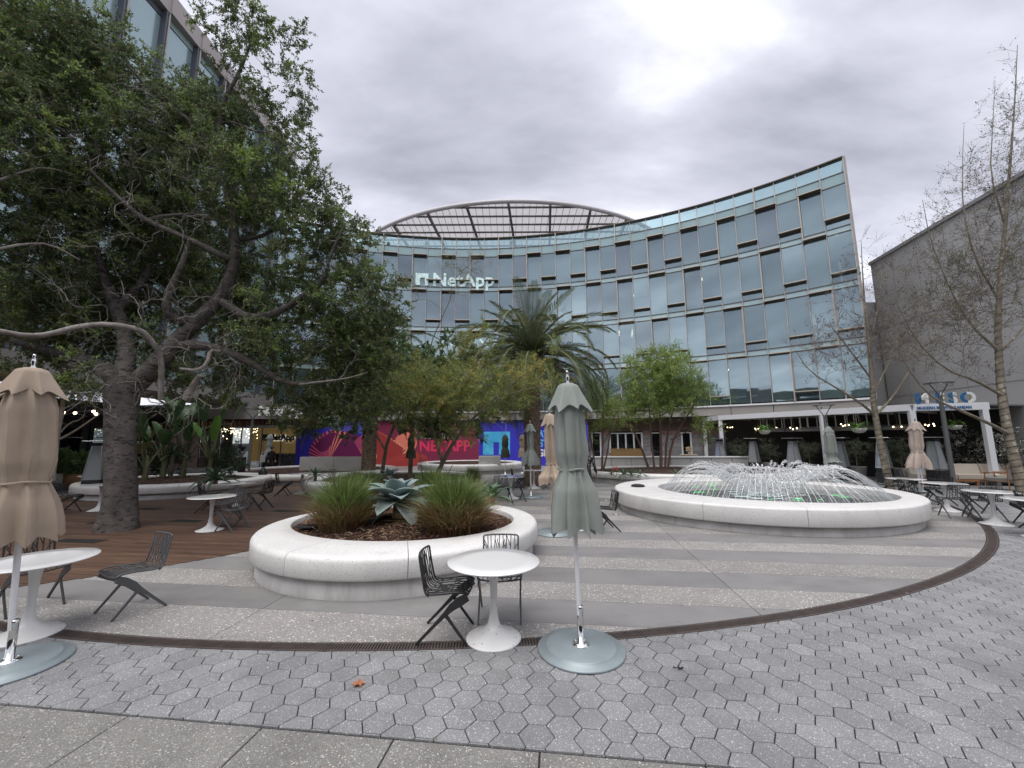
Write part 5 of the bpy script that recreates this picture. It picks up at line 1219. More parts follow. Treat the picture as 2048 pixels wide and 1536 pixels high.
pale = [LP((322, 800, 8.9, 0.0527), (324, 712, 8.7, 0.0558), (303, 681, 8.5, 0.0527), (281, 659, 8.3, 0.0527), (220, 648, 8.0, 0.0527), (159, 652, 7.7, 0.0527), (98, 669, 7.4, 0.0527), (54, 672, 7.2, 0.0496), (0, 662, 7.0, 0.0465), (-60, 650, 6.8, 0.0372)),
 LP((361, 738, 9.0, 0.0403), (395, 742, 9.0, 0.0434), (415, 727, 9.1, 0.0434), (420, 700, 9.2, 0.0434), (440, 703, 9.4, 0.0372)),
 LP((372, 800, 9.7, 0.0868), (385, 775, 9.7, 0.0806), (400, 750, 9.6, 0.0558)),
 LP((600, 769, 9.6, 0.0279), (640, 764, 9.4, 0.0248), (690, 758, 9.3, 0.0174), (735, 745, 9.2, 0.0093)),
 LP((0, 360, 7.5, 0.0248), (40, 345, 7.7, 0.0217), (90, 333, 8.0, 0.0186), (150, 350, 8.2, 0.0124)),
 LP((0, 498, 7.6, 0.0310), (45, 488, 7.8, 0.0279), (100, 487, 8.1, 0.0217), (160, 520, 8.4, 0.0124))]
mb = MB(); bark_tube(mb, smooth_poly(trunk, 2), 20, .045, 1); 
for i, l in enumerate(limbs): bark_tube(mb, l, 9, .06, i+2)
mb.build('trunk', m_bark, oak)
for i, l in enumerate(pale): mb = MB(); bark_tube(mb, l, 8, .07, i+30); mb.build('limb', m_twigp, oak)
rg = np.random.default_rng(5)
lob = []
for px, py, Y, r, wt in [(60, 90, 8.6, 2.1, 1.1), (200, 120, 8.9, 1.35, .9), (30, 330, 8.3, 2.0, 1), (210, 260, 9, 1.9, 1.1), (470, 50, 9, .85, .75), (555, 75, 9, .85, .75), (590, 165, 9, .55, .6), (540, 215, 9.1, .75, .6), (410, 255, 9.5, 1.35, .9), (490, 370, 9.5, 1.6, 1), (590, 430, 9.6, 1.45, 1), (655, 520, 9.6, 1.35, 1), (735, 590, 9.6, 1.0, .95), (390, 420, 10, 1.8, .8), (200, 450, 9.5, 1.8, .9), (40, 560, 9, 1.7, .95), (600, 660, 10, 1.5, 1), (710, 700, 10.4, 1.3, 1), (490, 560, 10.4, 1.5, .75), (300, 590, 11, 1.3, .5), (120, 590, 10, 1.2, .8), (620, 790, 10.8, 1.0, .9), (540, 770, 10.8, .85, .8), (775, 650, 10, .75, .8), (592, 262, 9, .5, .5), (690, 445, 9.3, .6, .6), (335, 735, 9.6, .6, .6), (160, 735, 8.8, .55, .55), (690, 800, 10.8, .8, .8), (450, 780, 10.6, .7, .7), (345, 790, 11, .6, .7), (50, 720, 9.6, .7, .8), (620, 330, 9.2, .6, .6), (420, 660, 10.2, .8, .5), (340, 210, 9.4, 1.1, .8), (460, 180, 9.3, .7, .6), (560, 320, 9.4, .9, .7), (500, 230, 9.2, .8, .9), (455, 130, 9.3, .5, .6), (440, 250, 9.8, .9, .9), (290, 700, 12, 1.2, 1.2), (400, 740, 12, 1.1, 1.1), (160, 690, 12, 1.3, 1.2), (500, 720, 12, 1.1, 1.0), (640, 400, 9.3, .8, .7), (720, 470, 9.3, .6, .6), (790, 560, 9.6, .55, .6), (120, 430, 9.4, 1.5, .8), (300, 400, 10.4, 1.5, .6), (610, 120, 9, .4, .35), (520, 120, 9, .7, .6), (690, 620, 9.8, 1.1, .7), (750, 700, 10, .8, .6), (680, 760, 10.4, .9, .7), (330, 560, 11.6, 1.6, 1.3), (180, 620, 11.4, 1.5, 1.2), (470, 640, 11.4, 1.3, 1.1), (60, 640, 11, 1.5, 1), (340, 440, 11.4, 1.7, 1.1), (370, 300, 10.8, 1.4, 1.0), (400, 190, 10, .8, .6), (580, 230, 9.4, .7, .7), (610, 870, 11.5, .6, .5), (740, 800, 11, .9, .9), (590, 830, 11, .8, .8), (250, 680, 9.4, .7, .4), (430, 560, 10.8, 1.2, .5), (0, 200, 8.2, 1.8, .8)]:
    c = at(px, py, Y); lob.append(((c.x, c.y, c.z), (r, r*.9, r*.85), wt/r**.35))
tg = in_lobes(lob, 3450, rg, .3)
pos, par, tips, nl = grow(limbs+pale[:1], tg, .17, .035, seed=3)
branch_mesh('branches', pos, par, nl, m_twig, oak, r0=.0042, pw=.40, rmax=.05)
twigs_and_leaves(oak, np.array(tips), pos, par, m_twig, lf, rg, ntw=8, tl=(.16, .45), nleaf=27, lsz=(.064, .031), spread=.8, updir=.1, twr=.0024, probs=[.22, .34, .27, .06, .11])
# bare hanging twigs under the pale limb
tg = []
for _ in range(120):
    px, py = rg.uniform(90, 480), rg.uniform(560, 850); c = at(px, py, rg.uniform(7.6, 9.0)); tg.append((c.x, c.y, c.z))
for _ in range(110):
    px, py = rg.uniform(40, 420), rg.uniform(170, 500); c = at(px, py, rg.uniform(7.4, 8.8)); tg.append((c.x, c.y, c.z))
pos2, par2, tips2, nl2 = grow(pale[:1]+limbs[1:3]+limbs[8:9], np.array(tg), .12, .028, sag=.12, seed=8)
branch_mesh('bare_branches', pos2, par2, nl2, m_twigp, oak, r0=.0035, pw=.36, rmax=.022)
twigs_and_leaves(oak, np.array(tips2), pos2, par2, m_twigp, lf, rg, ntw=4, tl=(.2, .5), nleaf=0, spread=.7, updir=-.2, twr=.0026, twname='bare_twigs')

# ---- generic slender trees
def tree(name, limbs, tg, mtr, mtw, leafs, label, group=None, seed=1, sides=8, **kw):
    r = empty(name, (0, 0, 0), 0, label, 'tree', group); rg_ = np.random.default_rng(seed); mb = MB()
    for i, l in enumerate(limbs): bark_tube(mb, l, sides, .05, seed*7+i)
    mb.build('trunk', mtr, r); gk = {k: kw.pop(k) for k in ('step', 'jit', 'sag', 'upb') if k in kw}; bk = {k: kw.pop(k) for k in ('r0', 'pw', 'rmax') if k in kw}
    p_, pa, ti, nl_ = grow(limbs, tg, seed=seed, **gk); branch_mesh('branches', p_, pa, nl_, mtw, r, **bk); twigs_and_leaves(r, np.array(ti), p_, pa, mtw, leafs, rg_, **kw); return r
def lobes(lst): 
    o = []
    for px, py, Y, rx, rz, wt in lst: c = at(px, py, Y); o.append(((c.x, c.y, c.z), (rx, rx*.85, rz), wt))
    return o
# feathery tree with rusty seed sprays in the middle planter
m_ft = mat('feathery_bark', (.17, .15, .11), .8, var=(.11, .10, .07), vscale=8); m_ftw = mat('feathery_twig', (.17, .14, .095), .8)
fl = [leafm('feathery_green', (0.193, 0.270, 0.099), (0.155, 0.229, 0.074)), leafm('feathery_dark', (0.117, 0.175, 0.074), (0.090, 0.148, 0.063)), leafm('feathery_ochre', (0.526, 0.445, 0.102), (0.405, 0.337, 0.090)), leafm('feathery_rust', (0.445, 0.298, 0.078), (0.365, 0.270, 0.067)), leafm('feathery_lime', (0.414, 0.486, 0.124), (0.337, 0.403, 0.112))]
rg = np.random.default_rng(21)
Lm = [LP((872, 955, 13.4, .075), (888, 920, 13.2, .07), (906, 886, 12.9, .06), (935, 848, 12.6, .05), (990, 795, 12.2, .03), (1060, 740, 12.0, .015)), LP((884, 925, 13.2, .05), (868, 870, 13.4, .045), (850, 790, 13.5, .035), (855, 700, 13.4, .02), (900, 600, 13.2, .012)), LP((906, 886, 12.9, .04), (930, 800, 12.8, .03), (960, 700, 12.8, .02), (1000, 640, 12.8, .01)), LP((868, 870, 13.4, .04), (810, 820, 13.3, .03), (740, 790, 13.2, .02), (660, 775, 13.0, .012)), LP((990, 795, 12.2, .02), (1090, 770, 12, .012)),
      LP((762, 960, 14, .07), (768, 920, 14, .065), (775, 880, 13.9, .055), (800, 830, 13.8, .04), (830, 770, 13.6, .02)), LP((770, 900, 14, .04), (748, 860, 14, .03), (730, 810, 13.9, .02))]
lo = lobes([(900, 790, 13, 2.6, 1.0, 1.5), (1040, 760, 12.6, 1.6, .75, 1.0), (950, 700, 13, 1.6, .8, .5), (760, 800, 13.2, 1.6, .8, 1.1), (880, 870, 12.8, 1.4, .45, .7), (990, 790, 12.6, .9, .6, .6), (690, 800, 13.2, .9, .5, .8), (850, 650, 13.2, .7, .7, .12), (1130, 700, 12.4, .8, .4, .25), (1110, 730, 12.4, .6, .3, .2), (820, 740, 13, 1.2, .6, .5)])
tg = in_lobes(lo, 520, rg, .2)
ft = tree('feathery_tree', Lm, tg, m_ft, m_ftw, fl, 'sparse feathery tree with rusty orange seed sprays in the middle planter', seed=5, step=.16, jit=.03, r0=.0035, pw=.38, rmax=.03, ntw=7, tl=(.18, .55), nleaf=26, clump=(.20, 2), lsz=(.085, .015), spread=.75, updir=.1, twr=.0026, probs=[.38, .22, .13, .04, .23], jitter=.05)
# its bare upper whips
tg = in_lobes(lobes([(930, 540, 13, 1.1, .9, 1), (840, 580, 13, .6, .6, .6), (1130, 620, 12.5, .6, .4, .4)]), 60, rg, .2)
pq, pa, ti, nl_ = grow(Lm, tg, .15, .03, upb=.4, seed=4); branch_mesh('whips', pq, pa, nl_, m_ftw, ft, r0=.004, pw=.3, rmax=.014); twigs_and_leaves(ft, np.array(ti), pq, pa, m_ftw, fl, rg, ntw=5, tl=(.2, .5), nleaf=4, lsz=(.05, .012), twr=.003, crown_name='whip_leaves', twname='whip_twigs')
# broad leaved tree behind it
bl = [leafm('broad_leaf_dark', (0.065, 0.121, 0.052), (0.052, 0.097, 0.044)), leafm('broad_leaf', (0.112, 0.186, 0.084), (0.094, 0.158, 0.071)), leafm('broad_leaf_pale', (0.205, 0.278, 0.149), (0.167, 0.242, 0.131))]
Lb = [LP((820, 955, 16, .09), (822, 880, 16, .08), (830, 800, 16, .06), (850, 740, 16, .04)), LP((825, 850, 16, .05), (780, 760, 16, .03)), LP((828, 820, 16, .05), (900, 730, 16, .03))]
tg = in_lobes(lobes([(800, 720, 16, 1.6, .9, 1), (905, 715, 15.6, 1.0, .9, .8), (850, 770, 16, 2.0, 1.0, 1), (760, 770, 16, 1.2, .9, .7), (690, 830, 17, 1.4, .9, .9), (870, 850, 15.8, 1.5, .6, .8), (970, 850, 16, .9, .6, .5)]), 330, rg, .3)
tree('broadleaf_tree', Lb, tg, m_ft, m_ftw, bl, 'broad leaved dark green tree behind the feathery rusty one', seed=9, step=.25, jit=.04, r0=.006, rmax=.04, ntw=5, tl=(.15, .4), nleaf=9, lsz=(.19, .10), spread=.9, twr=.004, hangl=.35)
# yellow green multi trunk tree right
m_rt = mat('reddish_bark', (.15, .085, .065), .8, var=(.10, .06, .045), vscale=9, bump=.4, bscale=40)
gl_ = [leafm('lime_leaf', (0.300, 0.418, 0.108), (0.244, 0.352, 0.089), .35), leafm('lime_leaf_deep', (0.168, 0.259, 0.078), (0.141, 0.218, 0.068), .35), leafm('lime_leaf_bright', (0.450, 0.568, 0.156), (0.375, 0.502, 0.138), .35)]
b0 = (7.45, 20.9); 
def mt(px, py, Y, r): return (px, py, Y, r)
Lt = [LP((1300, 945, 20.6, .07), (1285, 900, 20.6, .06), (1262, 850, 20.6, .045), (1240, 790, 20.5, .03)), LP((1322, 945, 20.7, .09), (1322, 900, 20.7, .075), (1320, 850, 20.7, .06), (1318, 780, 20.8, .04), (1325, 720, 20.8, .02)), LP((1335, 945, 20.8, .07), (1342, 890, 20.8, .06), (1362, 850, 20.8, .04), (1395, 800, 20.8, .02)), LP((1310, 945, 20.5, .06), (1302, 880, 20.4, .05), (1298, 800, 20.4, .03), (1285, 730, 20.4, .015)), LP((1330, 945, 20.9, .06), (1333, 870, 21, .05), (1352, 800, 21, .03), (1370, 740, 21, .02)), LP((1341, 880, 20.8, .03), (1400, 850, 20.4, .02), (1440, 840, 20.2, .012))]
tg = in_lobes(lobes([(1320, 760, 20.8, 2.2, 1.6, 1.2), (1290, 810, 20.6, 2.1, 1.0, .9), (1375, 800, 20.6, 1.6, 1.1, .8), (1410, 850, 20.4, .9, .5, .5), (1240, 830, 20.6, 1.1, .7, .5), (1330, 715, 20.8, 1.5, .7, .6), (1420, 870, 20.2, .6, .4, .4)]), 620, rg, .15)
tree('lime_tree', Lt, tg, m_rt, m_rt, gl_, 'multi trunked yellow green tree in the wide planter behind the fountain', seed=12, step=.22, jit=.05, r0=.006, pw=.36, rmax=.035, upb=.25, ntw=8, tl=(.22, .6), nleaf=20, lsz=(.085, .022), spread=.55, updir=.45, twr=.004, probs=[.45, .3, .25])
Ly = [LP((1190, 945, 18.9, .05), (1186, 900, 18.9, .045), (1176, 850, 18.9, .03), (1165, 790, 18.9, .015)), LP((1204, 945, 19, .055), (1205, 890, 19, .045), (1207, 830, 19, .03), (1205, 760, 19, .012)), LP((1207, 940, 19.1, .045), (1216, 900, 19.1, .035), (1222, 850, 19.1, .025), (1245, 800, 19, .012)), LP((1205, 890, 19, .03), (1222, 860, 19, .015))]
tg = in_lobes(lobes([(1200, 810, 19, 1.2, 1.3, 1), (1235, 830, 19, .9, .8, .6), (1190, 860, 19, .8, .5, .5)]), 170, rg, .1)
tree('lime_sapling', Ly, tg, m_rt, m_rt, gl_, 'thin yellow green sapling just right of the foreground sage parasol', seed=13, step=.2, jit=.04, r0=.005, pw=.34, rmax=.025, upb=.3, ntw=6, tl=(.2, .5), nleaf=12, lsz=(.07, .02), spread=.6, updir=.4, twr=.0035, probs=[.45, .35, .2])
# bare plane trees on the right with lights wound round the trunks
m_pl = mat('plane_bark', (.25, .22, .165), .85, var=(.15, .125, .095), vscale=6, bump=.5, bscale=25, spots=[(7, .2, (.34, .31, .24))]); m_plt = mat('plane_twig', (.15, .125, .12), .8); m_cable = mat('dark_cable', (.02, .02, .022), .6)
pf = [leafm('plane_dry_leaf', (0.169, 0.078, 0.039), (0.117, 0.052, 0.033)), leafm('plane_bud_green', (0.260, 0.286, 0.117), (0.208, 0.234, 0.091)), leafm('plane_bud', (0.156, 0.130, 0.104), (0.117, 0.104, 0.078))]
def wind(root, pts, r_add, turns, m):
    mb = MB(); P = []; k = len(pts); tot = turns*10
    for i in range(tot):
        t = i/tot*(k-1); j = min(int(t), k-2); f_ = t-j; p = pts[j][0].lerp(pts[j+1][0], f_); r = pts[j][1]*(1-f_)+pts[j+1][1]*f_+r_add; a = i/10*2*math.pi; P.append(p+Vector((math.cos(a)*r, math.sin(a)*r, 0)))
    mb.tube(P, .007, n=4, cap=False); mb.build('wound_cable', m, root)
r1 = LP((1782, 985, 14.6, 0.1302), (1770, 930, 14.7, 0.1085), (1757, 870, 14.8, 0.0992), (1748, 815, 14.9, 0.0930), (1744, 760, 15, 0.0744), (1738, 690, 15, 0.0558), (1730, 620, 15, 0.0372), (1725, 540, 15, 0.0186), (1722, 480, 15, 0.0074))
Lp = [r1, LP((1750, 830, 14.9, 0.0496), (1720, 805, 14.7, 0.0434), (1680, 780, 14.5, 0.0310), (1620, 745, 14.2, 0.0186), (1590, 700, 14, 0.0093)), LP((1752, 830, 14.9, 0.0496), (1790, 790, 15, 0.0372), (1820, 740, 15, 0.0248), (1850, 690, 15, 0.0124), (1875, 640, 15, 0.0074)), LP((1744, 760, 15, 0.0372), (1700, 700, 14.8, 0.0248), (1660, 650, 14.6, 0.0124)), LP((1746, 790, 15, 0.0310), (1790, 700, 15.2, 0.0217), (1800, 620, 15.2, 0.0112)), LP((1738, 690, 15, 0.0248), (1760, 600, 15, 0.0155), (1765, 520, 15, 0.0062))]
tg = in_lobes(lobes([(1740, 640, 15, 2.0, 2.2, 1), (1680, 700, 14.6, 1.9, 1.4, .8), (1810, 700, 15.2, 1.6, 1.4, .7), (1730, 540, 15, 1.0, 1.2, .5), (1722, 490, 15, .5, .6, .3), (1620, 720, 14.2, 1.0, .9, .35), (1800, 800, 15, 1.2, .7, .3)]), 420, rg, .1)
t1_ = tree('plane_tree', Lp, tg, m_pl, m_plt, pf, 'bare plane tree wound with dark cable between fountain and pergola', 'bare plane trees', seed=15, step=.22, jit=.045, r0=.0042, pw=.40, rmax=.04, upb=.5, ntw=6, tl=(.2, .55), nleaf=1, lsz=(.06, .05), spread=.55, updir=.5, twr=.0034, probs=[.35, .25, .4], leafless=.35)
wind(t1_, [r1[i] for i in range(0, 9)], .006, 24, m_cable)
r2 = LP((2052, 1000, 11.8, 0.1488), (2032, 930, 11.9, 0.1240), (2015, 860, 12, 0.1054), (2003, 790, 12.1, 0.0992), (1998, 720, 12.2, 0.0868), (1995, 650, 12.2, 0.0744), (2000, 560, 12.2, 0.0620), (2010, 450, 12.2, 0.0496), (2020, 330, 12.1, 0.0341), (2030, 200, 12, 0.0186), (2035, 90, 12, 0.0074))
Lq = [r2, LP((2020, 870, 12, 0.0558), (1985, 850, 11.8, 0.0465), (1930, 825, 11.5, 0.0372), (1870, 800, 11.2, 0.0279), (1830, 760, 11, 0.0186), (1790, 690, 10.8, 0.0093)), LP((2003, 790, 12.1, 0.0496), (1950, 760, 12, 0.0372), (1890, 740, 11.8, 0.0248), (1830, 680, 11.6, 0.0155), (1790, 600, 11.4, 0.0074)), LP((1995, 700, 12.2, 0.0434), (1940, 650, 12.2, 0.0310), (1900, 580, 12.2, 0.0217), (1860, 480, 12.2, 0.0124), (1845, 400, 12, 0.0062)), LP((1998, 600, 12.2, 0.0372), (1950, 520, 12, 0.0279), (1925, 420, 12, 0.0186), (1925, 320, 12, 0.0093), (1928, 250, 12, 0.0050)), LP((2005, 700, 12.2, 0.0372), (2060, 640, 12.3, 0.0248), (2110, 560, 12.3, 0.0124)), LP((2010, 450, 12.2, 0.0310), (1980, 350, 12, 0.0186), (1985, 260, 12, 0.0112), (1990, 160, 12, 0.0050)), LP((2003, 500, 12.2, 0.0310), (2070, 400, 12.2, 0.0186), (2090, 300, 12.2, 0.0062))]
tg = in_lobes(lobes([(1960, 560, 12, 2.0, 1.8, 1.2), (1990, 400, 12, 1.7, 1.8, 1), (1900, 640, 11.8, 1.9, 1.3, 1), (2030, 260, 12, 1.2, 1.6, .8), (2035, 130, 12, .5, .8, .5), (1990, 190, 12, .5, .7, .4), (1928, 290, 12, .5, .8, .4), (1850, 430, 12, .7, .8, .4), (1860, 520, 12, 1.3, 1.2, .5), (2060, 520, 12.3, 1.5, 2.2, .8), (1830, 720, 11.2, 1.2, .8, .4), (1925, 330, 12, .7, 1.0, .25), (1960, 740, 12, 1.4, .8, .5)]), 900, rg, .1)
t2_ = tree('plane_tree', Lq, tg, m_pl, m_plt, pf, 'taller bare plane tree at the right picture edge before the grey wall', 'bare plane trees', seed=16, step=.22, jit=.045, r0=.0040, pw=.40, rmax=.045, upb=.5, ntw=7, tl=(.18, .5), nleaf=2, lsz=(.05, .035), spread=.55, updir=.5, twr=.0030, probs=[.15, .60, .25], leafless=.25)
wind(t2_, [r2[i] for i in range(0, 12)], .006, 30, m_cable)
# slim pale tree left of the oak
Ls = [LP((103, 962, 15, 0.1050), (110, 905, 15, 0.0840), (118, 850, 15, 0.0700), (126, 815, 15, 0.0630), (130, 770, 15, 0.0420), (140, 720, 15, 0.0210)), LP((120, 878, 15, 0.0420), (150, 862, 15, 0.0350), (185, 838, 15, 0.0245), (200, 828, 15, 0.0140)), LP((121, 865, 15, 0.0280), (140, 845, 15, 0.0245), (165, 838, 15, 0.0140), (172, 815, 15, 0.0084)), LP((118, 865, 15, 0.0210), (109, 845, 15, 0.0175), (118, 822, 15, 0.0105), (122, 800, 15, 0.0070))]
tg = in_lobes(lobes([(150, 780, 15, 1.0, .6, 1), (185, 800, 15, .6, .4, .6), (120, 760, 15, .8, .6, .6)]), 70, rg, .1)
tree('pale_slim_tree', Ls, tg, mat('pale_bark', (.40, .36, .31), .8, var=(.30, .26, .22), vscale=6, bump=.3, bscale=30), m_twigp, lf, 'slim pale barked tree left of the oak trunk before the dark cafe', seed=19, step=.2, jit=.05, r0=.006, rmax=.03, ntw=5, tl=(.2, .45), nleaf=16, lsz=(.07, .035), twr=.003, probs=[.3, .4, .1, .05, .15])

# ---- palms
m_pb = mat('palm_trunk', (.22, .16, .115), .95, var=(.12, .088, .066), vscale=9, bump=.8, bscale=20); m_pst = mat('palm_stub', (.28, .20, .135), .9)
pml = [leafm('palm_green', (0.105, 0.135, 0.055), (0.085, 0.110, 0.045), .15, .45), leafm('palm_green_pale', (0.170, 0.200, 0.085), (0.140, 0.165, 0.070), .15, .45), leafm('palm_dry', (0.332, 0.257, 0.135), (0.257, 0.196, 0.105), .15)]; m_rach = mat('palm_rachis', (.26, .27, .13), .6)
def palm(loc, H, R, nf, label, seed, rt=.36, Lf=4.4, show=lambda a, e: True):
    rg_ = random.Random(seed); r = empty('palm_tree', (*loc, 0), 0, label, 'palm'); mb = MB()
    pts = [(Vector((0, 0, z)), rt*(1.25 if z < .3 else 1)*(1+.25*max(0, (z-H+.9)))) for z in np.linspace(0, H, 26)]; bark_tube(mb, pts, 18, .03, seed); mb.build('trunk', m_pb, r)
    mb = MB()
    for k in range(int(H*46)):
        z = .3+(H-.35)*k/(H*46); a = k*2.39996; rr = rt*(1+.25*max(0, (z-H+.9))); c0 = Vector((math.cos(a)*rr, math.sin(a)*rr, z)); t_ = Vector((-math.sin(a), math.cos(a), 0)); o_ = Vector((math.cos(a), math.sin(a), 0))
        mb.add([c0-t_*.055-Vector((0, 0, .03)), c0+t_*.055-Vector((0, 0, .03)), c0+t_*.04+o_*.035+Vector((0, 0, .03)), c0-t_*.04+o_*.035+Vector((0, 0, .03)), c0+Vector((0, 0, .05))], [(0, 1, 2, 3), (3, 2, 4), (0, 3, 4), (1, 4, 2)])
    mb.build('leaf_scars', m_pst, r)['kind'] = 'stuff'
    for i in range(nf):
        a = i*2.39996+rg_.uniform(-.2, .2); e_ = 1.45-1.95*(i/nf)**.8+rg_.uniform(-.1, .1); L_ = Lf*rg_.uniform(.85, 1.08)*(.8 if i < nf*.15 else 1); 
        if not show(a, e_): continue
        d = Vector((math.cos(a), math.sin(a), 0)); p = Vector((0, 0, H+.15)); n = 30; pts = []; ang = e_; dr = rg_.uniform(.045, .075)*(1.0 if e_ < 1.1 else .45)
        for j in range(n): pts.append(p.copy()); p = p+(d*math.cos(ang)+Vector((0, 0, math.sin(ang))))*(L_/n); ang -= dr*(.45+1.0*j/n)
        mb = MB(); mb.tube(pts, [.032*(1-j/n)+.005 for j in range(n)], n=4, cap=False)
        side = d.cross(Vector((0, 0, 1))); mi_ = 1 if rg_.random() < .35 else 0
        if e_ < -.25 and rg_.random() < .25: mi_ = 2
        for j in range(3, n-1):
            tdir = (pts[j+1]-pts[j-1]).normalized(); nr = side.cross(tdir).normalized(); ll = .62*math.sin(math.pi*min(1, (j/n)*.9+.12))**.6*(Lf/4.4)
            for sub in (0, .36, .7):
                c0 = pts[j].lerp(pts[j+1], sub)
                for s_ in (-1, 1):
                    l2 = ll*rg_.uniform(.85, 1.1); e2 = c0+side*s_*l2*.72+tdir*l2*.58+nr*l2*rg_.uniform(.05, .30)-Vector((0, 0, l2*.16)); wv = tdir*.013
                    m2 = c0.lerp(e2, .5)+nr*.02; mb.add([c0-wv*.6, c0+wv*.6, m2+wv, e2, m2-wv], [(0, 1, 2, 3, 4)], 1+mi_)
        mb.build('frond', [m_rach]+pml, r)
    mb = MB()
    for k in range(70):
        a = rg_.uniform(0, 6.28); z = H-.75+rg_.uniform(0, .8); rr = rt*1.1; c0 = Vector((math.cos(a)*rr, math.sin(a)*rr, z)); mb.tube([c0, c0+Vector((math.cos(a)*.2, math.sin(a)*.2, .28))], [.045, .02], n=4)
    mb.build('leaf_bases', m_pst, r); return r
palm((.87, 17.5), 5.45, 0, 76, 'tall feather palm with a thick scarred trunk before the blue hoarding', 3, rt=.35, Lf=4.5)
palm((-7.2, 20.4), 5.9, 0, 60, 'second feather palm half hidden behind the oak foliage', 6, rt=.34, Lf=4.2)

# ---- agaves, grasses, strap plants
m_ag = leafm('agave_blue', (0.260, 0.335, 0.325), (0.210, 0.280, 0.270), .05, .5, 6); m_ag2 = leafm('agave_green', (0.110, 0.176, 0.105), (0.088, 0.149, 0.088), .05, .5, 6); m_dryl = leafm('dry_agave', (0.220, 0.187, 0.132), (0.143, 0.121, 0.088), .0)
def agave(loc, R, n, label, m, seed, stem=.25, wd=.2, name='agave', el0=1.35, el1=-.35, cat='agave'):
    rg_ = random.Random(seed); r = empty(name, loc, rg_.uniform(0, 6), label, cat)
    if stem > 0: mb = MB(); bark_tube(mb, [(Vector((0, 0, 0)), R*.11), (Vector((0, 0, stem)), R*.09)], 10, .1, seed); mb.build('stem', m_dryl, r)
    for i in range(n):
        a = i*2.39996; t = i/n; el = el0+(el1-el0)*t**.9+rg_.uniform(-.08, .08); L_ = R*(.62+.42*min(1, t*2.2))*rg_.uniform(.92, 1.06); ns = 12; p = Vector((0, 0, stem)); d = Vector((math.cos(a), math.sin(a), 0)); sd_ = Vector((-math.sin(a), math.cos(a), 0)); P = []; ang = el; tw = rg_.uniform(-.15, .15); dr = rg_.uniform(.05, .15)*(1+.5*(t > .5))
        for j in range(ns+1):
            s_ = j/ns; w_ = wd*R*(.32+.68*math.sin(math.pi*min(1, (s_*.86+.10)))**.9)*(1-s_**6)*.5*(1 if s_ < 1 else .02); tn = d*math.cos(ang)+Vector((0, 0, math.sin(ang))); nr = sd_.cross(tn).normalized()*-1; nr = tn.cross(sd_)*-1
            nr = Vector((-d.x*math.sin(ang), -d.y*math.sin(ang), math.cos(ang))); cu = w_*(.42-.15*s_); row = []
            for q in (-1, -.5, 0, .5, 1): row.append(p+sd_*(w_*q)*(1+tw*q*.3)+nr*(cu*q*q))
            P.append(row); p = p+tn*(L_/ns); ang -= dr*(.2+1.5*s_*s_)
        Pn = np.array([[tuple(q) for q in row] for row in P]); vs_, fs_ = grid_mesh(Pn); mb = MB(); mb.add(vs_, fs_, 0, True)
        o = mb.build('leaf', m, r); md = o.modifiers.new('thick', 'SOLIDIFY'); md.thickness = .012*R/.6; md.offset = -1
    return r
ap = gp(793, 1040, .50); agave((ap.x, ap.y, .50), .72, 24, 'big blue agave between the two grass clumps in the foreground planter', m_ag, 4, stem=.32, wd=.50, el1=-.5)
# one hanging lower leaf
agave(tuple(gp(985, 1010, .48)), .52, 16, 'green agave at the right end of the foreground planter', m_ag2, 7, stem=.16, wd=.26, el1=-.1)
agave(tuple(gp(778, 962, .55)), .45, 14, 'small blue agave in the planter behind the big blue one', m_ag, 8, stem=.15, wd=.34, el1=0)
agave(tuple(gp(630, 962, .5)), .5, 20, 'dark rosette plant on the left side of the middle planter', m_ag2, 9, stem=.2, wd=.12, name='rosette_plant', cat='plant')
agave(tuple(gp(430, 968, .5)), .8, 22, 'blue green rosette at the right end of the banana planter', m_ag2, 10, stem=.15, wd=.14, name='rosette_plant', cat='plant')
agave(tuple(gp(340, 955, .5)), .75, 16, 'pale rosette on a stalk in the banana planter', m_ag2, 11, stem=.9, wd=.10, name='rosette_plant', cat='plant')
gg = [leafm('grass_green', (0.169, 0.260, 0.072), (0.130, 0.215, 0.058), .3), leafm('grass_deep', (0.098, 0.169, 0.046), (0.078, 0.143, 0.039), .3), leafm('grass_light', (0.312, 0.377, 0.143), (0.260, 0.325, 0.117), .3), leafm('grass_straw', (0.312, 0.221, 0.111), (0.247, 0.169, 0.085), .2), leafm('grass_russet', (0.208, 0.117, 0.058), (0.169, 0.091, 0.046), .2)]
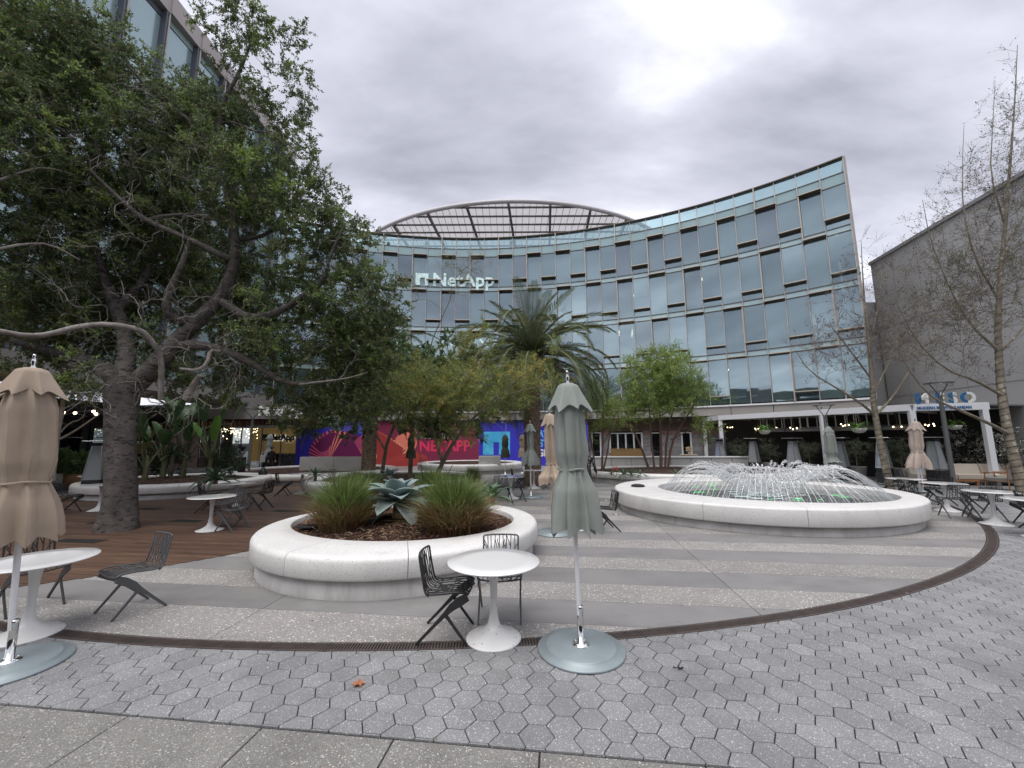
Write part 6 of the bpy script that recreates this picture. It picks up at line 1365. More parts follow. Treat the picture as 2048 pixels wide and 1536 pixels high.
def grass(loc, H, R, n, label, seed, parent_name='grass_clump'):
    rg_ = np.random.default_rng(seed); r = empty(parent_name, loc, 0, label, 'grass')
    for nm, n_, h0, h1, bend, mats_p, rbase in (('green_blades', int(n*.7), .62*H, 1.15*H, .62, [.42, .28, .25, .05, 0], R*.30), ('dry_skirt', int(n*.75), .30*H, .74*H, .66, [.05, .04, .08, .48, .35], R*.60)):
        a = rg_.random(n_)*2*np.pi; rb_ = np.sqrt(rg_.random(n_))*rbase; b0_ = np.stack([rb_*np.cos(a), rb_*np.sin(a), np.zeros(n_)], 1); a2 = a+rg_.normal(0, .55, n_); h = rg_.uniform(h0, h1, n_); lean = bend*R*rg_.uniform(.15, 1.35, n_)*(.4+rb_/rbase*.9); d = np.stack([np.cos(a2), np.sin(a2), np.zeros(n_)], 1)
        pts = []
        for s_ in (0, .33, .66, 1.0): q = b0_+d*(lean*s_**1.9)[:, None]; q[:, 2] = h*(s_-.22*(s_**3)*np.minimum(1.6, lean/R*1.4)); q += rg_.normal(0, .006*s_, (n_, 3)); pts.append(q)
        sd_ = np.stack([-np.sin(a2+1.2*rg_.normal(0, 1, n_)), np.cos(a2+.6), np.zeros(n_)], 1); sd_ /= np.linalg.norm(sd_, axis=1, keepdims=True); w_ = rg_.uniform(.0036, .0080, n_)[:, None]; V = []; mi = rg_.choice(5, n_, p=mats_p)
        for k, (wa, wb) in enumerate(((1, 1), (1, .8), (.8, .15))): V.append(np.stack([pts[k]-sd_*w_*wa, pts[k]+sd_*w_*wa, pts[k+1]+sd_*w_*wb, pts[k+1]-sd_*w_*wb], 1))
        m0 = np.where(mi < 3, np.where(rg_.random(n_) < .7, 3+(rg_.random(n_) < .4), 1), mi); o = polys(nm, np.concatenate(V), 4, gg, np.concatenate([m0, mi, mi]), r); o['kind'] = 'stuff'
    return r
g1 = gp(686, 1052, .5); grass((g1.x, g1.y, .47), .88, .62, 2200, 'grass clump left of the blue agave, green over a russet skirt', 1)
g2 = gp(908, 1056, .5); grass((g2.x, g2.y, .47), .90, .70, 2600, 'grass clump right of the blue agave, green over a russet skirt', 2)
g3 = gp(735, 985, .5); grass((g3.x, g3.y, .45), .66, .5, 900, 'smaller grass clump behind the blue agave', 3)
g4 = gp(860, 990, .5); grass((g4.x, g4.y, .45), .75, .55, 1300, 'green grass clump behind the right hand clump', 5)
for i, (px, py, Y, s_, lb_) in enumerate([(560+150, 955, 13.6, .5, 'low strappy grass at the left of the middle planter'), (945, 950, 14.2, .6, 'low strappy grass at the right of the middle planter')]):
    p = at(px, py, Y); grass((p.x, p.y, .45), s_, .4, 600, lb_, 20+i)
# stakes and cable in the planter
m_stk = mat('black_stake', (.015, .015, .017), .6)
for i, (a, b, lb_) in enumerate([((852, 1010), (832, 840), 'thin black stake leaning in the foreground planter, left one'), ((870, 1005), (905, 930), 'thin black stake leaning in the foreground planter, right one')]):
    p = gp(*a, .47); q = at(b[0], b[1], p.y+.25); r = empty('plant_stake', p, 0, lb_, 'stake'); MB().tube([(0, 0, 0), q-p], .008, n=5).build('stake', m_stk, r)
hz = gp(618, 1052, .51); r = empty('valve_lid', hz, 0, 'dark oval irrigation lid half buried in mulch', 'lid'); mb = MB(); mb.lathe([(0, .015), (.15, .012), (.17, .0), (.16, -.02)], 20); o = mb.build('lid', m_stk, r); o.scale = (1.2, .7, 1)
mb = MB()
for k in range(26):
    a = random.uniform(0, 6.28); rr = random.uniform(.4, 1.4); p0 = Vector((-1.93+rr*math.cos(a)*1.2, 7.2+rr*math.sin(a)*.7-.35, .50)); b_ = random.uniform(0, 6.28); l_ = random.uniform(.06, .22); mb.tube([p0, p0+Vector((math.cos(b_)*l_*.5, math.sin(b_)*l_*.5, .03)), p0+Vector((math.cos(b_+.4)*l_, math.sin(b_+.4)*l_, .01))], .0035, n=4)
mb.build('dry_stalks', leafm('dry_stalk', (0.495, 0.396, 0.264), (0.418, 0.330, 0.220), 0), pl1)['kind'] = 'stuff'

# ---- banana / bird of paradise plants
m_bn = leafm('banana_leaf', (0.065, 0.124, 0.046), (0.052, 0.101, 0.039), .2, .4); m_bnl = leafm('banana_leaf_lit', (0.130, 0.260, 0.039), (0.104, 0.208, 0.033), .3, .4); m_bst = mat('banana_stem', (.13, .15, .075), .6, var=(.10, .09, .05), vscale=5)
def bigleaf(root, base, top, L_, W, droopy, m, seed):
    rg_ = random.Random(seed); mb = MB(); d = (top-base); mb.tube([base, base.lerp(top, .5)+Vector((rg_.uniform(-.06, .06), 0, .05)), top], [.035, .024, .012], n=6); mb.build('stalk', m_bst, root)
    hd = Vector((d.x, d.y, 0)); hd = hd.normalized() if hd.length > .05 else Vector((rg_.uniform(-1, 1), rg_.uniform(-1, 1), 0)).normalized(); ang = math.atan2(d.z, Vector((d.x, d.y)).length); p = top.copy(); sd_ = Vector((-hd.y, hd.x, 0)); P = []
    for j in range(13):
        s_ = j/12; w_ = W*.5*math.sin(math.pi*min(1, s_*.93+.05))**.6; tn = hd*math.cos(ang)+Vector((0, 0, math.sin(ang))); nr = Vector((-hd.x*math.sin(ang), -hd.y*math.sin(ang), math.cos(ang))); P.append([tuple(p+sd_*w_*q+nr*(w_*.35*abs(q))+nr*.012*math.sin(j*2.1+q*3)) for q in (-1, -.5, 0, .5, 1)]); p = p+tn*(L_/12); ang -= droopy*(.3+s_)
    vs_, fs_ = grid_mesh(np.array(P)); mb = MB(); mb.add(vs_, fs_, 0, True); mb.build('leaf', m, root)
def banana(px, py, Yb, n, h, label, seed, lit=0):
    p = at(px, py, Yb); rg_ = random.Random(seed); r = empty('banana_plant', (p.x, p.y, .42), 0, label, 'plant')
    mb = MB(); mb.tube([(0, 0, -.05), (.03, 0, h*.25), (.0, .02, h*.42)], [.11, .085, .05], n=9); mb.build('stem', m_bst, r)
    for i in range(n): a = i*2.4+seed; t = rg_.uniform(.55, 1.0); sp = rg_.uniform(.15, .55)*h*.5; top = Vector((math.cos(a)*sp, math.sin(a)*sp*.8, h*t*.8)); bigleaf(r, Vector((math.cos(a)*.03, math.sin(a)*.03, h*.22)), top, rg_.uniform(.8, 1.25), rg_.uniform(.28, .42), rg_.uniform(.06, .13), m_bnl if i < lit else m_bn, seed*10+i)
banana(325, 950, 16.0, 8, 3.0, 'tall banana like plant behind the oak trunk in the long planter', 1)
banana(365, 950, 16.4, 9, 3.3, 'middle banana like plant with the thickest stem in the long planter', 2)
banana(418, 950, 16.2, 9, 3.2, 'right hand banana like plant with bright lime leaves', 3, lit=3)
banana(290, 950, 15.4, 6, 2.3, 'lower banana like plant right beside the oak trunk', 4)
m_ink = [leafm('understorey_dark', (0.031, 0.054, 0.025), (0.023, 0.043, 0.020)), leafm('understorey', (0.054, 0.093, 0.037), (0.043, 0.074, 0.031))]
def bush(loc, R, Hh, n, label, seed, leafs, name='shrub', lsz=(.09, .03), cat='shrub', z0=0.0):
    rg_ = np.random.default_rng(seed); r = empty(name, (loc[0], loc[1], z0), 0, label, cat); v = rg_.normal(0, 1, (n, 3)); v /= np.linalg.norm(v, axis=1, keepdims=True); v *= (rg_.random(n)**.45)[:, None]; tg_ = np.stack([v[:, 0]*R, v[:, 1]*R, Hh*.55+v[:, 2]*Hh*.48], 1); st_ = [[(Vector((0, 0, 0)), .03), (Vector((.02, 0, Hh*.5)), .015)]]
    mb = MB(); bark_tube(mb, resample(st_[0], .1), 6, .05, seed); mb.build('stem', m_ftw, r); pq_, pa_, ti_, nl__ = grow(st_, tg_, .12, .02, seed=seed); branch_mesh('branches', pq_, pa_, nl__, m_ftw, r, r0=.004, rmax=.012); twigs_and_leaves(r, np.array(ti_), pq_, pa_, m_ftw, leafs, rg_, ntw=6, tl=(.08, .22), nleaf=14, lsz=lsz, twr=.002); return r
bush(gp(455, 940)[:2], .9, 1.6, 60, 'dark understorey shrub at the right of the banana planter', 31, m_ink, z0=.3)
bush((-14.2, 16.6), 1.0, 1.5, 60, 'dark shrub just right of the oak trunk in the long planter', 32, m_ink, z0=.4)
bush((-11.9, 16.9), .9, 1.2, 50, 'dark shrub between the banana stems', 33, m_ink, z0=.4)
ol = [leafm('olive_shrub_dark', (0.070, 0.093, 0.062), (0.054, 0.078, 0.050)), leafm('olive_shrub', (0.139, 0.171, 0.116), (0.116, 0.147, 0.093))]
# ================================================================ PERGOLA FURNITURE
m_pot = mat('pale_pot', (.42, .405, .385), .75, var=(.36, .35, .335), vscale=4)
def pl_at(t, inn): return PB+(PD-PB)*t+npe*inn
pots = [(.10, .25, 'leftmost potted olive shrub of the pergola row'), (.30, .2, 'potted olive shrub right of the second patio heater'), (.52, .25, 'potted olive shrub in front of the middle pergola column'), (.75, .15, 'wide potted olive shrub right of the green parasol'), (.93, .25, 'potted olive shrub beside the tall pergola column')]
for i, (t, inn, lb_) in enumerate(pots):
    p = pl_at(t, inn); r = empty('tapered_pot', (p.x, p.y, 0), 0, lb_.replace('olive shrub', 'pale tapered pot') if False else 'pale tapered pot under the '+lb_.replace('potted ', ''), 'pot', 'pots along the pergola')
    MB().lathe([(0, 0), (.24, 0), (.27, .02), (.36, .58), (.37, .6), (.33, .6), (.32, .54), (0, .54)], 28).build('pot', m_pot, r)
    bush((p.x, p.y), .55 if t != .75 else .75, 1.35, 55, lb_, 50+i, ol, name='olive_shrub', lsz=(.06, .016), z0=.54)
m_hst = mat('heater_steel', (.42, .43, .44), .3, metal=.9); m_hgl = glassmat('heater_glass', .12, (.75, .78, .8), .3, (.42, .44, .46)); m_hbk = mat('heater_black', (.012, .012, .013), .6)
def heater(loc, rz, label):
    r = empty('patio_heater', loc, rz, label, 'patio heater', 'pyramid patio heaters'); b, t, z0, z1 = .24, .12, .62, 1.78
    MB().prism([(-b, -b), (b, -b), (b, b), (-b, b)], 0.02, z0, bevel=.01).build('gas_box', m_hbk, r)
    for sx, sy in ((-1, -1), (1, -1), (1, 1), (-1, 1)): MB().tube([(sx*b, sy*b, z0), (sx*t, sy*t, z1)], .018, n=4, sm=False).build('edge_rail', m_hst, r)
    for k in range(4):
        a = k*math.pi/2; c, s_ = math.cos(a), math.sin(a); q = [(-b+.02, -b, z0), (b-.02, -b, z0), (t-.01, -t, z1), (-t+.01, -t, z1)]; MB().add([(x*c-y*s_, x*s_+y*c, z) for x, y, z in q], [(0, 1, 2, 3)]); mb = MB(); mb.add([(x*c-y*s_, x*s_+y*c, z) for x, y, z in q], [(0, 1, 2, 3)]); mb.build('glass_side', m_hgl, r)
    MB().tube([(0, 0, z0), (0, 0, z1)], .05, n=12).build('glass_tube', m_hgl, r)
    mb = MB(); mb.box((0, 0, z1+.05), (.3, .3, .1)); mb.build('burner', m_hbk, r); mb = MB(); mb.prism([(-.33, -.33), (.33, -.33), (.33, .33), (-.33, .33)], z1+.14, z1+.17, bevel=.008); mb.build('reflector', m_hst, r); return r
H0 = heater((0, 0, 0), 0, 'x'); fH = kids(H0)
hs = [((1440, 932), 24.6, 'leftmost pyramid patio heater, by the corner columns'), ((1507, 935), 22.7, 'second pyramid patio heater from the left'), ((1586, 938), 20.8, 'third pyramid patio heater, left of the middle column'), ((1680, 942), 18.9, 'fourth pyramid patio heater, just right of the green parasol'), ((1764, 945), 17.9, 'fifth pyramid patio heater, behind the slim wrapped trunk'), ((1868, 950), 16.6, 'largest pyramid patio heater, in the bay under the blue letters'), ((196, 950), 14.2, 'pyramid patio heater left of the oak trunk before the cafe')]
for i, ((px, py), Y, lb_) in enumerate(hs):
    p = at(px, 900, Y)
    if i == 0: H0.location = (p.x, p.y, 0); H0.rotation_euler.z = .3; H0['label'] = lb_
    else: copy_tree(H0, loc=(p.x, p.y, 0), rot=random.uniform(0, .8), label=lb_, fam=fH)
# hanging baskets
fern = [leafm('fern_green', (0.182, 0.336, 0.070), (0.140, 0.266, 0.056), .35), leafm('fern_deep', (0.112, 0.210, 0.056), (0.084, 0.168, 0.042), .35)]
def basket(p, label, seed, s_=1.0):
    r = empty('hanging_basket', p, 0, label, 'hanging plant', 'hanging baskets under the pergola beam'); r.scale = (s_,)*3; MB().lathe([(0, -.16), (.12, -.145), (.21, -.08), (.25, .02), (.235, .03), (.19, -.02), (0, -.04)], 24).build('bowl', mat('bowl_white', (.58, .57, .55), .5) if seed == 1 else bpy.data.materials['bowl_white'], r)
    for k in range(3): a = k*2.1; MB().tube([(.22*math.cos(a), .22*math.sin(a), .02), (0, 0, .62)], .006, n=4).build('hanger', m_box, r)
    rg_ = random.Random(seed); mb = MB()
    for k in range(46):
        a = rg_.uniform(0, 6.28); L_ = rg_.uniform(.35, .62); ang = rg_.uniform(.5, 1.35); p_ = Vector((0, 0, .0)); d = Vector((math.cos(a), math.sin(a), 0)); sd_ = Vector((-d.y, d.x, 0)); pts = []
        for j in range(9): pts.append(p_.copy()); p_ = p_+(d*math.cos(ang)+Vector((0, 0, math.sin(ang))))*L_/8; ang -= .2
        for j in range(8): w0 = .028*math.sin(math.pi*(j+.4)/9); w1 = .028*math.sin(math.pi*(j+1.4)/9.5); mb.add([pts[j]-sd_*w0, pts[j]+sd_*w0, pts[j+1]+sd_*w1, pts[j+1]-sd_*w1], [(0, 1, 2, 3)], k % 2)
    mb.build('fronds', fern, r)
for i, ((px, py), lb_) in enumerate([((1529, 862), 'left hanging basket of ferns under the pergola beam'), ((1718, 858), 'middle hanging basket of ferns, left of the slim trunk'), ((1908, 852), 'right hanging basket of ferns under the letters MESO')]):
    basket(at(px, py, [21.6, 17.9, 17.2][i]), lb_, i+1, 1.15 if i < 2 else 1.05)
# lounge sofa and armchair
m_cush = mat('beige_cushion', (.46, .41, .35), .85, bump=.1, bscale=30); m_teak = mat('teak', (.34, .16, .075), .5, var=(.26, .12, .06), vscale=7)
sp = at(1935, 940, 16.9); sf = empty('lounge_sofa', (sp.x, sp.y, 0), math.atan2(de.y, de.x)+.10, 'teak lounge sofa with beige cushions under the right pergola bay', 'sofa')
for x in (-1.3, 0, 1.3): MB().box((x, 0, .34), (1.26, .72, .16)).build('seat_cushion', m_cush, sf)
for x in (-1.3, 0, 1.3): MB().box((x, .34, .60), (1.26, .16, .44), rx=-.25).build('back_cushion', m_cush, sf)
MB().box((0, 0, .20), (3.95, .78, .09)).build('frame', m_teak, sf)
for x in (-1.9, 0, 1.9):
    for y in (-.33, .33): MB().box((x, y, .085), (.09, .09, .17)).build('leg', m_teak, sf)
cp = at(2012, 950, 15.2); ac = empty('lounge_armchair', (cp.x-.2, cp.y, 0), .35, 'teak armchair with grey woven back beside the sofa', 'armchair')
MB().box((0, .05, .38), (.6, .58, .1)).build('seat', mat('grey_weave', (.23, .22, .19), .8), ac); MB().prism([(-.3, -.30), (.3, -.30), (.3, -.26), (-.3, -.26)], .40, .84, bevel=.01).build('backrest', bpy.data.materials['grey_weave'], ac)
for s_ in (-1, 1):
    MB().tube([(s_*.34, -.30, 0), (s_*.34, -.29, .45), (s_*.33, -.31, .86)], .02, n=6).build('leg', m_teak, ac); MB().tube([(s_*.34, .32, 0), (s_*.34, .28, .62)], .02, n=6).build('leg', m_teak, ac); MB().tube([(s_*.34, -.30, .60), (s_*.35, 0, .63), (s_*.34, .32, .62)], .022, n=6).build('armrest', m_teak, ac)
MB().tube([(-.34, -.31, .85), (0, -.33, .88), (.34, -.31, .85)], .02, n=6).build('top_rail', m_teak, ac)
# dark flowering shrub wall behind sofa
rgf = np.random.default_rng(77); 
for i, (px, Y, lb_) in enumerate([(1935, 18.2, 'dark flowering hedge with white blossoms behind the sofa'), (2018, 16.9, 'dark climber with white blossoms at the right pergola end')]):
    p = at(px, 900, Y); bush((p.x, p.y), 1.5 if i == 0 else .5, 2.4, 110 if i == 0 else 70, lb_, 70+i, m_ink+[leafm('blossom', (.7, .68, .66), (.6, .58, .56), 0)], name='flowering_hedge', lsz=(.06, .035), cat='hedge')
# ---- street lamps
m_lamp = mat('lamp_grey', (.16, .165, .16), .5, metal=.2)
def lamp(px, Y, H, label, fl=.42):
    p = at(px, 900, Y); r = empty('lamp_post', (p.x, p.y, 0), 0, label, 'lamp post', 'lamp posts on the plaza'); mb = MB(); mb.tube([(0, 0, 0), (0, 0, H-.55)], [.085, .065], n=14); mb.build('post', m_lamp, r)
    MB().lathe([(0, 0), (.14, 0), (.14, .03), (.09, .05)], 16).build('foot', m_lamp, r)
    for s_ in (-1, 1): MB().tube([(s_*.02, 0, H-.6), (s_*.10, 0, H-.42), (s_*fl, 0, H-.06)], .022, n=6).build('arm', m_lamp, r)
    MB().lathe([(0, H-.05), (fl+.05, H-.05), (fl+.08, H-.025), (fl+.03, H), (0, H+.005)], 28).build('head', m_lamp, r)
    MB().lathe([(0, H-.058), (fl-.05, H-.055)], 20).build('lens', m_lens, r); return r
lamp(1897, 15.4, 4.05, 'grey lamp post with flared round head in front of the letters MESO', .36)
lamp(1657, 19.0, 3.5, 'grey lamp post rising behind the green parasol beyond the fountain', .36)
lamp(500, 21.5, 3.65, 'grey lamp post among palm leaves before the lobby', .5)
# black litter cabinet and small sign by the low planter
p = at(484, 940, 20.4); r = empty('litter_bin', (p.x-.3, p.y, 0), .1, 'tall black cabinet bin left of the dark clad man', 'bin'); MB().prism([(-.3, -.28), (.3, -.28), (.3, .28), (-.3, .28)], 0, 1.12, bevel=.02).build('cabinet', m_hbk, r); MB().box((0, -.29, .62), (.54, .02, .015)).build('handle', m_steel, r); MB().box((0, -.02, 1.13), (.25, .15, .03)).build('slot', m_box, r)
# birds / small bags on the low planter rim
for i, (px, lb_) in enumerate([(526, 'black rucksack sitting on the low white planter rim'), (533, 'tiny dark flask beside the rucksack on the rim')]):
    p = gp(px, 945, .45); p.y = 17.6+.1*i; p = at(px, 943, p.y); r = empty('rucksack' if i == 0 else 'flask', (p.x, p.y, .452), 0, lb_, 'bag' if i == 0 else 'flask'); k_ = 1 if i == 0 else .4
    MB().lathe([(0, 0), (.15*k_, 0), (.17*k_, .1*k_), (.13*k_, .22*k_), (.05*k_, .34*k_), (0, .36*k_)], 12).build('body', m_hbk, r); MB().tube([(.1*k_, -.1*k_, .05), (.14*k_, -.16*k_, .14*k_), (.06*k_, -.08*k_, .24*k_)], .012, n=5).build('strap', m_box, r)
# tray on the far left table
r = empty('serving_tray', (-14.9, 14.55, .7195), 0, 'dark red tray left on the far left white table', 'tray'); MB().prism([(-.22, -.15), (.22, -.15), (.22, .15), (-.22, .15)], 0, .015, bevel=.003).build('tray', mat('tray_red', (.10, .02, .015), .5), r); MB().box((.08, .05, .065), (.09, .09, .1)).build('cup', mat('cup_brown', (.12, .04, .03), .5), r)
# cafe bar benches
m_bwood = mat('bar_timber', (.42, .22, .10), .5)
for i, (px, Y, lb_) in enumerate([(141, 18.2, 'left timber topped stool by the cafe'), (161, 18.2, 'right timber topped stool by the cafe')]):
    p = at(px, 917, Y); r = empty('bar_stool', (p.x, p.y, 0), .3, lb_, 'stool', 'stools by the cafe'); MB().box((0, 0, 1.0), (.42, .42, .05)).build('seat', m_bwood, r)
    for sx in (-1, 1):
        for sy in (-1, 1): MB().tube([(sx*.2, sy*.2, 0), (sx*.15, sy*.15, .98)], .014, n=5).build('leg', m_hbk, r)
for i, (px, Y, c_, lb_, w_) in enumerate([(128, 17.2, (.55, .55, .54), 'white trough planter by the cafe', .8), (162, 16.8, (.22, .11, .045), 'brown barrel planter by the cafe', .9), (84, 16.9, (.20, .07, .03), 'rust brown crate planter behind the tan parasol', .9)]):
    p = at(px, 935, Y); r = empty('cafe_planter', (p.x, p.y, 0), .4, lb_, 'planter'); MB().lathe([(0, 0), (w_*.40, 0), (w_*.5, .3), (w_*.52, .62), (w_*.47, .62), (w_*.45, .5), (0, .5)], 16).build('tub', mat('tub_'+['white', 'brown', 'rust'][i], c_, .7), r)
    bush((p.x, p.y), .6, 1.0, 30, ['leafy plant in the white trough by the cafe', 'ferny plant in the brown barrel by the cafe', 'dark plant in the rust brown crate'][i], 90+i, [gl_[1], bl[1]], z0=.5, lsz=(.14, .05))
# succulents and red sculpture fish in the right planter
for i, (px, py, h) in enumerate([(1222, 944, .35), (1247, 944, .5), (1262, 944, .45), (1280, 943, .4), (1352, 945, .4)]):
    p = at(px, py, 17.4); agave((p.x, p.y, .42), h, 12, f'spiky succulent number free in the wide planter, {["nearest the sapling", "left of the lime tree", "amid the succulents", "touching the lime tree trunks", "right of the lime tree trunks"][i]}'.replace(' number free', ''), m_ag2, 60+i, stem=0, wd=.12, name='spiky_succulent', cat='succulent')
for i, px in enumerate((1227, 1233)):
    p = at(px, 941, 17.3); r = empty('coral_flower', (p.x, p.y, .40), 0, ['coral red flower spike, left of two, in the wide planter', 'coral red flower spike, right of two, in the wide planter'][i], 'flower'); mb = MB(); mb.tube([(0, 0, 0), (0, 0, .22)], .01, n=5); mb.build('stem', bl[0], r); mb = MB()
    for k in range(14): a = k*2.4; mb.tube([(0, 0, .2+.012*k), (.06*math.cos(a), .06*math.sin(a), .24+.012*k)], [.012, .004], n=4)
    mb.build('petals', mat('coral_petal', (.62, .10, .07), .6) if i == 0 else bpy.data.materials['coral_petal'], r)
# fallen leaf and debris
lp = gp(717, 1371); r = empty('fallen_leaf', (lp.x, lp.y, .004), .4, 'dry orange fallen leaf lying on the hexagon pavers', 'leaf'); mb = MB()
rr_ = [.055, .032, .05, .028, .062, .03, .05, .026, .045, .03]; vs_ = [(0, 0, .012)]+[(rr_[k]*math.cos(k*.628), rr_[k]*math.sin(k*.628), .004+.022*((k*7) % 5)/5) for k in range(10)]; mb.add(vs_, [(0, 1+k, 1+(k+1) % 10) for k in range(10)]); mb.build('blade', leafm('orange_leaf', (.55, .20, .08), (.42, .14, .06), .2, vs=25), r); MB().tube([(0, 0, .012), (-.05, -.03, .006), (-.075, -.03, .002)], .0018, n=4).build('stalk', m_pst, r)
lp = gp(1356, 1338); r = empty('dark_twig', (lp.x, lp.y, .004), 0, 'dark shred of plant litter on the pavers right of the metal plate', 'litter'); mb = MB()
for k in range(7): a = k*1.1; mb.tube([(random.uniform(-.03, .03), random.uniform(-.02, .02), .003), (.045*math.cos(a), .03*math.sin(a), .010)], .003, n=4)
mb.build('shreds', m_hbk, r)
lit = MB()
for k in range(340):
    x = random.uniform(-6, 9); y = random.uniform(2.4, 12); a = random.uniform(0, 6.28); s_ = random.uniform(.004, .014); lit.add([(x+s_*math.cos(a), y+s_*math.sin(a), .003), (x-s_*.5*math.sin(a), y+s_*.5*math.cos(a), .006), (x-s_*math.cos(a), y-s_*math.sin(a), .003), (x+s_*.5*math.sin(a), y-s_*.5*math.cos(a), .003)], [(0, 1, 2, 3)], k % 3)
tag(lit.build('fallen_bits', [m_chips[0], m_chips[2], mat('pale_bit', (.5, .47, .4), .8)]), 'tiny bits of leaf litter scattered over the paving', 'litter', kind='stuff')

# ================================================================ PEOPLE
def skin_body(name, J, E_, root, mats, parent, classify, sub=2):
    me = bpy.data.meshes.new(name); me.from_pydata([j[0] for j in J], E_, []); o = bpy.data.objects.new(name, me); COL.objects.link(o)
    md = o.modifiers.new('s', 'SKIN'); md.use_smooth_shade = True; md.branch_smoothing = .6
    for i, j in enumerate(J): r_ = j[1]; me.skin_vertices[0].data[i].radius = (r_ if isinstance(r_, tuple) else (r_, r_)); me.skin_vertices[0].data[i].use_root = (i == root)
    s2 = o.modifiers.new('u', 'SUBSURF'); s2.levels = sub; s2.render_levels = sub
    dg = bpy.context.evaluated_depsgraph_get(); dg.update(); m2 = bpy.data.meshes.new_from_object(o.evaluated_get(dg)); bpy.data.objects.remove(o)
    m2.materials.clear(); b = obj(name, m2, mats, parent)
    for f_ in m2.polygons: f_.material_index = classify(f_.center); f_.use_smooth = True
    return b
m_skin = mat('skin', (.42, .25, .18), .55, sss=0); m_hair = mat('dark_hair', (.012, .009, .008), .6)
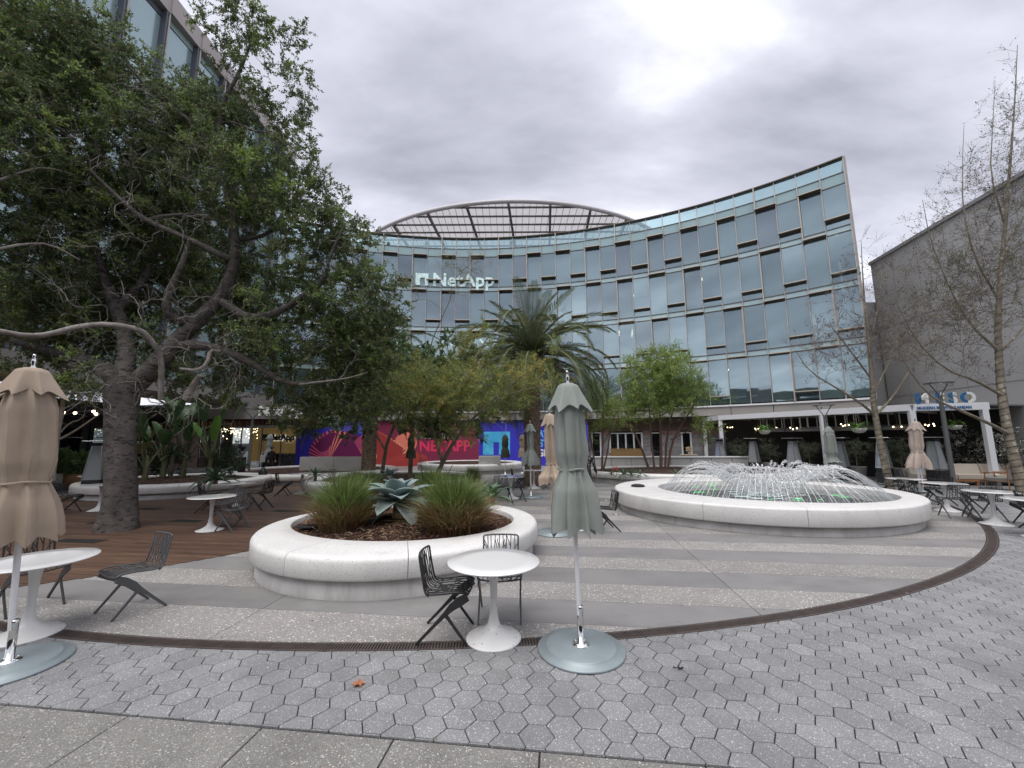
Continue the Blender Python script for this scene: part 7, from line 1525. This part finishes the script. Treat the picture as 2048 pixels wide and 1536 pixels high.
def person(loc, rz, H, label, top_m, leg_m, shoe_m, bow=0.0, stride=.12, arm=0.15, sole=None):
    k = H/1.75; r = empty('person', (*loc, 0), rz, label, 'person'); fw = -1  # faces local -Y
    def v(x, y, z): return (x*k, y*k, z*k)
    b = bow; hy = -.30*b; hz = -.10*b
    J = [(v(0, 0, .96), (.155*k, .115*k)), (v(0, -.02-.03*b, 1.15), (.145*k, .105*k)), (v(0, hy*.6-.01, 1.35+hz*.4), (.165*k, .115*k)), (v(0, hy*.85, 1.46+hz*.6), (.07*k, .06*k)), (v(0, hy-.02, 1.53+hz), .052*k), (v(0, hy-.05, 1.64+hz*1.3), (.078*k, .095*k)), (v(0, hy-.05, 1.70+hz*1.4), (.062*k, .078*k)),
         (v(.10, 0, .90), .095*k), (v(.11, -.03-stride*.3, .50), .062*k), (v(.11, stride*.55, .09), .045*k), (v(.11, stride*.55-.13, .035), .036*k),
         (v(-.10, 0, .90), .095*k), (v(-.11, -.03+stride*.2, .50), .062*k), (v(-.11, -stride*.5, .09), .045*k), (v(-.11, -stride*.5-.13, .035), .036*k),
         (v(.19, hy*.75, 1.40+hz*.5), .06*k), (v(.25, hy*.5+.02, 1.13+hz*.4), .048*k), (v(.25, hy*.5-.08-arm, .90+hz*.3), .035*k),
         (v(-.19, hy*.75, 1.40+hz*.5), .06*k), (v(-.25, hy*.5+.02, 1.13+hz*.4), .048*k), (v(-.25, hy*.5-.08-arm, .90+hz*.3), .035*k)]
    Ed = [(0, 1), (1, 2), (2, 3), (3, 4), (4, 5), (5, 6), (0, 7), (7, 8), (8, 9), (9, 10), (0, 11), (11, 12), (12, 13), (13, 14), (2, 15), (15, 16), (16, 17), (2, 18), (18, 19), (19, 20)]
    def cls(c):
        if c.z > 1.49*k+hz*k: return 2
        if c.z > .93*k or (abs(c.x) > .185*k and c.z > .86*k): return 0
        if c.z < .10*k: return 3
        return 1
    skin_body('body', J, Ed, 0, [top_m, leg_m, m_skin, shoe_m], r, cls, sub=3)
    hc = Vector(v(0, hy-.035, 1.685+hz*1.4)); mb = MB()
    for i in range(8): pass
    mb.lathe([(.0, .115*k), (.05*k, .108*k), (.085*k, .07*k), (.098*k, .02*k), (.094*k, -.03*k), (.075*k, -.06*k)], 16, (0, 0, 0)); mb.v = [(x+hc.x, y*1.1+hc.y+.012, z+hc.z-.01) for x, y, z in mb.v]; mb.build('hair', m_hair, r)
    for s_ in (-1, 1):
        MB().lathe([(0, -.008*k), (.010*k, 0), (0, .008*k)], 6, Vector(v(s_*.03, hy-.138, 1.645+hz*1.3))).build('eye', m_hair, r)
        w_ = Vector(v(s_*.25, hy*.5-.085-arm, .885+hz*.3)); mb = MB(); mb.tube([w_, w_+Vector((0, -.01*k, -.05*k)), w_+Vector((0, -.015*k, -.085*k))], [.026*k, .036*k, .034*k], n=8, flat=(.5, 1))
        for q in range(4):
            f0 = w_+Vector((0, (-.045+.022*q)*k, -.085*k)); l_ = (.062, .075, .078, .066)[q]*k; mb.tube([f0, f0+Vector((-s_*.006*k, -.004*k, -l_*.5)), f0+Vector((-s_*.022*k, -.006*k, -l_))], [.009*k, .0085*k, .006*k], n=6)
        f0 = w_+Vector((0, -.03*k, -.035*k)); mb.tube([f0, f0+Vector((-s_*.01*k, -.035*k, -.03*k)), f0+Vector((-s_*.012*k, -.042*k, -.06*k))], [.011*k, .0095*k, .007*k], n=6); mb.build('hand', m_skin, r)
    mb = MB(); mb.tube([v(0, hy-.125, 1.655+hz*1.3), v(0, hy-.158, 1.625+hz*1.3)], [.008*k, .014*k], n=6); mb.build('nose', m_skin, r)
    return r
m_blk = mat('black_clothes', (.010, .011, .014), .85); m_dol = mat('dark_olive_jacket', (.03, .034, .022), .85); m_kh = mat('khaki_trousers', (.34, .26, .21), .85); m_shoe = mat('white_black_shoe', (.25, .25, .25), .6); m_pat = mat('patterned_knit', (.015, .015, .016), .9, spots=[(26, .35, (.25, .24, .23))])
pp = at(556, 905, 18.9)
person((-14.25, 23.9), 1.2, 1.62, 'man all in black walking past the low white planter before the lobby', m_blk, m_blk, m_blk, bow=.35, stride=.35, arm=.02)
r = empty('white_tote', (-14.62, 23.8, .70), .3, 'pale tote bag carried at the side of the man in black', 'bag'); mb = MB(); mb.prism([(-.13, -.05), (.13, -.05), (.13, .05), (-.13, .05)], 0, .42, bevel=.015); mb.build('sack', mat('pale_canvas', (.42, .42, .39), .9), r); MB().tube([(-.09, 0, .41), (-.05, 0, .6), (.05, 0, .6), (.09, 0, .41)], .01, n=5).build('strap', bpy.data.materials['pale_canvas'], r)
person((1.20, 11.3), 3.0, 1.74, 'person in khaki trousers standing behind the tan parasol', m_dol, m_kh, m_shoe, bow=.15, stride=.1)
person((2.28, 12.6), 2.7, 1.72, 'person in black patterned jacket half hidden by the sage parasol', m_pat, m_blk, m_blk, bow=.5, stride=.1)
